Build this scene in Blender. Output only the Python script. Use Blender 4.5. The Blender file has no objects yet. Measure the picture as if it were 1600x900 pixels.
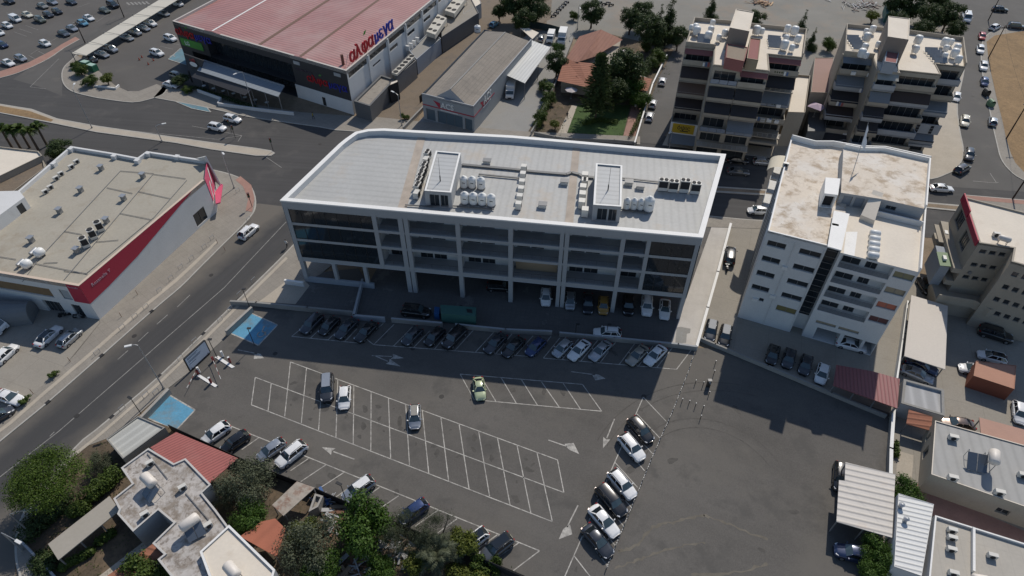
import bpy, math, random
from mathutils import Vector, Matrix
D = bpy.data
scene = bpy.context.scene
COL = scene.collection
random.seed(7)
rad = math.radians
# ------------------------------------------------------------------ camera
CX, CY, FPX, VX, VY, HC = 800.0, 450.0, 1000.0, 795.8, 1499.8, 76.0
_d = Vector((VX-CX, VY-CY, FPX)).normalized()
_up = -_d
_fw = Vector((0, 0, 1)); _fw = (_fw - _fw.dot(_up)*_up).normalized()
_rt = _fw.cross(_up)
RW = Matrix((_rt, _fw, _up))            # camera coords (x right, y down, z forward) -> world
def G(px, py=None, z=0.0):
    """point of the photograph that stands at height z, as a world point"""
    if py is None: px, py = px
    r = RW @ Vector((px-CX, py-CY, FPX)); t = (z-HC)/r.z
    return Vector((r.x*t, r.y*t, z))
cam = D.cameras.new('camera'); camo = D.objects.new('camera', cam); COL.objects.link(camo)
cam.sensor_width = 36; cam.lens = 36*FPX/1600; cam.clip_start = 1; cam.clip_end = 6000
X = RW @ Vector((1, 0, 0)); Y = RW @ Vector((0, -1, 0)); Z = RW @ Vector((0, 0, -1))
m = Matrix((X, Y, Z)).transposed().to_4x4(); m.translation = Vector((0, 0, HC))
camo.matrix_world = m; scene.camera = camo
# ------------------------------------------------------------------ sky, sun, exposure
ELEV, AZ = 44.0, 24.6                    # azimuth from +Y towards +X
w = D.worlds.new('World'); scene.world = w; w.use_nodes = True
nt = w.node_tree; bg = nt.nodes['Background']
sky = nt.nodes.new('ShaderNodeTexSky'); sky.sky_type = 'NISHITA'; sky.sun_disc = False
sky.sun_elevation = rad(ELEV); sky.sun_rotation = rad(AZ); sky.dust_density = 0.5; sky.ozone_density = 2.0; sky.altitude = 100
nt.links.new(sky.outputs[0], bg.inputs[0]); bg.inputs[1].default_value = 0.09
sl = D.lights.new('sun', 'SUN'); sl.energy = 3.25; sl.angle = rad(0.55); sl.color = (1.0, 0.93, 0.83)
so = D.objects.new('sun', sl); COL.objects.link(so)
sv = Vector((math.sin(rad(AZ))*math.cos(rad(ELEV)), math.cos(rad(AZ))*math.cos(rad(ELEV)), math.sin(rad(ELEV))))
so.rotation_euler = (-sv).to_track_quat('-Z', 'Y').to_euler(); so.location = sv*300
scene.view_settings.view_transform = 'Standard'; scene.view_settings.look = 'None'
scene.view_settings.exposure = 0.08; scene.view_settings.gamma = 1; scene.view_settings.use_curve_mapping = False
# ------------------------------------------------------------------ materials
MATS = {}
def bsdf_mat(name):
    mt = D.materials.new(name); mt.use_nodes = True
    return mt, mt.node_tree, mt.node_tree.nodes['Principled BSDF']
def M(name, col, rough=0.85, var=0.12, scale=0.6, fine=6.0, fvar=0.08, stain=None, smin=0.55, smax=0.7, sscale=0.25,
      stripe=None, bump=0.0, metal=0.0, streak=None, spec=None, coat=0.0, tile=None, verge=None):
    """weathered surface: large + fine noise, optional stains, stripes (angle deg, pitch m, depth, colour), streaks, tile joints"""
    if name in MATS: return MATS[name]
    mt, t, b = bsdf_mat(name); N = t.nodes; L = t.links
    geo = N.new('ShaderNodeNewGeometry'); pos = geo.outputs['Position']
    def noise(sc, det=3, vec=None, ro=0.55):
        n = N.new('ShaderNodeTexNoise'); n.inputs['Scale'].default_value = sc; n.inputs['Detail'].default_value = det
        n.inputs['Roughness'].default_value = ro; L.new(vec or pos, n.inputs['Vector']); return n.outputs['Fac']
    def math_(op, a, b_=None, c=None):
        n = N.new('ShaderNodeMath'); n.operation = op
        for i, v in enumerate((a, b_, c)):
            if v is None: continue
            if isinstance(v, (int, float)): n.inputs[i].default_value = v
            else: L.new(v, n.inputs[i])
        return n.outputs[0]
    f = math_('MULTIPLY_ADD', math_('SUBTRACT', noise(scale, 4), 0.5), 2*var*1.6, 1.0)
    f = math_('ADD', f, math_('MULTIPLY', math_('SUBTRACT', noise(fine, 2), 0.5), 2*fvar*1.6))
    if streak:                                         # (angle deg, width m, amount): tyre wear along a direction
        a, wd, am = streak
        mp = N.new('ShaderNodeMapping'); mp.inputs['Rotation'].default_value = (0, 0, -rad(a))
        mp.vector_type = 'POINT'; L.new(pos, mp.inputs['Vector'])
        m2 = N.new('ShaderNodeMapping'); m2.inputs['Scale'].default_value = (0.02, 1/wd, 0); L.new(mp.outputs[0], m2.inputs['Vector'])
        f = math_('ADD', f, math_('MULTIPLY', math_('SUBTRACT', noise(1.0, 3, m2.outputs[0]), 0.5), 2*am))
    hgt = None
    def rotx(a):
        mp = N.new('ShaderNodeMapping'); mp.inputs['Rotation'].default_value = (0, 0, -rad(a)); L.new(pos, mp.inputs['Vector'])
        sp = N.new('ShaderNodeSeparateXYZ'); L.new(mp.outputs[0], sp.inputs[0]); return sp
    if stripe:
        a, pitch, depth, cv = stripe
        sp = rotx(a); s = math_('SINE', math_('MULTIPLY', sp.outputs[1], 2*math.pi/pitch))
        s = math_('MULTIPLY_ADD', s, 0.5, 0.5); s = math_('POWER', s, 3.0)
        f = math_('SUBTRACT', f, math_('MULTIPLY', s, cv)); hgt = (s, depth)
    if tile:
        a, tw, th, cv = tile
        sp = rotx(a)
        fx = math_('PINGPONG', sp.outputs[0], tw/2); fy = math_('PINGPONG', sp.outputs[1], th/2)
        j = math_('LESS_THAN', math_('MINIMUM', fx, fy), 0.05)
        f = math_('SUBTRACT', f, math_('MULTIPLY', j, cv))
    mul = N.new('ShaderNodeVectorMath'); mul.operation = 'SCALE'; mul.inputs[0].default_value = col[:3]; L.new(f, mul.inputs['Scale'])
    out = mul.outputs[0]
    for st in ([stain] if stain and not isinstance(stain, list) else (stain or [])):
        sc_, lo, hi, scol, amt = st
        n = noise(sc_, 6, None, 0.68)
        mr = N.new('ShaderNodeMapRange'); mr.inputs[1].default_value = lo; mr.inputs[2].default_value = hi; mr.inputs[4].default_value = amt
        L.new(n, mr.inputs[0])
        mx = N.new('ShaderNodeMix'); mx.data_type = 'RGBA'; L.new(mr.outputs[0], mx.inputs[0]); L.new(out, mx.inputs[6])
        mx.inputs[7].default_value = (*scol, 1); out = mx.outputs[2]
    if verge:                                          # dust gathered along both edges of a straight road
        a, y0, hw_, soft, vcol, amt = verge
        sp = rotx(a); dd = math_('ABSOLUTE', math_('SUBTRACT', sp.outputs[1], y0))
        dd = math_('ADD', dd, math_('MULTIPLY', math_('SUBTRACT', noise(0.35, 5), 0.5), 3.0))
        mr = N.new('ShaderNodeMapRange'); mr.inputs[1].default_value = hw_-soft; mr.inputs[2].default_value = hw_; mr.inputs[4].default_value = amt; L.new(dd, mr.inputs[0])
        mx = N.new('ShaderNodeMix'); mx.data_type = 'RGBA'; L.new(mr.outputs[0], mx.inputs[0]); L.new(out, mx.inputs[6]); mx.inputs[7].default_value = (*vcol, 1); out = mx.outputs[2]
    L.new(out, b.inputs['Base Color'])
    b.inputs['Roughness'].default_value = rough; b.inputs['Metallic'].default_value = metal
    if spec is not None: b.inputs['Specular IOR Level'].default_value = spec
    b.inputs['Coat Weight'].default_value = coat
    if hgt or bump:
        bp = N.new('ShaderNodeBump')
        if hgt: L.new(hgt[0], bp.inputs['Height']); bp.inputs['Distance'].default_value = hgt[1]; bp.inputs['Strength'].default_value = 1
        else:
            L.new(noise(fine*1.5, 2), bp.inputs['Height']); bp.inputs['Distance'].default_value = bump
        L.new(bp.outputs[0], b.inputs['Normal'])
    MATS[name] = mt; return mt
def P(name, col, rough=0.5, metal=0.0, coat=0.0, spec=0.5):
    if name in MATS: return MATS[name]
    mt, t, b = bsdf_mat(name)
    N = t.nodes; n = N.new('ShaderNodeTexNoise'); n.inputs['Scale'].default_value = 3.0
    tc = N.new('ShaderNodeTexCoord'); t.links.new(tc.outputs['Object'], n.inputs['Vector'])
    mr = N.new('ShaderNodeMapRange'); mr.inputs[3].default_value = 0.9; mr.inputs[4].default_value = 1.1; t.links.new(n.outputs['Fac'], mr.inputs[0])
    mul = N.new('ShaderNodeVectorMath'); mul.operation = 'SCALE'; mul.inputs[0].default_value = col[:3]; t.links.new(mr.outputs[0], mul.inputs['Scale'])
    t.links.new(mul.outputs[0], b.inputs['Base Color'])
    b.inputs['Roughness'].default_value = rough; b.inputs['Metallic'].default_value = metal
    b.inputs['Coat Weight'].default_value = coat; b.inputs['Coat Roughness'].default_value = 0.05
    b.inputs['Specular IOR Level'].default_value = spec
    MATS[name] = mt; return mt
# ------------------------------------------------------------------ mesh builder
def ccw(p):
    a = sum(p[i][0]*p[(i+1) % len(p)][1]-p[(i+1) % len(p)][0]*p[i][1] for i in range(len(p)))
    return [Vector((q[0], q[1])) for q in (p if a > 0 else list(reversed(p)))]
class MB:
    def __init__(s): s.v = []; s.f = []; s.m = []
    def poly(s, pts, mi=0):
        k = len(s.v); s.v += [tuple(p) for p in pts]; s.f.append(tuple(range(k, k+len(pts)))); s.m.append(mi); return s
    def prism(s, pts, z0, z1, ms=0, mt=None, bottom=True):
        p = ccw(pts); n = len(p); mt = ms if mt is None else mt
        s.poly([(q.x, q.y, z1) for q in p], mt)
        if bottom: s.poly([(q.x, q.y, z0) for q in reversed(p)], ms)
        for i in range(n):
            a, b = p[i], p[(i+1) % n]
            s.poly([(a.x, a.y, z0), (b.x, b.y, z0), (b.x, b.y, z1), (a.x, a.y, z1)], ms)
        return s
    def box(s, c, u, a, b, z0, z1, mi=0):
        """box centred on c (xy), half sizes a along u and b across"""
        u = Vector((u[0], u[1])).normalized(); v = Vector((-u.y, u.x)); c = Vector((c[0], c[1]))
        return s.prism([c-u*a-v*b, c+u*a-v*b, c+u*a+v*b, c-u*a+v*b], z0, z1, mi)
    def beam(s, p, q, w_, h, mi=0):
        """box beam between two 3-D points, width w_, height h"""
        p = Vector(p); q = Vector(q); d = (q-p)
        if d.length < 1e-6: return s
        d.normalize(); up = Vector((0, 0, 1)) if abs(d.z) < 0.99 else Vector((1, 0, 0))
        a = d.cross(up).normalized()*w_/2; b = a.cross(d).normalized()*h/2
        k = len(s.v)
        for e in (p, q):
            for c in (-a-b, a-b, a+b, -a+b): s.v.append(tuple(e+c))
        for f in ((0, 3, 2, 1), (4, 5, 6, 7), (0, 1, 5, 4), (1, 2, 6, 5), (2, 3, 7, 6), (3, 0, 4, 7)):
            s.f.append(tuple(k+i for i in f)); s.m.append(mi)
        return s
    def cyl(s, p, q, r0, r1=None, n=10, mi=0, caps=True):
        p = Vector(p); q = Vector(q); r1 = r0 if r1 is None else r1
        d = (q-p).normalized(); up = Vector((0, 0, 1)) if abs(d.z) < 0.95 else Vector((1, 0, 0))
        a = d.cross(up).normalized(); b = d.cross(a)
        k = len(s.v)
        for e, r in ((p, r0), (q, r1)):
            for i in range(n):
                t = 2*math.pi*i/n; s.v.append(tuple(e+(a*math.cos(t)+b*math.sin(t))*r))
        for i in range(n):
            j = (i+1) % n; s.f.append((k+i, k+n+i, k+n+j, k+j)); s.m.append(mi)
        if caps:
            s.f.append(tuple(k+i for i in range(n))); s.m.append(mi)
            s.f.append(tuple(k+n+i for i in reversed(range(n)))); s.m.append(mi)
        return s
    def tube(s, pts, r, n=6, mi=0):
        for a, b in zip(pts, pts[1:]): s.cyl(a, b, r, r, n, mi)
        return s
    def lathe(s, c, prof, n=16, mi=0, axis=None):
        """profile of (r, h) turned about axis through c"""
        c = Vector(c); ax = Vector(axis or (0, 0, 1)).normalized()
        up = Vector((0, 0, 1)) if abs(ax.z) < 0.9 else Vector((1, 0, 0))
        a = ax.cross(up).normalized(); b = ax.cross(a); k = len(s.v)
        for r, h in prof:
            for i in range(n):
                t = 2*math.pi*i/n; s.v.append(tuple(c+ax*h+(a*math.cos(t)+b*math.sin(t))*r))
        for j in range(len(prof)-1):
            for i in range(n):
                i2 = (i+1) % n; s.f.append((k+j*n+i, k+j*n+i2, k+(j+1)*n+i2, k+(j+1)*n+i)); s.m.append(mi)
        return s
    def strip(s, pts, w_, z, mi=0):
        """flat painted line along 2-D points"""
        for a, b in zip(pts, pts[1:]):
            a = Vector((a[0], a[1])); b = Vector((b[0], b[1])); d = (b-a)
            if d.length < 1e-5: continue
            n = Vector((-d.y, d.x)).normalized()*w_/2
            s.poly([(*(a-n), z), (*(b-n), z), (*(b+n), z), (*(a+n), z)], mi)
        return s
    def mesh(s, name, mats, o=(0, 0, 0), smooth=False):
        me = D.meshes.new(name); o = Vector(o)
        me.from_pydata([tuple(Vector(v)-o) for v in s.v], [], s.f)
        for mt in (mats if isinstance(mats, (list, tuple)) else [mats]): me.materials.append(mt)
        me.polygons.foreach_set('material_index', s.m)
        if smooth: me.polygons.foreach_set('use_smooth', [True]*len(s.f))
        me.update(); return me
    def build(s, name, mats, parent=None, o=None, smooth=False):
        """link as one object; parts take their thing's origin, things stand at o"""
        if parent is not None:
            oo = parent.get('_o', (0, 0, 0)); me = s.mesh(name, mats, oo, smooth)
            ob = D.objects.new(name, me); COL.objects.link(ob); ob.parent = parent; ob['_o'] = list(oo)
        else:
            oo = o or (0, 0, 0); me = s.mesh(name, mats, oo, smooth)
            ob = D.objects.new(name, me); COL.objects.link(ob); ob.location = oo; ob['_o'] = list(oo)
        return ob
def tag(o, label=None, cat=None, group=None, kind=None):
    if label: o['label'] = label
    if cat: o['category'] = cat
    if group: o['group'] = group
    if kind: o['kind'] = kind
    return o
def root(name, loc, label, cat, group=None):
    e = D.objects.new(name, None); COL.objects.link(e); e.location = loc; e.empty_display_size = 0.5
    e['_o'] = [loc[0], loc[1], loc[2]]
    return tag(e, label, cat, group)
KIDS = {}
def copytree(o, parent=None):
    c = o.copy(); COL.objects.link(c)
    if parent is not None: c.parent = parent
    for ch in KIDSOF(o): copytree(ch, c)
    return c
def KIDSOF(o): return [x for x in o.children]
def place(o, loc, ang=None, label=None, group=None):
    o.location = loc
    if ang is not None: o.rotation_euler = (0, 0, ang)
    if label: o['label'] = label
    if group: o['group'] = group
    return o
ORD = ['first', 'second', 'third', 'fourth', 'fifth', 'sixth', 'seventh', 'eighth', 'ninth', 'tenth', 'eleventh', 'twelfth', 'thirteenth', 'fourteenth', 'fifteenth', 'sixteenth', 'seventeenth', 'eighteenth', 'nineteenth', 'twentieth']
# ------------------------------------------------------------------ shared materials
m_white = M('white_render', (0.63, 0.63, 0.62), 0.8, 0.05, 0.4, stain=(0.35, 0.6, 0.8, (0.4, 0.38, 0.34), 0.35))
m_concrete = M('concrete', (0.34, 0.32, 0.29), 0.9, 0.12, 0.5, stain=(0.4, 0.55, 0.8, (0.2, 0.18, 0.15), 0.4))
m_dark = P('dark_void', (0.02, 0.02, 0.022), 0.8)
m_steel = P('galvanised_steel', (0.42, 0.43, 0.44), 0.45, 0.6)
m_blackmetal = P('black_metal', (0.03, 0.03, 0.03), 0.5)
m_glass = P('dark_glass', (0.02, 0.026, 0.032), 0.06, 0.0, 0.0, 0.8)
m_glass2 = P('window_glass', (0.03, 0.035, 0.04), 0.12, 0.0, 0.0, 0.6)
m_frame = P('window_frame_grey', (0.2, 0.2, 0.2), 0.5)
m_whitep = P('white_plastic', (0.72, 0.72, 0.70), 0.45)
m_kerb = M('kerb_stone', (0.40, 0.38, 0.34), 0.9, 0.15, 0.8)
# ------------------------------------------------------------------ ground
m_earth = M('dry_earth', (0.23, 0.175, 0.12), 0.95, 0.25, 0.25, 3.0, 0.2, stain=(0.12, 0.5, 0.7, (0.10, 0.085, 0.05), 0.6))
_a, _b = G(92, 674).xy, G(350, 450).xy; _d = _b-_a; RA_ = math.degrees(math.atan2(_d.y, _d.x))
def _off(p): q = G(*p).xy; r = rad(-RA_); return q.x*math.sin(r)+q.y*math.cos(r)
_yl, _yr = _off((160, 556)), _off((250, 587))
m_road = M('road_asphalt', (0.054, 0.053, 0.053), 0.9, 0.14, 0.08, 9, 0.12, stain=[(0.09, 0.60, 0.75, (0.085, 0.08, 0.074), 0.5)], streak=(RA_, 0.9, 0.22), verge=(RA_, (_yl+_yr)/2, abs(_yl-_yr)/2+.4, 3.4, (0.155, 0.138, 0.115), .8))
m_road2 = M('cross_road_asphalt', (0.060, 0.058, 0.057), 0.9, 0.16, 0.08, 9, 0.12, stain=[(0.11, 0.56, 0.72, (0.12, 0.11, 0.10), 0.5)], streak=(-6, 1.0, 0.34))
m_side = M('side_street_asphalt', (0.095, 0.09, 0.084), 0.9, 0.2, 0.12, 9, 0.12, stain=[(0.2, 0.55, 0.75, (0.15, 0.135, 0.115), 0.5)])
m_park = M('car_park_asphalt', (0.114, 0.106, 0.096), 0.92, 0.26, 0.07, 7, 0.18,
           stain=[(0.05, 0.50, 0.64, (0.135, 0.124, 0.108), 0.75), (0.14, 0.53, 0.64, (0.078, 0.074, 0.068), 0.7), (0.45, 0.64, 0.76, (0.05, 0.046, 0.042), 0.6)], streak=(-25, 2.2, 0.16))
m_park2 = M('worn_asphalt', (0.10, 0.093, 0.086), 0.92, 0.2, 0.08, 9, 0.12, stain=[(0.12, 0.58, 0.75, (0.13, 0.12, 0.1), 0.5)])
m_pave = M('paving_blocks', (0.27, 0.245, 0.21), 0.9, 0.14, 0.4, 5, 0.12, stain=(0.2, 0.55, 0.8, (0.17, 0.15, 0.13), 0.5), tile=(50, 1.2, 1.2, 0.10))
m_pavel = M('light_paving', (0.42, 0.37, 0.30), 0.9, 0.1, 0.4, 5, 0.1)
m_pavered = M('red_paving', (0.33, 0.19, 0.15), 0.9, 0.15, 0.5, 5, 0.1)
m_conc_lot = M('concrete_yard', (0.29, 0.265, 0.225), 0.92, 0.13, 0.15, 5, 0.1, stain=[(0.15, 0.52, 0.75, (0.18, 0.155, 0.125), 0.6), (0.7, 0.64, 0.8, (0.12, 0.10, 0.08), 0.5)], tile=(70, 5, 5, 0.12))
m_conc_lot2 = M('pale_concrete_yard', (0.27, 0.265, 0.25), 0.92, 0.12, 0.2, 5, 0.12, stain=(0.2, 0.5, 0.75, (0.22, 0.19, 0.15), 0.5))
m_apron = M('apron_pavers', (0.115, 0.11, 0.105), 0.9, 0.15, 0.3, 5, 0.1, stain=(0.16, 0.6, 0.63, (0.2, 0.19, 0.18), 0.5), tile=(-8, 0.8, 0.8, 0.1))
m_ramp = M('pale_ramp_concrete', (0.50, 0.47, 0.43), 0.9, 0.1, 0.2, 5, 0.06, stain=(0.3, 0.5, 0.8, (0.36, 0.33, 0.29), 0.6), streak=(73, 1.5, 0.12))
m_line = M('road_paint', (0.46, 0.44, 0.40), 0.8, 0.25, 0.5, 5, 0.25, stain=[(1.3, 0.45, 0.66, (0.17, 0.16, 0.15), 0.8), (.15, .5, .7, (.25, .24, .22), .6)])
m_lineW = M('worn_road_paint', (0.27, 0.26, 0.24), 0.8, 0.25, 0.9, 5, 0.2, stain=(1.2, 0.45, 0.7, (0.10, 0.10, 0.10), 0.8))
m_blue = M('blue_bay_paint', (0.10, 0.30, 0.45), 0.75, 0.2, 0.5, 5, 0.15, stain=[(0.22, 0.5, 0.66, (0.19, 0.20, 0.19), 0.85), (0.8, 0.6, 0.75, (0.3, 0.36, 0.38), 0.6)])
m_blue2 = M('faded_blue_bay_paint', (0.11, 0.22, 0.27), 0.8, 0.2, 0.5, 5, 0.15, stain=(0.3, 0.5, 0.66, (0.15, 0.16, 0.16), 0.7))
m_lawn = M('lawn', (0.045, 0.085, 0.018), 0.95, 0.3, 0.6, 8, 0.3)
m_field = M('dry_grass_field', (0.26, 0.17, 0.085), 0.97, 0.2, 0.15, 3, 0.25, stain=[(0.3, 0.5, 0.7, (0.13, 0.09, 0.05), 0.6)], streak=(100, 1.5, 0.2))
m_gravel = M('gravel_yard', (0.22, 0.21, 0.185), 0.95, 0.15, 0.1, 4, 0.2, stain=[(0.07, 0.5, 0.65, (0.27, 0.22, 0.17), 0.7), (0.5, 0.6, 0.75, (0.12, 0.12, 0.11), 0.5)])
m_alley = M('dirty_alley', (0.185, 0.145, 0.105), 0.95, 0.2, 0.2, 4, 0.2, stain=[(0.2, 0.52, 0.7, (0.10, 0.09, 0.08), 0.7)])
m_soil = M('garden_soil', (0.10, 0.075, 0.05), 0.97, 0.3, 0.4, 4, 0.3, stain=[(0.35, 0.5, 0.65, (0.19, 0.135, 0.085), 0.8), (0.8, 0.6, 0.7, (0.04, 0.05, 0.02), 0.8)])
zl = [0.0]; ZS = {}
def sheet(name, pts, mat, z=None, world=False):
    if z is None: zl[0] += 0.004; z = zl[0]
    p = ccw(pts if world else [G(*q).xy for q in pts])
    o = MB().poly([(q.x, q.y, z) for q in p]).build(name, mat); o['kind'] = 'structure'; ZS.setdefault(name, z); return o
sheet('ground', [(-3000, -3000), (3000, -3000), (3000, 3000), (-3000, 3000)], m_earth, -0.03, True)
def smooth(pts, n=4):
    """Catmull-Rom through pixel points"""
    r = []
    for i in range(len(pts)-1):
        p0 = pts[max(i-1, 0)]; p1 = pts[i]; p2 = pts[i+1]; p3 = pts[min(i+2, len(pts)-1)]
        for k in range(n):
            t = k/n
            r.append(tuple(0.5*((2*p1[j])+(-p0[j]+p2[j])*t+(2*p0[j]-5*p1[j]+4*p2[j]-p3[j])*t*t+(-p0[j]+3*p1[j]-3*p2[j]+p3[j])*t**3) for j in (0, 1)))
    return r+[pts[-1]]
sheet('car_park_ground', [(-260, 140), (0, 125), (50, 108), (103, 74), (222, 8), (320, -60), (520, -260), (-500, -200)], m_park2)
sheet('cross_road', [(-320, 60), (-330, 170), (0, 250), (110, 290), (330, 330), (500, 330), (800, 330), (1130, 345), (1210, 352), (1460, 372), (1600, 382), (2300, 470), (2300, 330), (1600, 282), (1445, 245), (1230, 230), (1030, 212), (800, 195), (560, 188), (400, 165), (230, 120), (100, 90), (-100, 110)], m_road2)
sheet('side_road', [(97, 150), (60, 135), (20, 124), (50, 104), (100, 72), (150, 45), (222, 0), (320, -75), (380, -75), (268, -2), (120, 88), (98, 112)], m_side)
sheet('main_road', [(-260, 640), (-300, 1100), (24, 1100), (24, 870), (64, 780), (150, 680), (250, 592), (385, 464), (485, 362), (470, 326), (405, 318), (330, 330)], m_road)
sheet('forecourt', [(125, 92), (255, 4), (330, -60), (420, -60), (300, 30), (330, 150), (260, 150), (217, 146), (180, 136)], m_park2)
sheet('side_street', [(1455, 290), (1600, 300), (1700, 300), (1700, -40), (1500, -40), (1400, -30), (1430, 20), (1500, 100), (1490, 160), (1480, 240)], m_side)
sheet('gravel_yard', [(850, -90), (855, 60), (940, 60), (1060, 125), (1300, 120), (1330, 90), (1500, 90), (1500, 20), (1420, -10), (1440, -90)], m_gravel)
sheet('alley', [(560, 206), (745, -60), (800, -90), (870, -90), (860, 30), (700, 110), (640, 205)], m_alley)
sheet('depot_yard', [(632, 212), (662, 182), (830, 50), (900, 40), (885, 90), (835, 190), (820, 214)], m_conc_lot2)
sheet('garden_ground', [(820, 215), (835, 190), (885, 85), (940, 50), (1062, 80), (1040, 130), (1010, 218)], m_soil)
sheet('lawn', [(884, 207), (901, 164), (985, 164), (973, 214)], m_lawn)
sheet('garden_path', [(868, 216), (893, 165), (902, 165), (883, 216)], m_pavel)
sheet('garden_path', [(973, 216), (987, 166), (1002, 166), (992, 216)], m_pavered)
sheet('lane', [(1028, 226), (990, 222), (1030, 120), (1062, 60), (1082, 60), (1078, 130), (1044, 205)], m_side)
sheet('car_park', [(355, 517), (391, 479), (550, 490), (1060, 542), (1142, 547), (1400, 640), (1394, 745), (1330, 1000), (860, 1000), (820, 900), (737, 865), (544, 785), (486, 762), (373, 716), (261, 664), (218, 652), (261, 609), (292, 585)], m_park)
sheet('shop_yard', [(-160, 400), (0, 430), (160, 500), (85, 592), (40, 624), (0, 657), (-120, 735), (-260, 700)], m_conc_lot)
sheet('office_apron', [(550, 491), (600, 400), (1130, 352), (1140, 352), (1090, 541), (1060, 541)], m_apron)
sheet('office_ramp', [(1046, 542), (1085, 430), (1112, 354), (1141, 352), (1090, 542)], m_ramp)
sheet('ramp_patch', [(1055, 538), (1057, 512), (1063, 511), (1068, 512), (1079, 514), (1078, 521), (1073, 522), (1072, 536)], m_conc_lot2)
sheet('alley_concrete', [(1143, 350), (1192, 357), (1300, 390), (1445, 430), (1419, 560), (1409, 612), (1396, 648), (1300, 614), (1200, 572), (1117, 538), (1091, 530)], m_conc_lot)
sheet('courtyard', [(1419, 560), (1445, 430), (1520, 430), (1700, 520), (1700, 780), (1600, 705), (1440, 640), (1404, 610)], m_conc_lot)
sheet('garden_soil', [(75, 890), (40, 850), (41, 832), (62, 795), (125, 702), (167, 686), (218, 652), (261, 666), (373, 718), (486, 764), (544, 787), (737, 867), (820, 902), (850, 1000), (60, 1000)], m_soil)
sheet('yard', [(1396, 646), (1440, 640), (1600, 705), (1800, 800), (1800, 1100), (1310, 1100), (1394, 745)], m_conc_lot)
sheet('brick_yard', [(1440, 745), (1455, 762), (1530, 800), (1600, 830), (1600, 870), (1540, 840), (1440, 800), (1425, 770)], m_pavered)
sheet('terrace', [(1400, 735), (1403, 705), (1427, 712), (1424, 750), (1402, 752)], m_pavel)
sheet('driveway', [(150, 905), (270, 812), (330, 850), (260, 905), (180, 925)], m_pavel)
sheet('concrete_plaza', [(391, 480), (402, 474), (460, 430), (560, 420), (600, 480), (553, 491)], m_apron)
sheet('dry_field', [(1541, 66), (1554, 56), (1600, 49), (1800, 30), (2000, 30), (2000, 360), (1640, 290), (1600, 270), (1586, 255), (1579, 240), (1571, 214), (1566, 190), (1556, 150), (1545, 100)], m_field, 0.13)
# raised pavements with kerbs
def pavement(name, kerb, inner, mat, h=0.12, kw=0.22, n=3):
    k = [G(*q).xy for q in (smooth(kerb, n) if n > 1 else kerb)]; i_ = [G(*q).xy for q in inner]
    p = k+i_
    o = MB().prism(p, -0.02, h, 0, 0, False).build(name, mat); o['kind'] = 'structure'
    mb = MB()
    cc = Vector((sum(q.x for q in p)/len(p), sum(q.y for q in p)/len(p)))
    # kerb band on the inner side of the kerb line
    area = sum(p[j].x*p[(j+1) % len(p)].y-p[(j+1) % len(p)].x*p[j].y for j in range(len(p)))
    sg = 1 if area > 0 else -1
    off = []
    for j in range(len(k)):
        a = k[max(j-1, 0)]; b = k[min(j+1, len(k)-1)]; d = (b-a).normalized(); nn = Vector((-d.y, d.x))*sg
        off.append(nn)
    for j in range(len(k)-1):
        a, b = k[j], k[j+1]; na, nb = off[j], off[j+1]
        q = [a-na*0.03, b-nb*0.03, b+nb*kw, a+na*kw]
        mb.prism(q, -0.02, h+0.012, 0, 0, False)
    o2 = mb.build('kerb', m_kerb); o2['kind'] = 'structure'
    return o
pavement('pavement', [(-120, 790), (20, 675), (75, 630), (160, 556), (237, 488), (282, 450), (310, 422), (350, 382), (390, 342), (400, 322), (397, 300), (385, 284), (362, 273), (330, 265)],
         [(300, 262), (235, 330), (150, 480), (157, 505), (120, 552), (85, 590), (40, 622), (0, 655), (-150, 760)], m_pave)
pavement('pavement', [(70, 1000), (32, 905), (24, 862), (27, 830), (38, 800), (64, 770), (117, 700), (150, 672), (175, 651), (250, 587), (317, 522), (382, 459), (445, 397), (475, 362), (490, 330), (520, 295), (565, 285), (800, 305), (1110, 338), (1192, 345)],
         [(1190, 358), (1100, 355), (620, 330), (560, 380), (500, 430), (402, 474), (391, 480), (355, 517), (350, 530), (292, 585), (261, 609), (215, 650), (167, 686), (125, 702), (62, 795), (41, 832), (42, 850), (75, 887), (150, 1000)], m_pave)
def island(name, pts, mat, h=0.14, kw=0.3, inner=None):
    p = ccw([G(*q).xy for q in pts])
    o = MB().prism(p, -0.02, h, 0, 0, False).build(name, mat); o['kind'] = 'structure'
    mb = MB(); n = len(p)
    off = inset(p, kw); out = inset(p, -0.03)
    for j in range(n):
        q = [out[j], out[(j+1) % n], off[(j+1) % n], off[j]]
        mb.prism(q, -0.02, h+0.012, 0, 0, False)
    o2 = mb.build('kerb', m_kerb); o2['kind'] = 'structure'; return o
def inset(p, d):
    n = len(p); r = []
    for i in range(n):
        a, b, c = p[i-1], p[i], p[(i+1) % n]
        e1 = (b-a).normalized(); e2 = (c-b).normalized()
        n1 = Vector((-e1.y, e1.x)); n2 = Vector((-e2.y, e2.x))
        k = (n1+n2); l = k.length
        if l < 1e-4: r.append(b+n1*d); continue
        k /= l; r.append(b+k*(d/max(0.35, k.dot(n1))))
    return r
island('median', [(-160, 128), (0, 163), (50, 171), (90, 186), (150, 197), (250, 211.5), (330, 223), (400, 232), (424, 236), (430, 240), (424, 244), (400, 244), (330, 234), (275, 224), (150, 207), (87, 194), (0, 177), (-160, 146)], m_pavel)
sheet('median_earth', [(-150, 135), (0, 166), (46, 174), (84, 188), (80, 191), (0, 176), (-150, 143)], m_field, 0.155)
island('median', [(1118, 292), (1205, 297.5), (1300, 304), (1450, 317), (1530, 324), (1640, 335), (2000, 380), (2000, 395), (1640, 346), (1530, 334), (1450, 326), (1300, 313), (1205, 306), (1112, 300.5)], m_kerb, kw=0.35)
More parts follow.
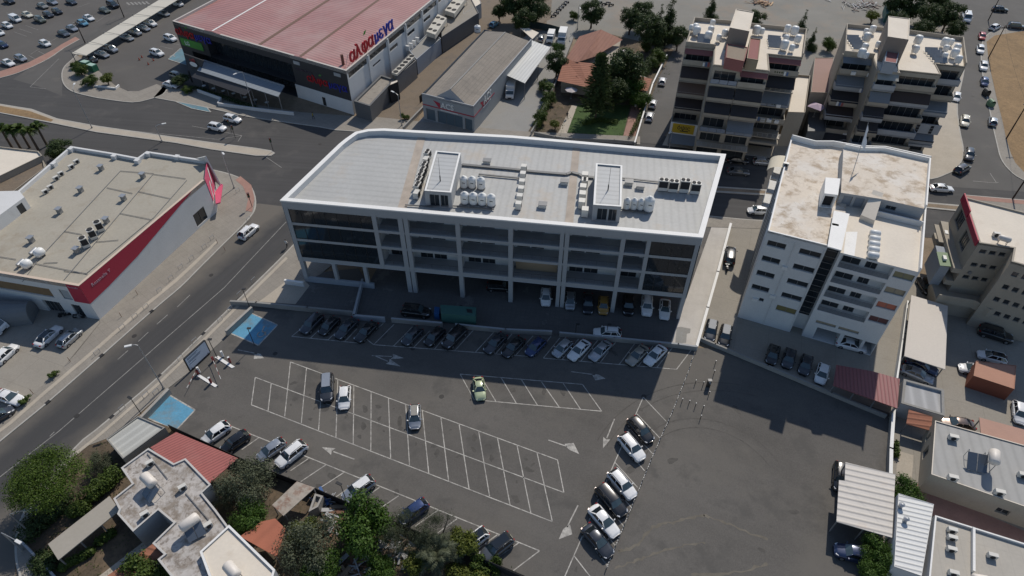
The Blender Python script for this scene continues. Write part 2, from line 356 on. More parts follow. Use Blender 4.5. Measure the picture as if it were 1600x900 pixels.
sheet('median_earth', [(1118, 294), (1205, 299.5), (1300, 306), (1450, 319), (1530, 326), (1640, 337), (1640, 344), (1530, 332), (1450, 324), (1300, 311), (1205, 304), (1116, 298.5)], m_earth, 0.155)
island('traffic_island', [(1506, 305), (1600, 313), (1800, 335), (1800, 360), (1600, 333), (1506, 325)], m_pave)
sheet('pink_paving', [(1508, 306), (1600, 314), (1800, 337), (1800, 344), (1600, 320), (1508, 312)], m_pavered, 0.155)
pavement('pavement', [(262, 139), (255, 148), (236, 155), (207, 160.5), (162, 155), (140, 151), (112, 143), (99, 131), (96.5, 116), (101, 104), (113, 93), (119, 86)],
         [(128, 92), (155, 112), (180, 134), (200, 143), (217, 143), (245, 132)], m_pave)
pavement('pavement', [(240, 153), (310, 166), (360, 177), (400, 185), (500, 199), (555, 206), (800, 214), (1000, 226)],
         [(1000, 214), (800, 205), (575, 182), (552, 182), (470, 176), (400, 164), (310, 140), (262, 128)], m_pave)
pavement('pavement', [(-120, 150), (0, 122.5), (37, 111), (75, 93), (100, 76), (125, 62)], [(118, 58), (96, 70), (84, 78), (45, 98), (0, 112), (-120, 138)], m_pavered)
pavement('pavement', [(1035, 227), (1240, 251), (1350, 264), (1440, 279), (1458, 280), (1476, 274), (1495, 264), (1504, 248), (1505, 230), (1500, 205), (1496, 165), (1505, 120), (1508, 100)],
         [(1490, 95), (1470, 150), (1440, 220), (1250, 215), (1050, 195)], m_pavel)
pavement('pavement', [(1700, 300), (1640, 294), (1597, 281), (1576, 266), (1563, 248), (1557, 226), (1551, 200), (1543, 160), (1535, 120), (1532, 80), (1538, 60), (1556, 48), (1620, 42)],
         [(1620, 47), (1600, 49), (1554, 56), (1541, 66), (1545, 100), (1556, 150), (1566, 190), (1571, 214), (1579, 240), (1586, 255), (1600, 269), (1700, 292)], m_pave)
sheet('corner_paving', [(376, 276), (393, 290), (398, 310), (394, 332), (384, 330), (388, 312), (380, 292), (368, 282)], m_pavered, 0.145)
sheet('paving_band', [(-120, 765), (18, 664), (70, 618), (155, 546), (232, 478), (278, 440), (306, 414), (340, 380), (338, 377), (302, 411), (275, 436), (229, 474), (152, 542), (66, 615), (15, 660), (-120, 760)], m_pavel, 0.145)
sheet('paving_band', [(120, 712), (160, 680), (182, 661), (256, 596), (324, 530), (388, 466), (450, 405), (447, 402), (385, 463), (321, 527), (253, 593), (180, 657), (158, 676), (118, 708)], m_pavel, 0.145)
sheet('plaza_paving', [(428, 455), (447, 440), (475, 438), (484, 447), (462, 476), (405, 472)], m_pavel, 0.125)
# ------------------------------------------------------------------ painted markings
mk = MB(); mkw = MB()
def line(*pts, w_=0.13, mb=None, z=0.155):
    m0 = mb or mk; m0.strip([G(*p).xy for p in pts], w_, z+.0006*((len(m0.f)*7) % 9))
ZP = ZS['car_park']+0.012
def pl(*pts, w_=0.13): line(*pts, w_=w_, mb=mk, z=ZP)
S1 = [(454,566),(479,576),(504,585),(528,593),(553,603),(580,612.5),(607,622),(634,632.5),(660,642.5),(689,653),(717.5,664),(748,675),(777.5,685.5),(808,697),(839,707.5),(871,719)]
S2 = [(445,651),(471,661.5),(498,672),(525,684),(552,694),(579.5,704),(610.5,716),(640,727.5),(670,740),(701,752),(733,764.5),(765,776),(797,789.5),(829.5,802.5),(863,815.5)]
pl(S1[0], S1[-1]); pl((399,590), (881,770)); pl((393,633), (863,815.5)); pl(S1[-1], (881,770)); pl((399,590), (393,633)); pl((424,599), (419,643))
for a, b in zip(S1, S2): pl(a, b)
pl((719,585), (910,601)); pl((741,625), (940,643))
for a, b in (((719,585),(741,625)),((751,588),(775,628)),((783,590.5),(807,631)),((815,594),(840,634)),((846,597),(874,637)),((880,599.5),(907,640)),((910,601),(940,643))): pl(a, b)
pl((456,526), (560,536.5)); pl((572,530), (584,539), (835,558)); pl((849,560), (1057,577.5))
for a, b in (((456,526),(478,508)),((485,529),(506,509)),((512,532),(531,514)),((539,534),(558,514)),((572,530),(600,505)),((584,539),(616,507)),((615,541),(645,511)),((646,544),(672,517)),((679,546),(707,513)),((710,549),(740,516)),
             ((742,551.5),(771,520)),((774,554),(800,522)),((805,556.5),(833,525)),((835,558),(861,526)),((849,560),(875,528)),((878,562.5),(904,530)),((907,565.5),(934,532)),((937,568),(962,535)),((967,570.5),(992,537)),
             ((997,573),(1021,540)),((1026,575),(1051,543)),((1057,577.5),(1081,546))): pl(a, b)
pl((358,665), (843,861), (802,892))
for a, b in (((358,665),(325,688)),((405,684),(378,703)),((430,695),(400,716)),((455,705),(425,728)),((482,717),(454,736)),((509,727),(470,753)),((537,739),(497,765)),((563,750),(525,777)),((593,762),(560,785)),((623,775),(589,798)),((652,785),(617,809)),
             ((684,798),(647,824)),((714,811),(680,836)),((749,825),(712,850)),((777,836),(737,865)),((810,849),(769,877))): pl(a, b)
pl((1005,621), (882,902)); pl((1005,621), (1041,659))
for a, b in (((995,647),(1031,685)),((984,670),(1020,710)),((972,695),(1007,736)),((960,722),(996,762)),((949,748),(986,793)),((937,776),(974,822)),((924,806),(962,854)),((912,835),(950,886)),((897,869),(935,918))): pl(a, b)
def arrow(tail, neck, tip, hw=0.55, w_=0.16, mb=None):
    mb = mb or mk
    a, b, c = (G(*q).xy for q in (tail, neck, tip)); d = (c-b).normalized(); n = Vector((-d.y, d.x))
    mb.strip([a, b], w_, ZP)
    mb.poly([(*(b+n*hw), ZP), (*(b+d*0.25), ZP), (*(b-n*hw), ZP), (*c, ZP)])
def turn(tail, kn, tip, side):
    """bent arrow: shaft and a skewed head"""
    a, b, c = (G(*q).xy for q in (tail, kn, tip)); d = (c-b).normalized(); n = Vector((-d.y, d.x))*side
    mk.strip([a, b], 0.16, ZP); mk.poly([(*(b+n*0.12), ZP), (*(b-n*0.12-d*0.5), ZP), (*(b-n*1.0+d*0.4), ZP), (*c, ZP), (*(b+n*0.25+d*0.5), ZP)])
arrow((554,718), (521,706), (503,699)); arrow((960,655), (948,685), (942,701), 0.5)
turn((857,688), (886,698), (905,710), -1); turn((903,790), (886,824), (873,843), -1)
turn((892,581), (930,586), (946,592), 1); turn((372,547), (402,553), (413,560), 1)
arrow((581,556), (612,557.5), (631,560)); arrow((585,556), (606,565), (626,573))
# bollard-lined borders and main-road lines
mk.build('parking_lines', m_line)['kind'] = 'structure'
def rl(*pts, w_=0.14): line(*pts, w_=w_, mb=mkw, z=0.032)
rl((-60, 792), (92, 674), (350, 450), (447, 347)); rl((297,461),(277,480)); rl((262,492),(245,507)); rl((232,519),(216,534)); rl((200,548),(184,562)); rl((85,675),(78,682))
rl((72,139), (47,136), (92,92)); rl((150,199), (340,218), (378,212)); rl((300,197),(378,212),(372,221)); rl((440,262),(400,235)); 
rl((1560,285), (1557,286), (1547,271)); rl((1557,286), (1520,283))
for k in range(6): mkw.strip([G(198+k*6, 4-k*0.3).xy, G(203+k*6, 8-k*0.3).xy], 0.6, 0.032)
for y0, x0 in ((20,20),(28,45),(38,70)):
    pass
for a, b in (((22,50),(42,57)),((30,45),(50,52)),((40,40),(60,47)),((75,88),(60,80)),((60,95),(45,87)),((10,20),(30,28)),((48,85),(100,52)),((150,35),(170,22)),((120,12),(140,5)),((105,60),(128,48)),((250,72),(270,77)),((258,66),(280,70))):
    rl(a, b)
mkw.build('road_lines', m_lineW)['kind'] = 'structure'
# blue disabled bays
def bay(pts, mat, kerb=True):
    zb_ = ZP-.004 if pts[0][1] > 400 else .11; sheet('disabled_bay', pts, mat, zb_)
    mb = MB(); mb.strip([G(*q).xy for q in pts+[pts[0]]], 0.2, zb_+.004); mb.build('bay_outline', m_line)['kind'] = 'structure'
bay([(391, 489), (434, 508), (404, 540), (360, 521)], m_blue)
bay([(264, 617), (305, 641), (275, 673), (223, 650)], m_blue)
bay([(263, 93), (282, 76), (296, 81), (294, 103)], m_blue2)
bay([(248, 148), (262, 133), (310, 152), (330, 176), (300, 170)], m_blue2)
# wheelchair sign on a bay
def wheelchair(c, s):
    c = G(*c).xy; mb = MB(); q = lambda x, y: (c.x+x*s, c.y+y*s, 0.125)
    r = [(math.cos(t/10*math.pi*1.6+2.2), math.sin(t/10*math.pi*1.6+2.2)) for t in range(11)]
    mb.strip([q(0.45*a, 0.45*b-0.2)[:2] for a, b in r], 0.12*s, 0.125)
    mb.strip([q(0, .9)[:2], q(0, .2)[:2], q(.45, .15)[:2], q(.6, -.4)[:2]], 0.14*s, 0.125)
    mb.box(q(0, 1.05)[:2], (1, 0), .13*s, .13*s, 0.121, 0.125)
    mb.build('bay_symbol', m_line)['kind'] = 'structure'
wheelchair((409, 521), 1.3); wheelchair((270, 88), 1.3)
# cracks and stains with a shape of their own on the lot
def ribbon(mb, P2, ws, z):
    L_, R_ = [], []
    for i, p in enumerate(P2):
        a = P2[max(i-1, 0)]; b = P2[min(i+1, len(P2)-1)]; d = (b-a).normalized(); n_ = Vector((-d.y, d.x))*ws[i]/2; L_.append(p+n_); R_.append(p-n_)
    for i in range(len(P2)-1): mb.poly([(*R_[i], z), (*R_[i+1], z), (*L_[i+1], z), (*L_[i], z)])
ck = MB()
def crack(pts, w0=0.25, seed=1, mat=None):
    rnd = random.Random(seed); P2 = [G(*p).xy for p in smooth(pts, 8)]
    P2 = [p+Vector((rnd.uniform(-.15, .15), rnd.uniform(-.15, .15))) for p in P2]; ribbon(ck, P2, [w0*rnd.uniform(.3, 1.7) for _ in P2], ZP-.006)
crack([(965,862),(995,852),(1020,825),(1060,815),(1100,805)], .3, 2); crack([(1100,805),(1140,820),(1200,845)], .25, 3)
crack([(960,888),(985,880),(1020,866),(1070,852),(1100,848)], .2, 4); crack([(1080,900),(1140,896),(1200,882)], .35, 5)
ck.build('dried_water_marks', M('water_mark', (0.145, 0.130, 0.105), 0.95, 0.3, 0.8))['kind'] = 'structure'
ck = MB()
def arc(c, r, a0, a1, seed, w0=.22):
    rnd = random.Random(seed); c = G(*c).xy; n = 26
    p = [c+Vector((math.cos(rad(a0+(a1-a0)*i/n)), math.sin(rad(a0+(a1-a0)*i/n))))*r for i in range(n+1)]
    for rr in (0, 1.5):
        q = [c+(x-c)*(1+rr/r) for x in p]
        ribbon(ck, q, [w0*rnd.uniform(.5, 1.3) for _ in q], ZP-.004)
arc((1110,760), 9, 20, 150, 1, .16); arc((1165,800), 19, 70, 150, 2, .14)
ck.build('tyre_marks', M('tyre_mark', (0.094, 0.087, 0.078), 0.95, 0.3, 1.5))['kind'] = 'structure'

# oil and tyre stains in the bays, worn patches, manholes
rnd = random.Random(12); ol = MB()
def blot(mb, c, r, z):
    n_ = 11; e = rnd.uniform(0, 3.14); st_ = rnd.uniform(1.2, 2.4)
    pts = []
    for i in range(n_):
        t = 2*math.pi*i/n_; q = r*rnd.uniform(.6, 1.15); x, y = q*st_*math.cos(t), q*math.sin(t); pts.append((c.x+x*math.cos(e)-y*math.sin(e), c.y+x*math.sin(e)+y*math.cos(e), z))
    mb.poly(pts)
for a, b, c_, d_ in zip(S1, S1[1:], S2, S2[1:]):
    for k in range(3):
        u1, u2 = rnd.uniform(.25, .75), rnd.uniform(.1, .9); px = (a[0]*(1-u1)+b[0]*u1)*(1-u2)+(c_[0]*(1-u1)+d_[0]*u1)*u2; py = (a[1]*(1-u1)+b[1]*u1)*(1-u2)+(c_[1]*(1-u1)+d_[1]*u1)*u2
        blot(ol, G(px, py).xy, rnd.uniform(.12, .45), ZP-.008+.0003*len(ol.f)/10)
for px, py in ((500,760),(520,745),(545,768),(600,785),(620,770),(680,815),(700,830),(470,722),(470,520),(600,524),(730,532),(960,552),(1000,640),(985,735),(900,890),(880,615),(850,612),(800,610),(590,760),(1050,720),(1150,640),(1240,800),(1190,860)):
    blot(ol, G(px, py).xy, rnd.uniform(.15, .5), ZP-.006)
ol.build('oil_stains', M('oil_stain', (0.070, 0.065, 0.058), 0.8, 0.3, 1.2, 5, .2))['kind'] = 'structure'
for px, py, z_ in ((645,545,ZP),(430,553,ZP),(690,620,ZP),(1006,620,ZP),(210,525,.04),(120,650,.04),(330,430,.04),(500,225,.04),(1250,262,.04),(1180,300,.04),(1520,150,.06),(720,480,.105)):
    c = G(px, py); o = MB().cyl((c.x, c.y, z_-.012), (c.x, c.y, z_-.002), .38, n=14).build('manhole_cover', P('cast_iron', (.045, .042, .04), .7, .3)); o['kind'] = 'structure'
# ------------------------------------------------------------------ building helpers
m_greywall = M('grey_render', (0.36, 0.37, 0.38), 0.85, 0.06, 0.4, stain=(0.4, 0.6, 0.8, (0.25, 0.25, 0.25), 0.4))
m_beigewall = M('beige_render', (0.36, 0.32, 0.26), 0.85, 0.07, 0.4, stain=(0.35, 0.55, 0.8, (0.22, 0.19, 0.15), 0.5))
m_creamroof = M('weathered_cream_roof', (0.66, 0.58, 0.48), 0.9, 0.08, 0.25, 3, 0.08, stain=[(0.16, 0.50, 0.62, (0.72, 0.69, 0.64), 0.55), (0.45, 0.50, 0.64, (0.36, 0.27, 0.18), 0.8), (1.3, 0.6, 0.75, (0.22, 0.17, 0.12), 0.6)])
m_creamclean = M('cream_roof_coating', (0.70, 0.63, 0.53), 0.9, 0.06, 0.3, 3, 0.05, stain=[(0.4, 0.58, 0.8, (0.5, 0.4, 0.28), 0.5)])
m_panelL = M('metal_roof_panels_long', (0.41, 0.41, 0.395), 0.65, 0.10, 0.12, 2, 0.07, stripe=(-7.8, 1.35, 0.006, 0.09), stain=[(0.13, 0.58, 0.76, (0.40, 0.33, 0.25), 0.6), (0.5, 0.66, 0.78, (0.28, 0.22, 0.16), 0.5)])
m_panelR = M('metal_roof_panels_cross', (0.41, 0.41, 0.395), 0.65, 0.10, 0.12, 2, 0.07, stripe=(82.2, 1.15, 0.006, 0.09), stain=[(0.12, 0.54, 0.72, (0.41, 0.33, 0.24), 0.7), (0.5, 0.64, 0.78, (0.27, 0.21, 0.15), 0.5)])
m_silt = M('beige_gutter', (0.42, 0.36, 0.30), 0.9, 0.22, 0.5)
m_balcfloor = M('balcony_floor', (0.36, 0.36, 0.36), 0.85, 0.08, 0.5)
m_bluegrey = M('blue_grey_render', (0.30, 0.33, 0.37), 0.85, 0.05, 0.4)
m_rail = P('railing_metal', (0.16, 0.17, 0.18), 0.4, 0.5)
m_whitecop = M('white_coping', (0.78, 0.77, 0.74), 0.7, 0.04, 0.5)
class Fr:
    """facade frame: A -> B along the face, outward normal to the right of A->B"""
    def __init__(s, A, B):
        s.A = Vector((A[0], A[1])); s.B = Vector((B[0], B[1])); s.L = (s.B-s.A).length; s.u = (s.B-s.A)/s.L; s.n = Vector((s.u.y, -s.u.x))
    def p(s, a, z, off=0.0):
        q = s.A+s.u*a+s.n*off; return (q.x, q.y, z)
    def q(s, a, off=0.0): q = s.A+s.u*a+s.n*off; return q
def box_on(mb, f, a0, a1, o0, o1, z0, z1, mi=0):
    return mb.prism([f.q(a0, o0), f.q(a1, o0), f.q(a1, o1), f.q(a0, o1)], z0, z1, mi)
def wall_face(mb, f, z0, z1, ops=(), depth=0.25, wm=0, a0=0.0, a1=None):
    a1 = f.L if a1 is None else a1
    xs = sorted({a0, a1, *[v for o in ops for v in o[:2]]}); zs = sorted({z0, z1, *[v for o in ops for v in o[2:4]]})
    xs = [x for x in xs if a0 <= x <= a1]; zs = [z for z in zs if z0 <= z <= z1]
    for xa, xb in zip(xs, xs[1:]):
        for za, zb in zip(zs, zs[1:]):
            xm, zm = (xa+xb)/2, (za+zb)/2
            if any(o[0] < xm < o[1] and o[2] < zm < o[3] for o in ops): continue
            mb.poly([f.p(xa, za), f.p(xb, za), f.p(xb, zb), f.p(xa, zb)], wm)
    for o in ops:
        d = -(o[4] if len(o) > 4 and isinstance(o[4], (int, float)) else depth)
        x0, x1, y0, y1 = o[:4]
        mb.poly([f.p(x0, y0), f.p(x1, y0), f.p(x1, y0, d), f.p(x0, y0, d)], wm); mb.poly([f.p(x0, y1, d), f.p(x1, y1, d), f.p(x1, y1), f.p(x0, y1)], wm)
        mb.poly([f.p(x0, y0), f.p(x0, y0, d), f.p(x0, y1, d), f.p(x0, y1)], wm); mb.poly([f.p(x1, y0, d), f.p(x1, y0), f.p(x1, y1), f.p(x1, y1, d)], wm)
def window(rt, f, x0, x1, z0, z1, d=0.2, bars=1, fm=None, gm=None, name='window', label=None, blind=None):
    w_ = MB(); t = .06
    for a, b in ((x0, x0+t), (x1-t, x1)): box_on(w_, f, a, b, -d-.02, -d+.06, z0, z1)
    for a, b in ((z0, z0+t), (z1-t, z1)): box_on(w_, f, x0+t, x1-t, -d-.02, -d+.06, a, b)
    for k in range(1, bars+1):
        c = x0+(x1-x0)*k/(bars+1); box_on(w_, f, c-.03, c+.03, -d-.02, -d+.055, z0+t, z1-t)
    o = w_.build(name, fm or m_frame, rt)
    if label: o['label'] = label
    g = MB().poly([f.p(x0+.01, z0+.01, -d), f.p(x1-.01, z0+.01, -d), f.p(x1-.01, z1-.01, -d), f.p(x0+.01, z1-.01, -d)])
    pn = g.build('pane' if not blind else 'blind', gm or m_glass2, o); pn['_o'] = list(rt['_o'])
    return o
def roofed(rt, P_, h, ph, t, wallm, roofm, copm, ops={}, depth=.25, z0=0.0, bars=1, gm=None, skipwin=False, cop=0.0):
    """walls with openings, parapet ring, coping and sunken roof; P_ counter-clockwise"""
    n = len(P_); P_ = [Vector((p[0], p[1])) for p in P_]; In = inset(P_, t)
    wl = MB()
    for i in range(n):
        f = Fr(P_[i], P_[(i+1) % n]); o = ops.get(i, [])
        wall_face(wl, f, z0, h, o, depth)
        for q in ([] if skipwin else o):
            window(rt, f, *q[:4], d=depth, bars=bars, gm=gm)
        if ph > 0:
            a, b = In[i], In[(i+1) % n]
            wl.poly([(b.x, b.y, h-ph), (a.x, a.y, h-ph), (a.x, a.y, h), (b.x, b.y, h)])
    wl.build('wall', wallm, rt)
    if ph > 0:
        cp = MB()
        Po = inset(P_, -cop) if cop else P_
        for i in range(n):
            j = (i+1) % n; c = .03
            a, b, cc, d = Po[i], Po[j], In[j], In[i]
            cp.poly([(a.x, a.y, h+c), (b.x, b.y, h+c), (cc.x, cc.y, h+c), (d.x, d.y, h+c)])
            cp.poly([(a.x, a.y, h-.12), (b.x, b.y, h-.12), (b.x, b.y, h+c), (a.x, a.y, h+c)])
            cp.poly([(cc.x, cc.y, h-.0), (d.x, d.y, h-.0), (d.x, d.y, h+c), (cc.x, cc.y, h+c)])
        cp.build('coping', copm, rt)
    MB().poly([(p.x, p.y, h-ph) for p in (In if ph > 0 else P_)]).build('roof', roofm, rt)
def pxs(pts, z): return [G(*p, z).xy for p in pts]
def grid_ops(u_list, z_tops, hh): return [(a, b, zt-hh, zt) for zt in z_tops for a, b in u_list]
def text(name, s, mat, parent, org, xd, yd, size, extr=0.06, bold=0.0, label=None, align='LEFT'):
    c = D.curves.new(name, 'FONT'); c.body = s; c.size = size; c.extrude = extr; c.offset = bold; c.align_x = align; c.resolution_u = 2
    tmp = D.objects.new(name+'_src', c); COL.objects.link(tmp)
    dg = bpy.context.evaluated_depsgraph_get(); me = D.meshes.new_from_object(tmp.evaluated_get(dg))
    D.objects.remove(tmp); D.curves.remove(c)
    xd = Vector(xd).normalized(); yd = Vector(yd).normalized(); zd = xd.cross(yd)
    mt = Matrix((xd, yd, zd)).transposed().to_4x4(); mt.translation = Vector(org)-Vector(parent['_o'] if parent else (0, 0, 0))
    me.transform(mt); me.materials.clear(); me.materials.append(mat); me.name = name
    o = D.objects.new(name, me); COL.objects.link(o); o['_o'] = list(parent['_o']) if parent else [0, 0, 0]
    if parent: o.parent = parent
    if label: o['label'] = label
    return o
# ------------------------------------------------------------------ 1 office building
H1 = 17.3
rp = [(438,313), (1098,371), (1134,241), (800,212), (650,204), (600,201), (575,202), (555,206.5), (540,217), (530,225)]
P1 = pxs(rp, H1); f = Fr(P1[0], P1[1])
ob = root('office_building', (*f.q(32, -10), 0), 'long grey-roofed office building with open balcony grid beside the car park', 'building')
# upper body: back, right and left walls
n1 = len(P1); In1 = inset(P1, .75); wl = MB()
for i in range(1, n1):
    g_ = Fr(P1[i], P1[(i+1) % n1]); ops = []
    if i in (2, 3): ops = [(a, a+2.2, z, z+1.6) for z in (6.4, 10.3, 13.6) for a in [k*3.2+1 for k in range(int((g_.L-3)//3.2))]]
    wall_face(wl, g_, 4.9, H1, ops, .2)
    for o in ops: wl.poly([g_.p(o[0], o[2], -.2), g_.p(o[1], o[2], -.2), g_.p(o[1], o[3], -.2), g_.p(o[0], o[3], -.2)], 1)
for i in range(n1):
    a, b = In1[i], In1[(i+1) % n1]; wl.poly([(b.x, b.y, 16.35), (a.x, a.y, 16.35), (a.x, a.y, H1), (b.x, b.y, H1)])
wl.poly([(p.x, p.y, 4.9) for p in reversed(P1)])
wl.build('wall', [m_white, m_glass2], ob)
cp = MB()
for i in range(n1):
    j = (i+1) % n1; Po = inset(P1, -.06); a, b, c, d = Po[i], Po[j], In1[j], In1[i]
    cp.poly([(a.x, a.y, H1+.03), (b.x, b.y, H1+.03), (c.x, c.y, H1+.03), (d.x, d.y, H1+.03)]); cp.poly([(a.x, a.y, H1-.2), (b.x, b.y, H1-.2), (b.x, b.y, H1+.03), (a.x, a.y, H1+.03)])
    cp.poly([(c.x, c.y, H1-.01), (d.x, d.y, H1-.01), (d.x, d.y, H1+.03), (c.x, c.y, H1+.03)])
cp.build('coping', m_whitecop, ob)
# roof in three panels with joints
J1 = [(19.0, .6), (44.2, .6)]
def cutpoly(P_, f, lo, hi):
    """keep the part of P_ whose coordinate along the face lies in lo..hi (slanted with the joints)"""
    def clip(poly, s, lim):
        r = []
        for i in range(len(poly)):
            a, b = poly[i], poly[(i+1) % len(poly)]
            da = ((a-f.A).dot(f.u)-lim(a))*s; db = ((b-f.A).dot(f.u)-lim(b))*s
            if da >= 0: r.append(a)
            if da*db < 0: r.append(a+(b-a)*(da/(da-db)))
        return r
    dep = lambda p: -(p-f.A).dot(f.n)
    return clip(clip(P_, 1, lambda p: lo[0]+lo[1]*dep(p)), -1, lambda p: hi[0]+hi[1]*dep(p))
jl = (17.2, -.035); jm = (44.0, .0)
# joint directions measured on the picture
def jline(pa, pb):
    a, b = G(*pa, 16.4).xy, G(*pb, 16.4).xy; ua, ub = (a-f.A).dot(f.u), (b-f.A).dot(f.u); da, db = -(a-f.A).dot(f.n), -(b-f.A).dot(f.n)
    s = (ub-ua)/(db-da); return (ua-s*da, s)
jl = jline((629, 330), (660, 216)); jm = jline((884, 350), (896, 234))
def sh(j, d): return (j[0]+d, j[1])
for nm, lo, hi, mt in (('roof', (-20, 0), sh(jl, -.9), m_panelL), ('roof', sh(jl, .5), sh(jm, -.15), m_panelR), ('roof', sh(jm, 1.1), (200, 0), m_panelR), ('roof_gutter', sh(jl, -.9), sh(jl, .5), m_silt), ('roof_gutter', sh(jm, -.15), sh(jm, 1.1), m_silt)):
    q = cutpoly(In1, f, lo, hi); z = 16.36 if nm == 'roof' else 16.40
    MB().poly([(p.x, p.y, z) for p in q]).build(nm, mt, ob)
# frame: beams, columns
fb = MB()
box_on(fb, f, 0, f.L, 0, -.6, 16.0, H1-.2); box_on(fb, f, 0, f.L, -.08, -.6, 15.6, 16.0)
for z0, z1 in ((12.55, 13.05), (9.25, 9.75), (4.9, 5.75)): box_on(fb, f, .8, 63.5, -.05, -.55, z0, z1)
fb.build('beam', m_greywall, ob)
cb = MB()
upc = [(0.1, .8, 0), (14.3, 15.0, 4.9), (18.45, 19.2, 0), (19.35, 20.05, 0), (27.5, 28.2, 0), (35.7, 36.4, 0), (43.6, 44.2, 0), (44.35, 45.0, 0), (52.7, 53.35, 0), (56.5, 57.1, 4.9), (63.5, 64.1, 0)]
for a, b, z in upc: o = box_on(MB(), f, a, b, 0, -.75, z, 16.0).build('column', m_greywall, ob)
for a in (5.7, 11.1): box_on(MB(), f, a, a+.6, -.05, -.65, 0, 4.9).build('column', m_greywall, ob)
for a in (5.7, 11.1, 19, 27.5, 35.7, 44, 52.7): box_on(MB(), f, a, a+.6, -9, -9.6, 0, 4.9).build('column', m_greywall, ob)
# floors, balconies, back walls
fl = MB()
for z in (12.5, 9.2, 5.0): box_on(fl, f, .8, 63.4, -.55, -12, z, z+.25)
fl.build('floor_slab', m_balcfloor, ob)
bays = [(15.0, 18.45), (20.05, 27.5), (28.2, 35.7), (36.4, 43.6), (45.0, 52.7), (53.35, 56.5)]
fw = Fr(f.q(0, -3.4), f.q(f.L, -3.4)); bw = MB(); ops = []
for z0 in (5.25, 9.45, 12.75):
    for a, b in bays:
        n_ = max(1, int((b-a)/2.3)); wdt = (b-a-.4)/n_
        for k in range(n_):
            if n_ > 2 and k == n_-1: continue
            ops.append((a+.2+k*wdt+.1, a+.2+(k+1)*wdt-.1, z0+.02, z0+2.35))
wall_face(bw, fw, 5.0, 16.3, ops, .1, 0, 14.6, 56.9); bw.build('inner_wall', m_white, ob)
for i, o in enumerate(ops): window(ob, fw, *o, d=.1, name='balcony_door')
sw = MB()
for a in (14.6, 18.8, 27.7, 36.0, 44.25, 53.0, 56.7): box_on(sw, f, a, a+.2, -.75, -3.4, 5.0, 16.1)
sw.build('partition', m_white, ob)
for z0 in (5.75, 9.75, 13.05):
    r = MB()
    for a, b in bays:
        for zz in (.12, .32, .52, .72): r.cyl(f.p(a, z0+zz, -.25), f.p(b, z0+zz, -.25), .018, n=4)
        r.beam(f.p(a, z0+.95, -.25), f.p(b, z0+.95, -.25), .06, .05)
        k = a
        while k < b: r.beam(f.p(k, z0, -.25), f.p(k, z0+.95, -.25), .04, .04); k += 1.5
    r.build('balcony_railing', m_rail, ob)
# beige storage on a balcony
box_on(MB(), f, 36.6, 43.4, -2.6, -3.2, 5.3, 7.6).build('roller_shutter', M('beige_shutter', (.36, .27, .18), .8, .08), ob)
# glass corners
for a0, a1, nb in ((.8, 14.3, 6), (57.1, 63.5, 3)):
    for z0, z1 in ((5.75, 9.25), (9.75, 12.55), (13.05, 15.65)):
        window(ob, f, a0, a1, z0, z1, d=.12, bars=nb, fm=m_blackmetal, gm=m_glass, name='glass_curtain_wall')
# ground floor: back wall, plinth and ramp wall
gb = MB(); fg = Fr(f.q(13, -10), f.q(63.5, -10)); dops = [(k*8+2, k*8+4.4, .1, 2.6) for k in range(6)]
wall_face(gb, fg, 0, 4.9, dops, .2); gb.build('ground_floor_wall', m_bluegrey, ob)
for o in dops: window(ob, fg, *o, d=.2, name='shop_front')
rw_ = MB(); rw_.prism([f.q(.8, .05), f.q(12.5, .05), f.q(12.5, -.35), f.q(.8, -.35)], 0, 1.15)
rw_.build('ramp_wall', m_bluegrey, ob)
# small wall objects round the plaza
# ------------------------------------------------------------------ rooftop stair cores
def px_box(name, pts, ztop, zbot, label, cat, wallm, roofm, rim=.25, ph=.15, ops={}, group=None, copm=None, **kw):
    P_ = pxs(pts, ztop); c = sum(P_, Vector((0, 0)))/len(P_)
    r = root(name, (c.x, c.y, zbot), label, cat, group); roofed(r, P_, ztop, ph, rim, wallm, roofm, copm or m_whitecop, ops, z0=zbot, **kw); return r, P_
m_panelC = M('stair_core_roof', (0.42, 0.43, 0.43), 0.6, 0.05, 0.2, 2, 0.04, stripe=(-7.8, 1.1, 0.02, 0.14))
sc1, q1 = px_box('stair_core', [(663,298), (705,301), (720,239), (681,235.5)], 19.3, 16.37, 'left stair house on the long office roof, beside seven white tanks', 'stair house', m_greywall, m_panelC, .3, .2, {0: [(.7, 2.2, 16.5, 18.7), (2.4, 3.6, 16.5, 18.7)]}, 'stair houses on the office roof')
sc2, q2 = px_box('stair_core', [(927,320), (971,323), (972.5,258.5), (931,255)], 19.3, 16.37, 'right stair house on the long office roof, beside four white tanks', 'stair house', m_greywall, m_panelC, .3, .2, {0: [(.7, 2.2, 16.5, 18.7), (2.4, 3.6, 16.5, 18.7)]}, 'stair houses on the office roof')
for (px, py), lb in (((688, 283), 'thin lightning mast on the left stair house roof'), ((950, 297), 'thin lightning mast on the right stair house roof')):
    b = G(px, py, 19.12); r = root('lightning_mast', b, lb, 'mast', 'lightning masts on the office roof')
    MB().cyl(b, b+Vector((0, 0, 4.2)), .045, .02, 6).build('mast_rod', m_blackmetal, r); MB().cyl(b, b+Vector((0, 0, 1.0)), .09, n=8).build('mast_foot', m_blackmetal, r)
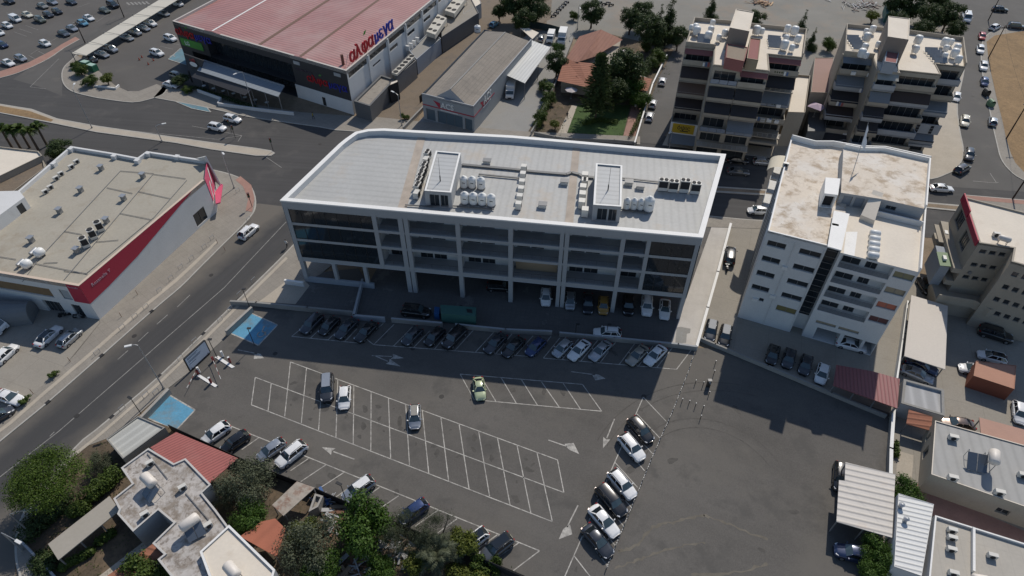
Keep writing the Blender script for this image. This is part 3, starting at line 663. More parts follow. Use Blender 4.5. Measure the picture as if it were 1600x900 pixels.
# ------------------------------------------------------------------ 2 clinic
H2 = 18.05
FL2 = G(1199.5,361,H2).xy; FR2 = G(1440,421,H2).xy; f2 = Fr(FL2, FR2)
cl = root('clinic_building', (*f2.q(10, -12), 0), 'white six-storey building with stained cream roof at the edge of the car park', 'building')
back = pxs([(1453,250), (1381,234), (1342,233), (1300,225.6), (1272.5,225.6), (1236,216)], H2)
P2 = [FL2, f2.q(8.3), f2.q(8.3, -1.6), f2.q(10.1, -1.6), f2.q(10.1), FR2]+back
wl = MB(); n2 = len(P2)
opsA = [(.5, 3.1, 15.5-2.93*k, 16.55-2.93*k) for k in range(4)]+[(5.0, 7.95, 15.5-2.93*k, 16.55-2.93*k) for k in range(4)]
opsA2 = [(5.0, 7.95, 3.85, 5.0), (2.2, 2.9, 4.7, 5.4)]
fA = Fr(P2[0], P2[1]); wall_face(wl, fA, 0, H2, opsA+opsA2, .3)
for o in opsA: window(cl, fA, *o, d=.3)
window(cl, fA, *opsA2[0], d=.2, gm=P('olive_shutter', (.20, .17, .07), .6), label='olive-brown shuttered window'); window(cl, fA, *opsA2[1], d=.2, bars=0)
for i in (1, 3): wall_face(wl, Fr(P2[i], P2[i+1]), 0, H2)
fs = Fr(P2[2], P2[3]); wl2 = MB(); wall_face(wl2, fs, 3.2, 16.9); wl2.build('stairwell_glazing', m_glass, cl); sb = MB()
for k in range(12): box_on(sb, fs, 0, fs.L, .02, .06, 3.6+k*1.15, 3.68+k*1.15)
sb.build('stairwell_mullions', m_frame, cl); wall_face(wl, fs, 0, 3.2)
fB = Fr(P2[4], P2[5])
bal = [(.4, 7.1, 14.95-2.93*k, 17.2-2.93*k, 1.5) for k in range(4)]; wins = [(7.4, 9.95, 15.6-2.93*k, 16.75-2.93*k) for k in range(4)]
gar = [(1.6, 5.0, .25, 2.75, 4.5), (5.6, 8.2, .25, 2.75, 4.5), (8.6, 10.1, .25, 2.7, 2.5)]; slit = [(1.0, 3.9, 3.55, 4.15), (4.3, 7.2, 3.55, 4.15)]
wall_face(wl, fB, 0, 17.5, bal+wins+gar+slit, .3)
wl.build('wall', m_white, cl)
cols = [P('olive_blind', (.24, .22, .13), .6), P('beige_blind', (.33, .28, .2), .6), P('orange_blind', (.50, .16, .10), .6), P('dark_red_blind', (.12, .05, .05), .6)]
for k, o in enumerate(wins): window(cl, fB, *o, d=.25, gm=cols[k], label=['olive-green blind in the window', 'beige blind in the window', 'orange blind in the window', 'dark red window'][k])
for o in slit: window(cl, fB, *o, d=.2, gm=cols[1])
fBi = Fr(fB.q(0, -1.5), fB.q(fB.L, -1.5))
for k, o in enumerate(bal):
    bi = MB(); dz = [(.8, 3.2, o[2]+.05, o[3]-.15), (3.9, 5.4, o[2]+.05, o[3]-.15)]; wall_face(bi, fBi, o[2], o[3], dz, .1, 0, .4, 7.1); bi.build('balcony_wall', m_white, cl)
    for d_ in dz: window(cl, fBi, *d_, d=.1, name='balcony_door')
    r = MB()
    for zz in (.15, .35, .55, .75): r.beam(fB.p(.4, o[2]+zz, -.05), fB.p(7.1, o[2]+zz, -.05), .04, .05)
    r.build('balcony_railing', m_rail, cl)
for o in gar:
    g3_ = MB(); fx = Fr(fB.q(0, -o[4]), fB.q(fB.L, -o[4])); g3_.poly([fx.p(o[0], o[2]), fx.p(o[1], o[2]), fx.p(o[1], o[3]), fx.p(o[0], o[3])]); g3_.build('garage_interior', m_bluegrey, cl)
wl = MB()
for i in range(5, n2):
    ff = Fr(P2[i], P2[(i+1) % n2]); ops = []
    if i == n2-1: ops = [(3+k*4.5, 4.6+k*4.5, z, z+1.3) for k in range(5) for z in (14.8, 11.9, 9, 6)]
    wall_face(wl, ff, 0, H2, ops, .2)
    for o in ops: window(cl, ff, *o, d=.2)
wl.build('rear_wall', m_white, cl)
# parapet walls around, not on the flat south-east front
In2 = inset(P2, .22); pr = MB()
def par(i, h0, h1, th=.22, m_=0):
    a, b = P2[i], P2[(i+1) % n2]; c, d = In2[(i+1) % n2], In2[i]
    pr.prism([a, b, c, d], h0, h1, 0)
for i in range(5, n2): par(i, H2-.9 if i < 11 else H2-.3, H2+(.75 if 6 <= i <= 10 else .12))
par(0, H2-.3, H2+.08); pr.build('parapet', m_whitecop, cl)
rf = MB().poly([(p.x, p.y, H2-.25) for p in [P2[0], P2[1], P2[2], f2.q(10.1, -1.6), f2.q(10.1, -17)]+pxs([(1316,300)], H2)+[P2[8], P2[9], P2[10], P2[11]]])
rf.build('roof', m_creamroof, cl)
tz = 17.42
MB().poly([(p.x, p.y, tz) for p in [P2[3], P2[4], P2[5], P2[6], P2[7], P2[8], f2.q(10.1, -15)]]).build('terrace_roof', m_creamclean, cl)
# raised north-east block
NE = pxs([(1314,301), (1375,310.5), (1446,326.5), (1452,252), (1381,236), (1342,235), (1318,230)], 19.7)
ne = MB(); fn0 = Fr(NE[0], NE[1]); fn1 = Fr(NE[1], NE[2])
dd = [(.6, 1.9, 17.6, 19.3), (2.3, 3.6, 17.6, 19.3)]; wall_face(ne, fn0, 17.3, 19.7, dd, .12)
for o in dd: window(cl, fn0, *o, d=.12, bars=0, gm=P('grey_door', (.2, .23, .27), .5), name='door')
d1 = [(1.2, 2.6, 18.2, 18.9)]; wall_face(ne, fn1, 17.3, 19.7, d1, .2); window(cl, fn1, *d1[0], d=.2)
for i in range(2, len(NE)): wall_face(ne, Fr(NE[i], NE[(i+1) % len(NE)]), 17.3, 19.7)
ne.build('upper_storey_wall', m_greywall, cl); MB().poly([(p.x, p.y, 19.7) for p in NE]).build('upper_roof', m_creamroof, cl)
uc = MB(); NI = inset(NE, .2)
for i in range(2, 6): uc.prism([NE[i], NE[(i+1) % 7], NI[(i+1) % 7], NI[i]], 19.7, 20.35)
uc.build('upper_parapet', m_whitecop, cl)
# terrace parapet, sloped white roofs, stair box
a, b = G(1372,330,18.3), G(1443,347,18.3); MB().beam((a.x, a.y, 17.9), (b.x, b.y, 17.9), .2, .9).build('terrace_parapet', m_white, cl)
pz = pxs([(1293,385), (1315,391), (1327.5,334), (1303,329)], 18.7); MB().prism(pz, 18.5, 18.7).build('metal_stair_roof', m_whitecop, cl)
q = pxs([(1348,330), (1370,339), (1376,311), (1360,306)], 18.9); MB().poly([(q[0].x, q[0].y, 18.2), (q[1].x, q[1].y, 18.2), (q[2].x, q[2].y, 20.0), (q[3].x, q[3].y, 20.0)]).prism(q, 17.3, 18.15).build('sloped_hatch_roof', m_creamclean, cl)
sx = pxs([(1288,302), (1309.5,304.5), (1313,279), (1290,277)], 20.3); sbx = MB(); fx = Fr(sx[0], sx[1])
wall_face(sbx, fx, 17.8, 20.3, [(.25, fx.L-.25, 17.9, 19.9, .6)], .6)
for i in range(1, 4): wall_face(sbx, Fr(sx[i], sx[(i+1) % 4]), 17.8, 20.3)
sbx.poly([(p.x, p.y, 20.3) for p in sx]); sbx.poly([fx.p(.25, 17.9, -.6), fx.p(fx.L-.25, 17.9, -.6), fx.p(fx.L-.25, 19.9, -.6), fx.p(.25, 19.9, -.6)], 1); sbx.build('roof_stair_house', [m_whitecop, m_dark], cl)
for a_ in (4.1, 8.1): MB().beam(fA.p(a_, .3, .06), fA.p(a_, 17.4, .06), .09, .09).build('downpipe', m_white, cl)
for a_, z_ in ((3.6, 12.2), (3.5, 6.2), (1.2, 4.6)): box_on(MB(), fA, a_, a_+.8, .02, .32, z_, z_+.55).build('air_conditioner', m_whitep, cl)
fW_ = Fr(P2[-1], P2[0])
for a_ in (9, 14, 19, 23): MB().beam(fW_.p(a_, .3, .08), fW_.p(a_, 17.6, .08), .1, .1).build('downpipe', m_frame, cl)
# barrel awning on the west side
fw2 = Fr(P2[-1], P2[0]); aw = MB(); n_ = 8
for i in range(n_):
    t0, t1 = math.pi/2*i/n_, math.pi/2*(i+1)/n_
    aw.poly([fw2.p(2.5, 14.5+1.4*math.sin(t0), 2.3*math.cos(t0)), fw2.p(6.5, 14.5+1.4*math.sin(t0), 2.3*math.cos(t0)), fw2.p(6.5, 14.5+1.4*math.sin(t1), 2.3*math.cos(t1)), fw2.p(2.5, 14.5+1.4*math.sin(t1), 2.3*math.cos(t1))])
aw.build('barrel_awning', P('cream_canvas', (.6, .54, .42), .7), cl)
for z in (13.6, 10.6, 7.6):
    b = MB(); box_on(b, fw2, 2.5, 6.5, 0, 1.3, z-.2, z+.0); box_on(b, fw2, 2.5, 6.5, 1.22, 1.3, z, z+.9); b.build('side_balcony', m_white, cl)
# patches on the roof, five lying tanks
sheetz = MB(); sheetz.poly([(p.x, p.y, 17.44) for p in pxs([(1322,362), (1340,362), (1335,400), (1318,396)], 17.44)]); sheetz.build('roof_patch', m_whitecop, cl)
for i, y in enumerate((363.5, 372, 380.5, 389, 398)):
    a = G(1359-i*.9, y, 17.9); b = G(1376-i*.6, y+2.4, 17.9); r = root('water_tank', (a.x, a.y, 17.43), ORD[i]+' lying white tank from the back of the clinic roof row', 'water tank', 'lying tanks on the clinic roof')
    d = (b-a).normalized(); L_ = (b-a).length
    MB().lathe(a, [(.0, 0), (.35, .05), (.5, .15), (.52, L_*.5), (.5, L_-.15), (.35, L_-.05), (0, L_)], 16, 0, d).build('tank_body', m_whitep, r, smooth=True)
    st = MB()
    for k in (.25, .75): c = a+d*L_*k; st.box(c.xy, (d.x, d.y), .06, .4, 17.43, 17.75)
    st.build('stand', m_frame, r)
# flag on its pole
b = G(1327,287,18.0); t_ = G(1357,191,26.5); fp = root('flagpole', b, 'tall thin flagpole with a limp white flag on the clinic roof', 'flagpole')
MB().cyl(b, t_, .06, .03, 6).build('pole', m_steel, fp)
fg_ = MB(); dv = (t_-b); 
pts = [b+dv*.97, b+dv*.72+Vector((.1, 0, 0)), b+dv*.55+Vector((1.5, -.6, -1.3)), b+dv*.62+Vector((1.2, -.2, -.3)), b+dv*.85+Vector((.6, .1, 0))]
k = 8; L0 = [(b+dv*.97).lerp(b+dv*.64, i/k) for i in range(k+1)]; L1 = [L0[i]+Vector((.25+.9*(i/k)+.15*math.sin(i*1.7), -.12*math.cos(i*2.1), -.6-.9*(i/k))) for i in range(k+1)]
for i in range(k): fg_.poly([L0[i], L0[i+1], L1[i+1], L1[i]])
fg_.build('flag', P('white_cloth', (.72, .74, .76), .8), fp)
# ------------------------------------------------------------------ 3 white and red shop, left
m_shoproof = M('grey_beige_roof_felt', (0.37, 0.34, 0.28), 0.92, 0.06, 0.25, 3, 0.08, stain=[(0.22, 0.55, 0.75, (0.27, 0.22, 0.16), 0.7), (0.9, 0.66, 0.8, (0.16, 0.13, 0.10), 0.6)])
m_crimson = P('crimson_cladding', (0.40, 0.025, 0.055), 0.6)
m_magenta = P('magenta_panel', (0.62, 0.10, 0.18), 0.5)
m_wood = M('brown_cladding', (0.23, 0.15, 0.08), 0.8, 0.15, 0.8, stripe=(-12, .25, .01, .15))
H3 = 7.6
A3 = [(-150,402), (123,447), (319.5,281), (323,250), (229,236), (215,246), (178,239), (110,228), (0,322), (-60,372)]
P3 = pxs(A3, H3)
rs = root('shop_building', (*(G(60,380,0).xy), 0), 'white shop building with crimson cladding at the street corner', 'building')
n = len(P3); wl = MB(); f3 = Fr(P3[0], P3[1]); f3s = Fr(P3[1], P3[2])
L3 = f3.L; o0 = [(2, L3-6.4, 3.7, 5.7, .25), (L3-4.6, L3-2.9, 3.9, 6.0, .15), (L3-4.1, L3-2.4, .05, 2.8, .2), (L3-9.5, L3-6.2, .05, 2.7, .4)]
wall_face(wl, f3, 0, H3, o0, .3)
wall_face(wl, f3s, 0, 7.3 if False else H3, [(24.9, 28.0, .6, 3.3, .2)] if f3s.L > 29 else [], .2)
for i in range(2, n): wall_face(wl, Fr(P3[i], P3[(i+1) % n]), 0, H3)
In = inset(P3, .45)
for i in range(3, n):
    a, b = In[i], In[(i+1) % n]; wl.poly([(b.x, b.y, H3-1.0), (a.x, a.y, H3-1.0), (a.x, a.y, H3), (b.x, b.y, H3)])
    wl.poly([(*P3[i], H3), (*P3[(i+1) % n], H3), (*b, H3), (*a, H3)])
wl.build('wall', m_white, rs)
g_ = MB().poly([f3.p(o0[0][0], 3.7, -.24), f3.p(o0[0][1], 3.7, -.24), f3.p(o0[0][1], 5.7, -.24), f3.p(o0[0][0], 5.7, -.24)]); g_.build('brown_cladding', m_wood, rs)
window(rs, f3, *o0[1][:4], d=.15, bars=0, gm=P('pale_panel', (.35, .38, .4), .5)); window(rs, f3, *o0[2][:4], d=.2, bars=0, name='door'); window(rs, f3, *o0[3][:4], d=.35, bars=3, name='shop_front')
if f3s.L > 29: window(rs, f3s, 24.9, 28.0, .6, 3.3, d=.15, bars=1, gm=m_glass, fm=m_blackmetal)
c_ = MB(); c_.poly([f3s.p(-.02, H3-3.9, .04), f3s.p(4, H3-3.7, .04), f3s.p(11, H3-3.0, .04), f3s.p(25, H3-.45, .04), f3s.p(27, H3-.02, .04), f3s.p(-.02, H3-.02, .04)])
c_.poly([f3.p(L3-2.4, H3-.02, .04), f3.p(L3-2.75, H3-3.9, .04), f3.p(L3+.02, H3-3.9, .04), f3.p(L3+.02, H3-.02, .04)]); c_ = MB() if False else c_
c_.build('crimson_cladding', m_crimson, rs)
text('lettering', 'Rosanella Y', P('pink_letters', (.5, .35, .4), .6), rs, f3s.p(1.7, 5.9, .06), (*f3s.u, 0), (0, 0, 1), .85, .02, align='LEFT')
text('lettering', 'Rosanella', P('pink_letters', (.65, .45, .5), .6), rs, f3.p(L3-2.2, 6.9, .06), (*f3.u, 0), (0, 0, 1), .45, .02)
MB().poly([(p.x, p.y, H3-.7) for p in [P3[0], P3[1], P3[2]]+In[3:]]).build('roof', m_shoproof, rs)
lip = MB()
for i in (0, 1): a, b = P3[i], P3[i+1]; c, d = In[i+1], In[i]; lip.prism([a, b, c, d], H3-.75, H3+.02)
lip.build('parapet', M('peach_coping', (.6, .48, .38), .8, .05), rs)
for (px, py) in ((110,232), (83,255), (178,243), (214,250), (231,239), (276,244)):
    c = G(px, py, H3).xy; MB().box(c, f3.u, .45, .45, H3-1.0, H3+.1).build('parapet_pier', m_white, rs)
# magenta entrance side with white strokes, canopy and white fin
f3e = Fr(P3[2], P3[3]); box_on(MB(), f3e, .1, f3e.L-.1, .02, .1, 2.6, H3+.1).build('magenta_panel', m_magenta, rs)
w1 = MB(); L_ = f3e.L
w1.poly([f3e.p(L_*.62, 7.2, .14), f3e.p(L_*.50, 4.2, .14), f3e.p(L_*.60, 4.2, .14), f3e.p(L_*.74, 7.2, .14)]); w1.poly([f3e.p(L_*.30, 5.6, .14), f3e.p(L_*.1, 2.9, .14), f3e.p(L_*.2, 2.9, .14), f3e.p(L_*.42, 5.6, .14)])
w1.build('white_stroke', m_whitep, rs)
cn = MB(); cb0 = [G(336,300,2.6).xy, G(345,287,2.6).xy, G(348,288,2.6).xy, G(344,316,2.6).xy, G(337,318,2.6).xy]
cn.prism(ccw(cb0), 2.35, 2.6).build('entrance_canopy', m_magenta, rs)
wf = MB(); w0, w1_, w2 = G(307,247,8.0), G(322,243.5,9.2), G(346,290,2.0)
th = Vector((-.12, -.25, 0)); tri = [w0, w1_, w2, G(338,283,2.5), G(322,252,7.4)]
wf.poly(tri); wf.poly([p+th for p in reversed(tri)])
for i in range(5): wf.poly([tri[i], tri[i]+th, tri[(i+1) % 5]+th, tri[(i+1) % 5]])
wf.build('white_fin', m_white, rs)
# upper white volume with door on its roof, far left
uv = MB(); UV = pxs([(-40,365), (38,308), (30,298), (-60,300)], 9.2); fu = Fr(UV[0], UV[1])
wall_face(uv, fu, H3-1, 9.2, [(fu.L-2.2, fu.L-.9, 6.75, 8.7, .15)], .15)
for i in range(1, 4): wall_face(uv, Fr(UV[i], UV[(i+1) % 4]), H3-1, 9.2)
uv.poly([(p.x, p.y, 9.2) for p in UV]); uv.build('upper_volume', m_white, rs); window(rs, fu, fu.L-2.2, fu.L-.9, 6.75, 8.7, d=.15, bars=0, name='roof_door')
# thin pipes on the roof
pp = MB()
for pts in (((188,267),(60,405),(35,440)), ((239,272),(100,437)), ((292,281),(240,340),(135,427),(100,423)), ((188,267),(240,271)), ((167,293),(207,302)), ((239,272),(290,279)), ((216,299),(266,310)), ((100,361),(128,366)), ((187,333),(237,343)), ((52,411),(137,428)), ((0,401),(25,405)), ((68,411),(90,410)), ((150,378),(185,375))):
    pp.tube([G(*p, H3-.58) for p in pts], .05, 5)
pp.build('roof_pipes', m_frame, rs)
# ------------------------------------------------------------------ 4 supermarket
m_charcoal = M('charcoal_cladding', (0.035, 0.035, 0.038), 0.6, 0.05, 0.3)
m_redroof = M('red_ribbed_roof', (0.40, 0.19, 0.17), 0.5, 0.10, 0.15, 2, 0.05, stripe=(-29.5, 1.05, 0.03, 0.42), stain=[(0.06, 0.45, 0.7, (0.42, 0.29, 0.26), 0.7)], streak=(61, 6, .1))
H4 = 11.0
P4 = pxs([(269,33), (541,111)], H4); ff = Fr(P4[0], P4[1]); fs4 = Fr(P4[1], G(700,-20,H4).xy); D4 = 62
P4 = [P4[0], P4[1], P4[1]+fs4.u*75, P4[0]+fs4.u*75]
sm = root('supermarket_building', (*ff.q(29, -20), 0), 'large supermarket with ribbed red roof and charcoal front', 'building')
wl = MB(); wall_face(wl, ff, 3.9, H4, [(11.3, 41, 4.0, 8.7, 2.2)], 2.2); wall_face(wl, ff, 0, 3.9, [(4, 40.5, 0, 3.8999, 3.5)], 3.5)
wl.build('front_cladding', m_charcoal, sm)
wl = MB(); box_on(wl, ff, 40.6, 58.6, 0, .08, 0, 3.55); wl.build('white_base', m_white, sm)
wl = MB(); fsd = Fr(P4[1], P4[2]); ops = [(.6+k*10.1, 9.2+k*10.1, 8.9, 10.2) for k in range(6)]+[(20+k*10.1, 25+k*10.1, 7.0, 7.9) for k in range(3)]+[(11.5, 15.5, 6.9, 7.4)]
wall_face(wl, fsd, 0, H4, ops, .15)
for k in range(7): box_on(wl, fsd, 9.6+k*10.1-.0, 9.6+k*10.1+.45, 0, .25, 0, H4-.3)
for i in (2, 3): wall_face(wl, Fr(P4[i], P4[(i+1) % 4]), 0, H4)
wl.build('wall', m_white, sm)
for o in ops: window(sm, fsd, *o, d=.15, bars=2)
gz = Fr(ff.q(0, -2.1), ff.q(58, -2.1)); window(sm, gz, 11.3, 41, 4.0, 8.7, d=0, bars=22, fm=m_blackmetal, gm=m_glass, name='glazed_facade')
gz2 = Fr(ff.q(0, -3.4), ff.q(58, -3.4)); window(sm, gz2, 4, 40.5, .05, 3.8, d=0, bars=16, fm=m_blackmetal, gm=m_glass, name='entrance_glazing')
In = inset(P4, .5); cpn = MB()
for i in range(4): cpn.prism([P4[i], P4[(i+1) % 4], In[(i+1) % 4], In[i]], H4-.8, H4+.05)
cpn.build('coping', M('pale_coping', (.5, .46, .42), .7, .05), sm)
rf = MB(); zr = H4-.35
def rp4(a, b, z): q = P4[0]+ff.u*a+fs4.u*b; return (q.x, q.y, z)
segs = [(0, -.2), (14.8, .55), (29.8, -.25), (44.3, .5), (58.5, -.2)]
for (a, za), (b, zb) in zip(segs, segs[1:]): rf.poly([rp4(a, 0, zr+za), rp4(b, 0, zr+zb), rp4(b, 75, zr+zb), rp4(a, 75, zr+za)])
rf.build('roof', m_redroof, sm)
rg = MB()
for a, w_, z in ((14.6, .5, .58),): rg.poly([rp4(a-w_/2, .4, zr+z), rp4(a+w_/2, .4, zr+z), rp4(a+w_/2, 74, zr+z), rp4(a-w_/2, 74, zr+z)])
rg.build('ridge_cap', m_whitecop, sm)
rg = MB()
for a, w_, z in ((29.8, .9, -.16), (44.3, .8, .54)): rg.poly([rp4(a-w_/2, .4, zr+z), rp4(a+w_/2, .4, zr+z), rp4(a+w_/2, 74, zr+z), rp4(a-w_/2, 74, zr+z)])
rg.build('roof_gutter', P('brown_gutter', (.16, .09, .06), .7), sm)
m_sred = P('sign_red', (.42, .01, .02), .5); m_sblue = P('sign_blue', (.02, .03, .30), .5); m_sgreen = P('sign_green', (.06, .28, .04), .5)
def alfa(org, xd, size, par, ex=.12, bold=.02):
    t1 = text('red_letters', 'αλφα', m_sred, par, org, xd, (0, 0, 1), size, ex, bold)
    wd = max((Vector(v.co)-Vector(org)+Vector(par['_o'])).dot(Vector(xd).normalized()) for v in t1.data.vertices)
    text('blue_letters', 'μεγα', m_sblue, par, Vector(org)+Vector(xd).normalized()*(wd+.06*size), xd, (0, 0, 1), size, ex, bold)
    lf = MB(); o = Vector(org)+Vector(xd).normalized()*wd*.62+Vector((0, 0, size*.86)); x = Vector(xd).normalized()
    lf.poly([o, o+x*size*.22+Vector((0, 0, -.03)), o+x*size*.4+Vector((0, 0, size*.16)), o+x*size*.15+Vector((0, 0, size*.17))]); lf.build('green_leaf', m_sgreen, par)
sg = root('roof_sign', fsd.p(7, H4, -.5), 'large red and blue standing letters on the red roof edge', 'sign')
alfa(fsd.p(3.0, H4+.35, -.6), (*fsd.u, 0), 4.4, sg, .15, .05)
st = MB()
for k in range(9): st.beam(fsd.p(3+k*2.0, H4-.3, -1.9), fsd.p(3+k*2.0, H4+2.6, -.75), .08, .08)
st.build('support_strut', m_steel, sg)
alfa(ff.p(-.1, 7.75, .1), (*ff.u, 0), 2.7, sm, .1, .02); alfa(ff.p(45.3, 5.6, .1), (*ff.u, 0), 2.5, sm, .1, .02)
text('grey_letters', 'ΥΠΕΡΑΓΟΡΕΣ', P('dim_letters', (.09, .07, .09), .6), sm, ff.p(42.2, 7.6, .1), (*ff.u, 0), (0, 0, 1), .8, .05)
box_on(MB(), ff, .9, 9.2, .02, .16, 5.0, 7.0).build('green_sign_board', m_sgreen, sm); text('white_letters', 'LG', m_whitep, sm, ff.p(2.4, 5.4, .18), (*ff.u, 0), (0, 0, 1), 1.5, .02, .03)
for a in (41.9, 54.5): box_on(MB(), ff, a, a+2.0, .02, .1, 9.0, 9.8).build('grey_plate', m_greywall, sm)
box_on(MB(), ff, 49, 50, .02, .1, .1, 2.3).build('door', m_dark, sm)
c = rp4(55.6, 3.0, 10.6); MB().cyl(c, (c[0], c[1], 13.0), .35, .35, 12).build('flue', P('rust_flue', (.16, .07, .05), .7), sm)
# side pylon with emblem and front canopies
py = root('entrance_pylon', G(300,110,0), 'dark triangular entrance screen with red and white emblem', 'sign panel')
pf = Fr(G(295,118,0).xy, G(318,124,0).xy); wd = MB(); t = [G(287,84,6.5), G(318,95,6.5), G(312,113,3.2), G(294,110,3.2)]
wd.poly(t); th = Vector((.1, .3, 0)); wd.poly([p+th for p in reversed(t)])
for i in range(4): wd.poly([t[i], t[i]+th, t[(i+1) % 4]+th, t[(i+1) % 4]])
for p in (t[2], t[3]): wd.beam(p, (p.x, p.y, 0), .3, .3)
wd.build('screen', m_charcoal, py); nrm = (t[1]-t[0]).cross(t[2]-t[0]).normalized()
if nrm.z < 0: nrm = -nrm
cc = (t[0]+t[1]+t[2]+t[3])/4+nrm*.08; x = (t[1]-t[0]).normalized(); y = nrm.cross(x)
MB().poly([cc+x*1.5*math.cos(a)+y*.55*math.sin(a) for a in [i*math.pi/8 for i in range(16)]]).build('white_emblem', m_whitep, py)
text('red_letters', 'caffè', P('caffe_red', (.35, .02, .03), .5), py, cc+x*-1.4+y*.6, x, y, 1.2, .02)
cn1 = root('front_canopy', G(380,130,0), 'long grey metal canopy along the supermarket terrace', 'canopy')
q = [G(318,95,4.6), G(308,110,4.6), G(434.5,151,4.6), G(444,135,4.6)]
MB().prism([p.xy for p in q], 4.45, 4.6).build('canopy_roof', M('grey_metal_canopy', (.24, .27, .30), .5, .06, .3, stripe=(60, 1.4, .02, .1)), cn1)
for k in range(7): p = q[1].lerp(q[2], k/6); MB().beam((p.x, p.y+.4, 0), (p.x, p.y+.4, 4.45), .16, .16).build('post', m_frame, cn1)
MB().beam(q[0]+Vector((0, 0, .1)), q[3]+Vector((0, 0, .1)), .3, .35).build('gutter', m_steel, cn1)
cn2 = root('awning', G(345,135,0), 'dark fabric awning below the grey supermarket canopy', 'awning')
q = [G(308,111,4.3), G(299,120,3.4), G(383,149,3.4), G(393,140,4.3)]
a_ = MB(); a_.poly(q); a_.poly([p-Vector((0, 0, .06)) for p in reversed(q)]); a_.build('awning_fabric', P('charcoal_fabric', (.055, .055, .06), .9), cn2)
tr = root('terrace_wall', G(400,170,0), 'low white terrace wall in front of the supermarket', 'wall')
t = MB()
for a, b in (((309,142),(346,155)), ((346,155),(341,163)), ((341,163),(400,171)), ((400,171),(459,178))):
    t.beam(G(*a, .45), G(*b, .45), .3, .9)
t.build('terrace_wall_body', m_white, tr)
# terrace tables as café furniture
for i, (px, py) in enumerate(((320,138),(335,142),(350,146),(366,150),(384,156),(400,160),(418,164),(352,120),(362,119),(372,121),(384,124),(398,127),(415,132),(430,138))):
    p = G(px, py, 0); r = root('cafe_table', p, 'small café table, '+ORD[i]+' from the left on the shaded supermarket terrace' if i < 7 else 'small display table, '+ORD[i-7]+' from the left along the supermarket glazing', 'table', 'tables on the supermarket terrace')
    MB().cyl(p+Vector((0, 0, .72)), p+Vector((0, 0, .76)), .5, n=12).build('tabletop', m_whitep, r); MB().cyl(p, p+Vector((0, 0, .72)), .05, n=6).build('leg', m_blackmetal, r); MB().cyl(p, p+Vector((0, 0, .04)), .28, n=10).build('foot', m_blackmetal, r)
# ------------------------------------------------------------------ service yard blocks along the supermarket
def block(name, pts, h, label, cat, wallm, roofm, z0=0, rim=.15, ph=.12, group=None, ops={}, cop=None, **kw):
    return px_box(name, pts, h, z0, label, cat, wallm, roofm, rim, ph, ops, group, cop or wallm, **kw)[0]
m_dkgrey = M('dark_grey_metal', (.11, .115, .12), .6, .08, .5)
m_louvre = M('louvred_screen', (.2, .2, .2), .6, .08, .5, stripe=(0, .4, .01, .3))
s1 = block('service_annex', [(553,158), (578,166), (617,124), (595,117)], 4.1, 'dark grey service annex at the supermarket corner', 'annex', m_dkgrey, M('dirty_flat_roof', (.3, .27, .23), .9, .2, .4, stain=(.8, .5, .7, (.1, .09, .08), .7)), rim=.5, ph=.4)
s2 = block('louvred_enclosure', [(619,121), (650,95), (640,84), (612,112)], 4.6, 'long louvred plant enclosure beside the dirt alley', 'plant enclosure', m_louvre, m_dkgrey, rim=.2, ph=.3)
s3 = block('cold_store', [(651,93), (689,60), (672,48), (640,80)], 4.2, 'blue-grey railed cold store beside the alley', 'annex', m_bluegrey, m_conc_lot2, rim=.2, ph=.2)
s4 = block('cold_store', [(690,58), (748,20), (735,-5), (690,28)], 4.6, 'dark high plant store at the far end of the alley', 'annex', m_dkgrey, m_conc_lot, rim=.2, ph=.2)
s5 = block('container_store', [(724,22), (752,5), (742,-20), (724,-5)], 4.4, 'pale grey container store at the top of the alley', 'annex', m_greywall, m_creamclean, rim=.1, ph=.1)
s6 = block('loading_box', [(608,134), (622,128), (622,124), (610,128)], 4.6, 'small dark loading box with pale roof in the alley', 'box', m_dark, m_creamroof, ph=.05)
def fanbank(pts, z, h, cols, rows, label, group, legs=True):
    P_ = pxs(pts, z+h); r = root('condenser_bank', (*P_[0], z), label, 'condenser', group)
    MB().prism(P_, z+h*.45, z+h).build('housing', P('cream_metal', (.55, .52, .45), .5), r)
    e1 = (P_[1]-P_[0])/cols; e2 = (P_[3]-P_[0])/rows
    for i in range(cols):
        for j in range(rows):
            c = P_[0]+e1*(i+.5)+e2*(j+.5); rr = min(e1.length, e2.length)*.36
            MB().cyl((c.x, c.y, z+h-.02), (c.x, c.y, z+h+.12), rr, rr, 14).build('fan', m_dark, r)
    if legs:
        for q in P_: MB().beam((q.x, q.y, z), (q.x, q.y, z+h*.45), .12, .12).build('leg', m_frame, r)
fanbank([(666,49), (680,54), (698,28), (684,22)], 4.4, 2.2, 2, 3, 'six-fan condenser bank nearer the camera on the supermarket side', 'condensers by the supermarket')
fanbank([(695,16), (710,21), (729,-4), (714,-9)], 4.4, 2.2, 2, 3, 'six-fan condenser bank farther up the supermarket side', 'condensers by the supermarket')
fanbank([(612,113), (620,116), (648,88), (642,84)], 4.5, 1.0, 1, 6, 'long narrow row of six fans on the louvred enclosure', 'condensers by the supermarket', False)
for i, (px, py) in enumerate(((637,75),(642,71),(647,67),(652,62))):
    p = G(px, py, 5.0); r = root('ac_unit', (p.x, p.y, 4.25), ORD[i]+' cream upright unit of the four against the supermarket wall', 'air conditioner', 'upright units against the supermarket wall')
    MB().box(p.xy, fsd.u, .25, .5, 4.3, 5.6).build('case', m_whitep, r); MB().box(p.xy+fsd.n*.0+Vector((.0, 0)), fsd.u, .3, .3, 4.25, 4.3).build('base', m_frame, r)
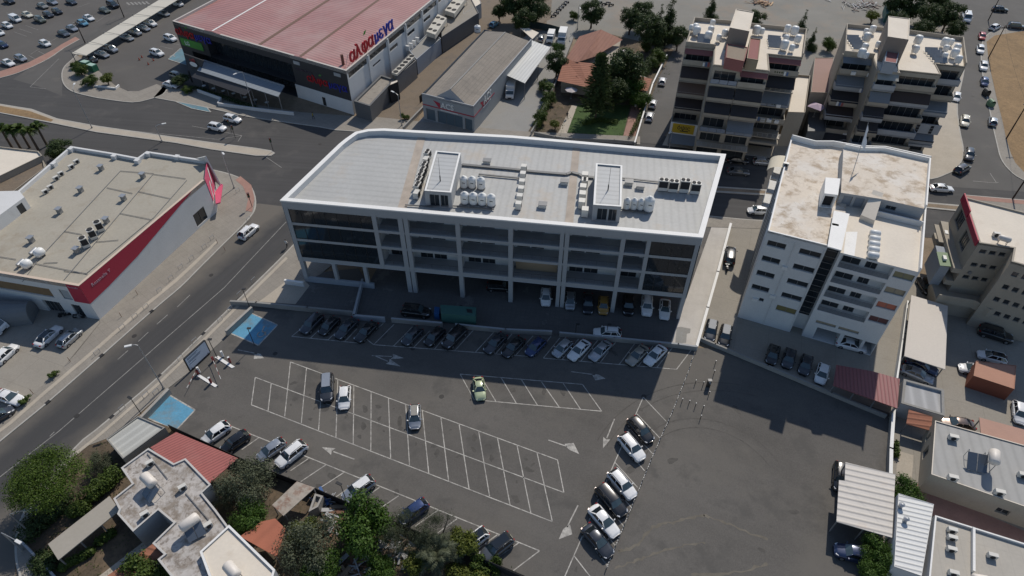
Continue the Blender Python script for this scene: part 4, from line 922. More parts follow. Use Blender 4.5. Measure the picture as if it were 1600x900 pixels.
# ------------------------------------------------------------------ 5 grey tiled warehouse
m_warehouse = M('grey_corrugated_wall', (.33, .35, .36), .7, .05, .4, stripe=(-26, .3, .01, .08))
m_acsroof = M('brown_grey_tiled_roof', (.255, .225, .19), .9, .10, .4, 5, .12, tile=(69, 1.6, .75, .22), stain=[(.25, .5, .7, (.17, .155, .135), .6)])
H5 = 6.2; W = pxs([(659,148), (740,168), (831,63), (757,46)], H5); f5 = Fr(W[0], W[1])
wh = root('warehouse', (*((W[0]+W[2])/2), 0), 'grey depot with brown tiled gable roof beside the dirt alley', 'building')
wl = MB(); o5 = [(.8, 3.2, .1, 3.0), (3.9, 10.6, .1, 3.15), (11.2, 13.1, .1, 3.0)]
wall_face(wl, f5, 0, H5, o5, .2)
for i in (1, 2, 3): wall_face(wl, Fr(W[i], W[(i+1) % 4]), 0, H5)
wl.build('wall', m_warehouse, wh)
for o in o5: window(wh, f5, *o, d=.2, bars=2 if o[1]-o[0] > 4 else 0, gm=P('shop_blue_glass', (.10, .14, .17), .3), name='shop_front')
ri0, ri1 = G(699,143.5,8.3), G(793,32,8.3); e = Vector((0, 0, 0)); iw = .5
W3 = [Vector((*p, H5-.15)) for p in inset(W, iw)]
rf = MB(); g0 = W3[0].lerp(W3[1], .5); ri0 = Vector((*(f5.q(f5.L*.5, -1.6)), 8.35)); s = f5.q(f5.L*.5, -1.6)+Vector(((W[2]-W[1]).x, (W[2]-W[1]).y))*.88; ri1 = Vector((s.x, s.y, 8.35))
a, b, c, d = W3; a2 = a; b2 = b
fa = Vector((*f5.q(3.2, -.9), H5-.1)); fb_ = Vector((*f5.q(11.0, -.9), H5-.1))
rf.poly([a, fa, ri0, ri1, d]); rf.poly([fb_, b, c, ri1, ri0]); rf.poly([c, d, ri1]); rf.build('roof', m_acsroof, wh)
MB().poly([fa, fb_, ri0+Vector((0, 0, -.02))]).build('gable', m_greywall, wh)
MB().beam(ri0+Vector((0, 0, .03)), ri1+Vector((0, 0, .03)), .35, .12).build('ridge', m_conc_lot2, wh)
pr = MB(); Wi = inset(W, .22)
for i in (0, 1): pr.prism([W[i], W[(i+1) % 4], Wi[(i+1) % 4], Wi[i]], H5-.2, H5+.35)
pr.build('parapet', m_greywall, wh)
box_on(MB(), f5, -.02, f5.L+.02, .01, .05, 3.75, 4.0).build('red_band', m_crimson, wh)
f5s = Fr(W[1], W[2]); box_on(MB(), f5s, 0, 12.5, .01, .05, 3.75, 4.0).build('red_band', m_crimson, wh)
for fr_, a0, sz in ((f5, 5.0, 1.9), (f5s, 5.6, 2.6)):
    text('lettering', 'ACS', m_whitep, wh, fr_.p(a0, 4.15, .1), (*fr_.u, 0), (0, 0, 1), sz, .05, .04)
    MB().poly([fr_.p(a0-2.0, 5.6, .08), fr_.p(a0-.6, 4.1, .08), fr_.p(a0-.2, 4.1, .08), fr_.p(a0-.15, 5.2, .08)]).build('red_emblem', m_crimson, wh)
    box_on(MB(), fr_, a0-.2, a0+4.5, .04, .08, 3.42, 3.62).build('small_sign_strip', m_whitep, wh)
# canopy of the warehouse, tank stand and fence
cn = root('loading_canopy', G(810,130,0), 'sloping pale grey metal canopy beside the tiled warehouse', 'canopy')
q = [G(790,117,4.6), G(820,130,4.2), G(860,74,4.2), G(831,63,4.8)]; MB().poly(q).poly([p-Vector((0, 0, .15)) for p in reversed(q)]).build('canopy_roof', M('pale_ribbed_metal', (.45, .46, .45), .5, .05, .3, stripe=(69, .8, .02, .1)), cn)
for t in (0, .5, 1): p = q[1].lerp(q[2], t); MB().beam((p.x, p.y, 0), (p.x, p.y, 4.15), .15, .15).build('post', m_frame, cn)
cn = root('small_canopy', G(828,52,0), 'small pale sheet roof behind the tiled warehouse', 'canopy')
q = [G(813,44,3.4), G(832,61,3.4), G(842,51,3.4), G(826,44,3.4)]; MB().prism([p.xy for p in q], 3.3, 3.4).build('canopy_roof', m_creamclean, cn)
for p in q: MB().beam((p.x, p.y, 0), (p.x, p.y, 3.3), .12, .12).build('post', m_frame, cn)
# ------------------------------------------------------------------ 6 terracotta house
m_tile = M('terracotta_tiles', (.33, .135, .08), .85, .12, .6, 4, .12, stripe=(-12, .8, .05, .25), stain=(.5, .55, .75, (.2, .09, .06), .5))
m_tile2 = M('terracotta_smooth', (.27, .125, .085), .85, .10, .5, 4, .08, stripe=(66, .9, .03, .10))
hs = root('tiled_house', G(925,150,0), 'single-storey house with terracotta roofs in the green garden', 'house')
def roofpoly(pts, nm='roof', mt=m_tile): MB().poly([G(*p) for p in pts]).build(nm, mt, hs)
roofpoly([(883,95,4.4), (903,97,5.2), (921,77,5.9), (939,46,6.1), (905,57,4.4)], mt=m_tile2)
roofpoly([(903,97,5.2), (930,88,4.6), (973,62,4.4), (939,46,6.1), (921,77,5.9)], mt=m_tile2)
roofpoly([(871,126,3.6), (920,137,3.6), (938,100,5.0), (905,97,5.1), (882,92,4.8)]); roofpoly([(890,128,3.3), (901,118,4.2), (913,135,3.3)], mt=m_tile)
roofpoly([(918,136,3.4), (1012,142,3.2), (1019,123,3.9), (988,117,4.2), (938,108,4.6), (930,118,4.6)])
bh = MB(); q = pxs([(877,127), (1010,142), (1016,124), (960,98), (970,64), (940,50), (908,60)], 3.0); bh.prism(q, 0, 3.05); bh.build('wall', m_beigewall, hs)
px_box('garden_pavilion', [(965,101), (990,105), (997,88), (968,84)], 3.6, 0, 'beige flat-roofed pavilion behind the terracotta house', 'pavilion', m_beigewall, M('tan_roof', (.25, .2, .15), .9, .1), .2, .3)
# ------------------------------------------------------------------ 7, 8 apartment blocks
m_brownaw = P('brown_awning', (.045, .035, .033), .9); m_darkaw = P('charcoal_awning', (.03, .03, .034), .9); m_redaw = P('dull_red_awning', (.26, .10, .09), .85)
m_greyaw = P('grey_awning', (.16, .18, .20), .85); m_pinkw = P('brown_panelling', (.15, .10, .075), .8); m_panelg = P('balcony_glass_panel', (.22, .25, .30), .2)
def apt(name, label, pts, H, bays, floors, loc, extra=None, edge_ops=None):
    """stepped block: roof polygon pts (front edge first two or more points), bays = [(a0, a1, out, [(kind...) per floor])]"""
    r = root(name, (*loc, 0), label, 'building')
    return r
def slab_awning(rt, f, a0, a1, z1, z0, o0, o1, mt, nm='awning'):
    m_ = MB(); q = [f.p(a0, z0, o1), f.p(a1, z0, o1), f.p(a1, z1, o0), f.p(a0, z1, o0)]
    m_.poly(q); m_.poly([(x, y, z-.05) for x, y, z in reversed(q)]); return m_.build(nm, mt, rt)
def balcony(rt, f, a0, a1, z, out, kind, wall=m_beigewall, dep=0.0):
    """slab with a parapet or railing in front of the face"""
    b = MB(); box_on(b, f, a0, a1, out, -.2-dep, z-.22, z); b.build('balcony_floor', wall, rt)
    b = MB()
    if kind == 'rail':
        for zz in (.2, .45, .7): b.beam(f.p(a0, z+zz, out-.05), f.p(a1, z+zz, out-.05), .03, .03)
        b.beam(f.p(a0, z+.95, out-.05), f.p(a1, z+.95, out-.05), .06, .05)
        k = a0
        while k <= a1+.01: b.beam(f.p(k, z, out-.05), f.p(k, z+.95, out-.05), .05, .05); k += 1.0
        b.build('balcony_railing', m_steel, rt)
    elif kind == 'panel':
        n_ = max(1, round((a1-a0)/2)); w_ = (a1-a0)/n_
        for k in range(n_): box_on(b, f, a0+k*w_+.05, a0+(k+1)*w_-.05, out, out-.05, z+.1, z+.95)
        b.build('balcony_panel', m_panelg, rt)
    else:
        box_on(b, f, a0, a1, out, out-.15, z-.3, z+1.0)
        if out > .3: box_on(b, f, a0, a0+.15, out-.15, 0, z-.3, z+1.0); box_on(b, f, a1-.15, a1, out-.15, 0, z-.3, z+1.0)
        b.build('balcony_parapet', wall, rt)
def facade_floors(rt, f, H, cols_, wallm, dz=3.3, top=1.0, nfl=6, ground=None):
    """cols_: list of (a0, a1) openings repeated on all floors"""
    ops = []
    for k in range(nfl-1):
        zt = H-top-dz*k
        for a0, a1 in cols_: ops.append((a0, a1, zt-2.35, zt))
    g_ = ground or []
    wl = MB(); wall_face(wl, f, 0, H, ops+g_, .4); wl.build('front_wall', wallm, rt)
    for o in ops: window(rt, f, *o, d=.4, bars=max(1, int((o[1]-o[0])/1.6)), name='window')
    for o in g_: window(rt, f, *o[:4], d=.4, bars=max(1, int((o[1]-o[0])/1.8)), name='shop_front', fm=m_blackmetal)
    return ops
# A
HA = 21.0
RA = [(1071,71.5), (1116,78), (1111,101.5), (1158,107), (1202,111), (1205.5,87), (1254,90.5), (1259,51), (1180,43), (1140,38), (1084,33)]
PA = pxs(RA, HA); apA = root('apartment_block', (*pxs([(1165,80)], HA)[0], 0), 'left apartment block with dark awnings and yellow shop sign', 'building')
fa = Fr(PA[0], PA[0]+(pxs([(1254,90.5)], HA)[0]-PA[0])); LA = fa.L
dep = [-(p-fa.A).dot(fa.n) for p in PA]; outm = (PA[2]-fa.A).dot(fa.n); oute = (PA[3]-fa.A).dot(fa.n)
u_ = lambda i: (PA[i]-fa.A).dot(fa.u)
PA[1] = fa.q(u_(1), 0); PA[2] = fa.q(u_(1), outm); PA[3] = fa.q(u_(3), outm); PA[4] = fa.q(u_(4), outm); PA[5] = fa.q(u_(4), 0)
def aptA():
    rt = apA; o2 = outm
    segs = [(0, u_(1), 0), (u_(1), u_(4), o2), (u_(5), LA, 0)]
    for i in range(6, len(PA)):
        wl = MB(); wall_face(wl, Fr(PA[i], PA[(i+1) % len(PA)]), 0, HA); wl.build('rear_wall', m_beigewall, rt)
    floors = [HA-1.0-3.3*k for k in range(5)]
    # left, mid-left, mid-right, right bays
    bays_ = [(0, u_(1), 0), (u_(1), u_(3)-.1, o2), (u_(3)-.1, u_(4), o2), (u_(5), LA, 0)]
    for bi, (a, b, o) in enumerate(bays_):
        f_ = Fr(fa.q(a, o), fa.q(b, o))
        facade_floors(rt, f_, HA, [(.5, f_.L-.5)], m_beigewall, nfl=6, ground=[(.4, f_.L-.4, .1, 3.0)])
    for a, b in ((fa.q(u_(1), 0), fa.q(u_(1), o2)), (fa.q(u_(4), o2), fa.q(u_(4), 0))):
        w_ = MB(); d = (b-a).normalized(); n_ = Vector((-d.y, d.x))*.02
        w_.prism([a-n_*4, b-n_*4, b+n_*4, a+n_*4], 0, HA); w_.build('side_wall', m_beigewall, rt)
    kinds = [['solid', 'panel', 'solid', 'solid'], ['solid', 'solid', 'solid', 'rail'], ['solid', 'solid', 'solid', 'panel'], ['solid', 'panel', 'panel', 'solid'], ['solid', 'rail', 'rail', 'rail']]
    outs = [1.4, 2.0, 2.4, 3.0, 3.4]
    for k, zt in enumerate(floors):
        z = zt-2.3
        for bi, (a, b, o) in enumerate(bays_):
            balcony(rt, fa, a+.05, b-.05, z, o+outs[k]*(1 if bi in (0, 3) else .75), kinds[k][bi])
    aws = {(1, 0): m_brownaw, (2, 0): m_pinkw, (3, 0): m_brownaw, (1, 1): m_darkaw, (2, 1): m_darkaw, (1, 2): m_darkaw, (2, 2): m_darkaw, (1, 3): m_darkaw, (2, 3): m_greyaw, (0, 0): m_redaw, (0, 3): m_redaw, (0, 2): m_redaw, (3, 2): m_greyaw}
    for (k, bi), mt in aws.items():
        a, b, o = bays_[bi]; zt = floors[k]; ou = outs[k]*(1 if bi in (0, 3) else .75)
        if k == 0: slab_awning(rt, fa, a+.1, b-.1, zt+.5, zt-.1, o+.02, o+1.3, mt)
        else: slab_awning(rt, fa, a+.1, b-.1, zt+.1, zt-1.5, o+.3, o+ou+.25, mt)
    # first-floor band, sign, ground awning
    ff_ = MB(); box_on(ff_, fa, 0, LA, outs[-1]+.4, 0, 2.9, 3.4); ff_.build('first_floor_slab', m_beigewall, rt)
    o3 = outs[-1]+.45
    box_on(MB(), fa, 0, 10.5, o3, o3+.15, 3.0, 5.6).build('white_fascia', m_whitep, rt)
    box_on(MB(), fa, .5, 5.2, o3+.15, o3+.22, 3.3, 5.5).build('yellow_sign', P('sign_yellow', (.50, .33, .02), .6), rt)
    text('sign_letters', 'όψις', P('sign_dark', (.03, .03, .02), .6), rt, fa.p(1.5, 4.2, o3+.24), (*fa.u, 0), (0, 0, 1), 1.3, .01, .02)
    box_on(MB(), fa, 2.2, 4.0, o3+.22, o3+.25, 3.75, 3.95).build('sign_bar', m_dark, rt)
    slab_awning(rt, fa, .3, 10.2, 3.0, 1.9, o3, o3+2.6, m_greyaw, 'shop_awning')
    for a in (.3, 10.2, 12, LA-.5): MB().beam(fa.p(a, 0, o3+.2), fa.p(a, 3, o3+.2), .25, .25).build('post', m_frame, rt)
    # roof
    In = inset(PA, .2); wl = MB(); nA = len(PA)
    for i in range(nA):
        hi = .9 if i >= 6 or i == 0 else .15
        wl.prism([PA[i], PA[(i+1) % nA], In[(i+1) % nA], In[i]], HA-.2, HA+hi)
    wl.build('parapet', m_beigewall, rt)
    MB().poly([(p.x, p.y, HA) for p in PA]).build('roof', m_creamclean, rt)
aptA()
# wall units and washing on the balconies
def clutter(rt, f_, L_, H_, n, seed, o0):
    rnd = random.Random(seed)
    for i in range(n):
        a = rnd.uniform(1, L_-2); k = rnd.randint(0, 4); z = H_-3.3-3.25*k+rnd.uniform(0, .2); o = o0[k]
        if i % 3 == 0: box_on(MB(), f_, a, a+.9, o-.1, o+.25, z-.1, z+.55).build('air_conditioner', m_whitep, rt)
        elif i % 3 == 1:
            m_ = MB(); 
            for j in range(rnd.randint(2, 4)): box_on(m_, f_, a+j*.5, a+j*.5+.38, o+.12, o+.15, z-.1, z+.65+.2*rnd.random(), j % 3)
            m_.build('hanging_washing', [m_whitep, P('cloth_blue', (.10, .16, .3), .9), P('cloth_red', (.35, .1, .1), .9)], rt)
        else:
            m_ = MB()
            for j in range(5): m_.lathe(f_.p(a+j*.45, z+.1, o-.3), [(.0, -.1), (.22, .0), (.28, .3), (.12, .6), (0, .7)], 6)
            m_.build('potted_plants', P('pot_plants', (.03, .06, .015), .9), rt)
clutter(apA, fa, LA, HA, 26, 3, [1.5, 2.1, 2.5, 3.1, 3.5])
# roof cores and stores of A
st1, _ = px_box('stair_tower', [(1140,43), (1171,49), (1178,19), (1150,14)], 25.6, 21, 'tall brown-walled stair tower with pale top on the left apartment block', 'stair tower', M('taupe_render', (.24, .20, .17), .85, .06), m_creamclean, .15, .1, copm=m_creamclean)
block('roof_store', [(1134,90), (1163,96), (1169,74), (1136,68)], 23.2, 'brown-roofed store with pale doors on the left apartment block roof', 'shed', m_redaw, M('tan_roof', (.36, .24, .17), .8, .08), z0=21)
block('roof_store', [(1167,91), (1185,94), (1189,61), (1172,59)], 23.2, 'small red-roofed store beside the brown-roofed one on the left apartment roof', 'shed', M('tan_wall', (.30, .24, .16), .8, .06), m_redaw, z0=21)
# link building with brown roof
block('link_building', [(1267,144), (1295,145), (1303,90), (1273,90)], 9.5, 'low link building with plain brown roof between the apartment blocks', 'building', m_beigewall, M('brown_sheet_roof', (.24, .13, .10), .75, .06, .4), rim=.1, ph=.08)
block('roof_terrace', [(1231,175), (1258,176), (1266,118), (1243,116)], 8.5, 'narrow cream roof terrace beside the brown-roofed link building', 'terrace', m_beigewall, m_creamclean, rim=.15, ph=.5)
block('shop_wing', [(1262,205), (1290,205), (1296,140), (1266,142)], 5.0, 'low dark shop wing with terrace between the apartment blocks', 'building', m_dkgrey, m_dkgrey, rim=.15, ph=.3)
# B
HB = 19.5
RB = [(1318,86), (1364,91), (1360,110), (1408,119), (1411,105), (1457,117), (1460,98), (1508,105), (1503,64), (1420,53), (1321,43)]
PB = pxs(RB, HB); apB = root('apartment_block', (*pxs([(1410,85)], HB)[0], 0), 'right apartment block with cream roof and black shop awning sign', 'building')
fbb = Fr(PB[0], pxs([(1508,105)], HB)[0]); ub = lambda i: (PB[i]-fbb.A).dot(fbb.u); ob_ = lambda i: (PB[i]-fbb.A).dot(fbb.n)
_o2, _o5, _o6 = ob_(2), ob_(5)-.4, ob_(6)+.1; PB[1] = fbb.q(ub(1), 0); PB[2] = fbb.q(ub(1), _o2); PB[3] = fbb.q(ub(3), _o2); PB[4] = fbb.q(ub(3), _o5); PB[5] = fbb.q(ub(6), _o5); PB[6] = fbb.q(ub(6), 0)
def aptB():
    rt = apB
    for i in range(7, len(PB)):
        wl = MB(); wall_face(wl, Fr(PB[i], PB[(i+1) % len(PB)]), 0, HB); wl.build('rear_wall', m_beigewall, rt)
    bays_ = [(0, ub(1), 0), (ub(1), ub(3), ob_(2)), (ub(3), ub(5), ob_(5)), (ub(6), fbb.L, 0)]
    floors = [HB-1.0-3.2*k for k in range(5)]
    for a, b, o in bays_:
        f_ = Fr(fbb.q(a, o), fbb.q(b, o)); facade_floors(rt, f_, HB, [(.5, f_.L-.5)], m_beigewall, dz=3.2, nfl=6, ground=[(.4, f_.L-.4, .1, 3.0)])
        for e in (a, b):
            w_ = MB(); w_.prism([fbb.q(e-.08, -1), fbb.q(e+.08, -1), fbb.q(e+.08, o), fbb.q(e-.08, o)], 0, HB); w_.build('side_wall', m_beigewall, rt)
    outs = [1.5, 2.0, 2.6, 3.0, 3.2]
    for k, zt in enumerate(floors):
        for bi, (a, b, o) in enumerate(bays_):
            balcony(rt, fbb, a+.05, b-.05, zt-2.25, o+outs[k]*(1 if bi in (0, 3) else .7), 'solid', m_greywall if (k+bi) % 2 else m_beigewall)
    aws = {(0, 0): m_greyaw, (0, 1): P('pale_striped_awning', (.36, .35, .31), .85), (1, 0): m_greyaw, (2, 0): m_darkaw, (2, 1): m_darkaw, (1, 1): m_greyaw, (1, 2): m_brownaw, (3, 0): m_brownaw, (3, 1): m_darkaw, (2, 3): m_greyaw, (4, 3): m_brownaw}
    for (k, bi), mt in aws.items():
        a, b, o = bays_[bi]; zt = floors[k]; ou = outs[k]*(1 if bi in (0, 3) else .7)
        if k == 0: slab_awning(rt, fbb, a+.1, b-.1, zt+.7, zt-.0, o+.02, o+1.5, mt)
        else: slab_awning(rt, fbb, a+.1, b-.1, zt+.1, zt-1.5, o+.3, o+ou+.25, mt)
    o3 = 3.6
    box_on(MB(), fbb, 0, fbb.L, o3, 0, 2.9, 3.4).build('first_floor_slab', m_greywall, rt)
    slab_awning(rt, fbb, 0, 13.5, 3.6, 2.3, o3, o3+3.6, m_darkaw, 'shop_awning')
    m_sg = P('sign_white', (.55, .56, .58), .6); A0 = Vector(fbb.p(4.0, 2.62, o3+2.9)); sl_ = (Vector(fbb.p(0, 3.6, o3))-Vector(fbb.p(0, 2.3, o3+3.6))).normalized()
    text('sign_letters', 'ZORPAS', m_sg, rt, A0+Vector((0, 0, .08)), (*fbb.u, 0), sl_, 1.35, .01, .02)
    fr_ = MB(); x = Vector((*fbb.u, 0)); o0 = A0+x*-.6-sl_*.4+Vector((0, 0, .07)); pts = [o0, o0+x*6.8, o0+x*6.8+sl_*1.3, o0+x*5.2+sl_*1.9, o0+x*1.6+sl_*1.9, o0+sl_*1.3, o0]
    for a, b in zip(pts, pts[1:]): fr_.beam(a, b, .12, .03)
    fr_.build('sign_outline', m_sg, rt)
    wp = MB(); box_on(wp, fbb, ub(3), fbb.L-.3, 3.9, 3.7, 6.2, 8.4); wp.build('sign_wall', m_greywall, rt)
    for k, a in enumerate((ub(3)+1, ub(3)+1.9, ub(3)+5.2, ub(3)+8.3, ub(3)+11)): 
        m_ = MB()
        for j in range(3): box_on(m_, fbb, a, a+.6, 3.92, 4.0, 6.4+j*.62, 6.9+j*.62)
        m_.build('dark_sign_squares', m_dark, rt)
    slab_awning(rt, fbb, 14, fbb.L-1, 6.0, 5.2, 3.6, 5.0, m_greyaw, 'terrace_awning')
    In = inset(PB, .2); nB = len(PB); wl = MB()
    for i in range(nB):
        hi = .9 if i >= 7 or i == 0 else .15
        wl.prism([PB[i], PB[(i+1) % nB], In[(i+1) % nB], In[i]], HB-.2, HB+hi)
    wl.build('parapet', m_beigewall, rt); MB().poly([(p.x, p.y, HB) for p in PB]).build('roof', m_creamclean, rt)
aptB()
clutter(apB, fbb, fbb.L, HB, 26, 8, [1.6, 2.1, 2.7, 3.1, 3.3])
px_box('stair_tower', [(1387,57), (1420,62), (1422,29), (1388,25)], 24.6, 19.5, 'tall cream-topped stair tower on the right apartment block', 'stair tower', M('taupe_render', (.24, .20, .17), .85, .06), m_creamclean, .15, .1, copm=m_creamclean)
block('roof_store', [(1382,96), (1401,99), (1407,73), (1387,71)], 21.8, 'white store with red lid on the right apartment block roof', 'shed', m_bluegrey, m_redaw, z0=19.5)
# ------------------------------------------------------------------ 9 beige building at right
HR = 13.6; R0 = pxs([(1506,308), (1530,380), (1584,388), (1580,409), (1680,437), (1760,330), (1600,332)], HR)
bg = root('beige_building', (*pxs([(1580,370)], HR)[0], 0), 'beige five-storey building with cream roof at the right edge', 'building')
fW = Fr(R0[0], R0[1]); fS = Fr(R0[1], R0[2]); fS2 = Fr(R0[2], R0[3]); fS3 = Fr(R0[3], R0[4])
def facade2(f_, ops, mt=m_beigewall, d=.2, gm=None, bars=1, z0=0, H=HR):
    w_ = MB(); wall_face(w_, f_, z0, H, ops, d); w_.build('wall', mt, bg)
    for o in ops: window(bg, f_, *o[:4], d=d, bars=bars, gm=gm)
facade2(fW, [(1.3, 4.6, 9.8, 12.3), (6.6, 9.6, 9.2, 11.9)], bars=3)
facade2(fS, [(.7+k*1.35, 1.65+k*1.35, z, z+.75) for k in range(min(3, int(fS.L/1.4))) for z in (11.8, 9.1, 6.5)], bars=0)
facade2(fS2, []); facade2(fS3, [(1.0+k*1.3, 1.8+k*1.3, z, z+.9) for k in range(int(min(fS3.L, 12)/1.3)-1) for z in (11.2, 8.6, 6.0, 3.4)], bars=0)
for i in (4, 5, 6): facade2(Fr(R0[i], R0[(i+1) % 7]), [])
In = inset(R0, .25); w_ = MB()
for i in range(7): w_.prism([R0[i], R0[(i+1) % 7], In[(i+1) % 7], In[i]], HR-.3, HR+.1)
w_.build('parapet', m_beigewall, bg); MB().poly([(p.x, p.y, HR-.2) for p in In]).build('roof', m_creamclean, bg)
box_on(MB(), fW, -.1, 5.0, .05, .25, 12.9, HR+.7).build('dark_red_fascia', m_crimson, bg); box_on(MB(), fW, 5.3, fW.L-.3, .05, .25, 12.8, HR+.3).build('dark_red_fascia', m_crimson, bg)
lw = MB()
for z in (8.2, 5.6): box_on(lw, fW, -.2, fW.L, 0, 1.2, z-.9, z); 
lw.build('facade_band', m_beigewall, bg)
box_on(MB(), fW, 6.2, 11.5, 1.2, 2.6, 3.2, 7.4).build('lower_block', m_bluegrey, bg)
slab_awning(bg, fW, 8.2, 11.8, 7.9, 7.6, .2, 2.8, P('green_sheet', (.08, .16, .06), .6), 'green_canopy')
vs = MB(); box_on(vs, fW, .2, 5.2, .0, 2.0, 7.4, 7.6); vs.build('ledge', m_beigewall, bg)
for (a, z, o) in ((6.4, 5.6, 1.4), (8.2, 5.6, 1.4), (3.0, 7.6, .8), (10, 7.4, 2.0)):
    q = fW.p(a, z, o); MB().box(q[:2], fW.u, .5, .25, z, z+.7).build('air_conditioner', m_whitep, bg)
MB().cyl(fS.p(1.2, 7.9, .1), fS.p(1.2, 7.9, .3), .28, n=10).build('wall_fan', m_frame, bg)
lb = MB(); L0 = [fS.q(-2.2, -3), fS.q(-2.2, 2.6), fS.q(3.0, 2.6), fS.q(4.8, 4.2), fS.q(9, 3.0), fS.q(9, -3)]
lb.prism(L0, 2.9, 3.4).prism([fS.q(-1.5, -3), fS.q(-1.5, 2.0), fS.q(8.5, 2.0), fS.q(8.5, -3)], 0, 2.9); lb.build('lower_storey', m_beigewall, bg)
bp = MB(); 
for a, b in zip(L0[1:4], L0[2:5]): d = (b-a).normalized(); n_ = Vector((-d.y, d.x))*.18; bp.prism([a, b, b+n_, a+n_], 3.4, 4.5)
bp.build('terrace_parapet', m_beigewall, bg)
block('east_wing', [(1556,560), (1660,630), (1760,470), (1640,420)], 13.0, 'grey-beige wing at the right edge with small dark windows', 'building', m_beigewall, m_creamclean, ops={0: [(1+k*2.2, 1.9+k*2.2, z, z+1.1) for k in range(9) for z in (2, 5, 8)]}, bars=0) if False else None
# ------------------------------------------------------------------ 10 canopies, sheds and garages to the right
def canopy(name, pts, label, mt, cat='canopy', th=.12, posts=(), ph=None, pm=None):
    q = [G(*p) for p in pts]; c = sum(q, Vector())/len(q); r = root(name, (c.x, c.y, 0), label, cat)
    m_ = MB(); m_.poly(q); m_.poly([p-Vector((0, 0, th)) for p in reversed(q)])
    for i in range(len(q)): a, b = q[i], q[(i+1) % len(q)]; m_.poly([a-Vector((0, 0, th)), b-Vector((0, 0, th)), b, a])
    m_.build('canopy_roof', mt, r)
    for p in posts:
        p = G(*p); MB().beam((p.x, p.y, 0), (p.x, p.y, p.z-th), .12, .12).build('post', pm or m_frame, r)
    return r
canopy('vehicle_canopy', [(1413,556,3.0), (1477,577,3.2), (1481,478,3.2), (1424,461,3.0)], 'large plain cream canopy over cars between clinic and beige building', M('cream_sheet_roof', (.58, .53, .47), .7, .04, .2, 4, .05), posts=[(1415,553,3), (1475,573,3.2), (1479,481,3.2), (1426,464,3), (1420,510,3)])
m_maroon = M('maroon_ribbed_roof', (.26, .085, .085), .6, .08, .3, 3, .05, stripe=(73, .5, .03, .25))
canopy('carport', [(1302,602,2.6), (1402,638,2.6), (1406,592,2.8), (1363,580,2.8), (1307,570,2.8)], 'dark red metal carport behind the lot wall', m_maroon, posts=[(1304,600,2.6), (1335,612,2.6), (1368,624,2.6), (1400,636,2.6)])
block('flat_garage', [(1408,630), (1476,650), (1475,609), (1412,592)], 3.0, 'small flat grey garage with raised rim beside the carport', 'garage', m_greywall, M('grey_felt_strips', (.33, .33, .33), .85, .05, .3, stripe=(73, 1.6, .01, -.3)), rim=.35, ph=.35, cop=m_conc_lot2)
canopy('tiled_porch', [(1416,662,2.3), (1455,673,2.3), (1457,651,2.8), (1420,640,2.8)], 'small terracotta tiled porch roof below the flat grey garage', m_tile, posts=[(1418,661,2.3), (1453,672,2.3)])
tb = px_box('terracotta_shed', [(1521,587), (1585,608), (1588,571), (1525,564)], 2.7, 0, 'plain terracotta-coloured shed in the courtyard', 'shed', M('terracotta_side', (.22, .07, .04), .8, .06), M('terracotta_plaster', (.42, .22, .15), .8, .06), .06, .04, copm=M('terracotta_plaster', (.42, .22, .15), .8, .06))
canopy('pinkish_carport', [(1533,680,3), (1640,720,3), (1640,682,3), (1530,652,3)], 'large pinkish flat roof at the right edge above the grey house', M('pink_plaster_roof', (.42, .25, .19), .8, .06), posts=[(1535,678,3), (1532,655,3)])
# grey house
HG = 4.0
gh, PG = px_box('grey_roof_house', [(1455,741), (1660,812), (1660,712), (1461,657)], HG, 0, 'low house with grey panelled roof and solar heater at the lower right', 'house', m_beigewall, M('grey_roof_panels', (.36, .355, .34), .75, .05, .3, 3, .04, stripe=(75, 1.25, .01, .12)), .12, .12, {0: [(8.2, 9.6, 1.2, 2.2), (12.0, 15.0, 1.0, 2.4), (15.5, 16.5, 1.2, 2.0)], 3: [(1.2, 1.9, 1.4, 3.0), (3.2, 4.6, .8, 2.6)]}, copm=m_creamclean)
white_ws = canopy('white_carport', [(1307,815,3.0), (1394,840,3.0), (1399,741,3.2), (1321,722,3.2), (1320,751,3.15), (1311,750,3.1)], 'large white corrugated carport at the edge of the asphalt lot', M('white_corrugated', (.60, .56, .51), .6, .05, .3, 3, .04, stripe=(-15, .85, .05, .30), stain=(.3, .55, .75, (.5, .38, .28), .5)), posts=[(1309,813,3), (1350,826,3), (1392,838,3), (1322,725,3.2), (1397,744,3.2)])
m_wcorr = M('bright_white_corrugated', (.68, .68, .66), .55, .04, .3, 3, .03, stripe=(-15, .62, .05, .32))
ws, _ = px_box('white_workshop', [(1397,885), (1440,900), (1459,788), (1404,771)], 3.6, 0, 'workshop with bright white corrugated roof', 'workshop', m_white, m_wcorr, .04, .02, {1: [(2, 2.8, 1.6, 2.6), (4.2, 5.0, 1.6, 2.6)]}, copm=m_whitecop)
lh, _ = px_box('low_flat_house', [(1448,935), (1700,1000), (1700,880), (1461,805)], 3.4, 0, 'flat-roofed house with pale felt and white rim at the bottom right', 'house', m_white, M('pale_roof_felt', (.42, .39, .34), .85, .06, .3, 3, .05, tile=(-17, 1.3, 8, .06)), .18, .3, {3: [(1, 2, 1, 2)]})
a, b = G(1521,825,3.5), G(1521,893,3.5); MB().beam(a, b, .25, .4).build('roof_divider', m_whitecop, lh)
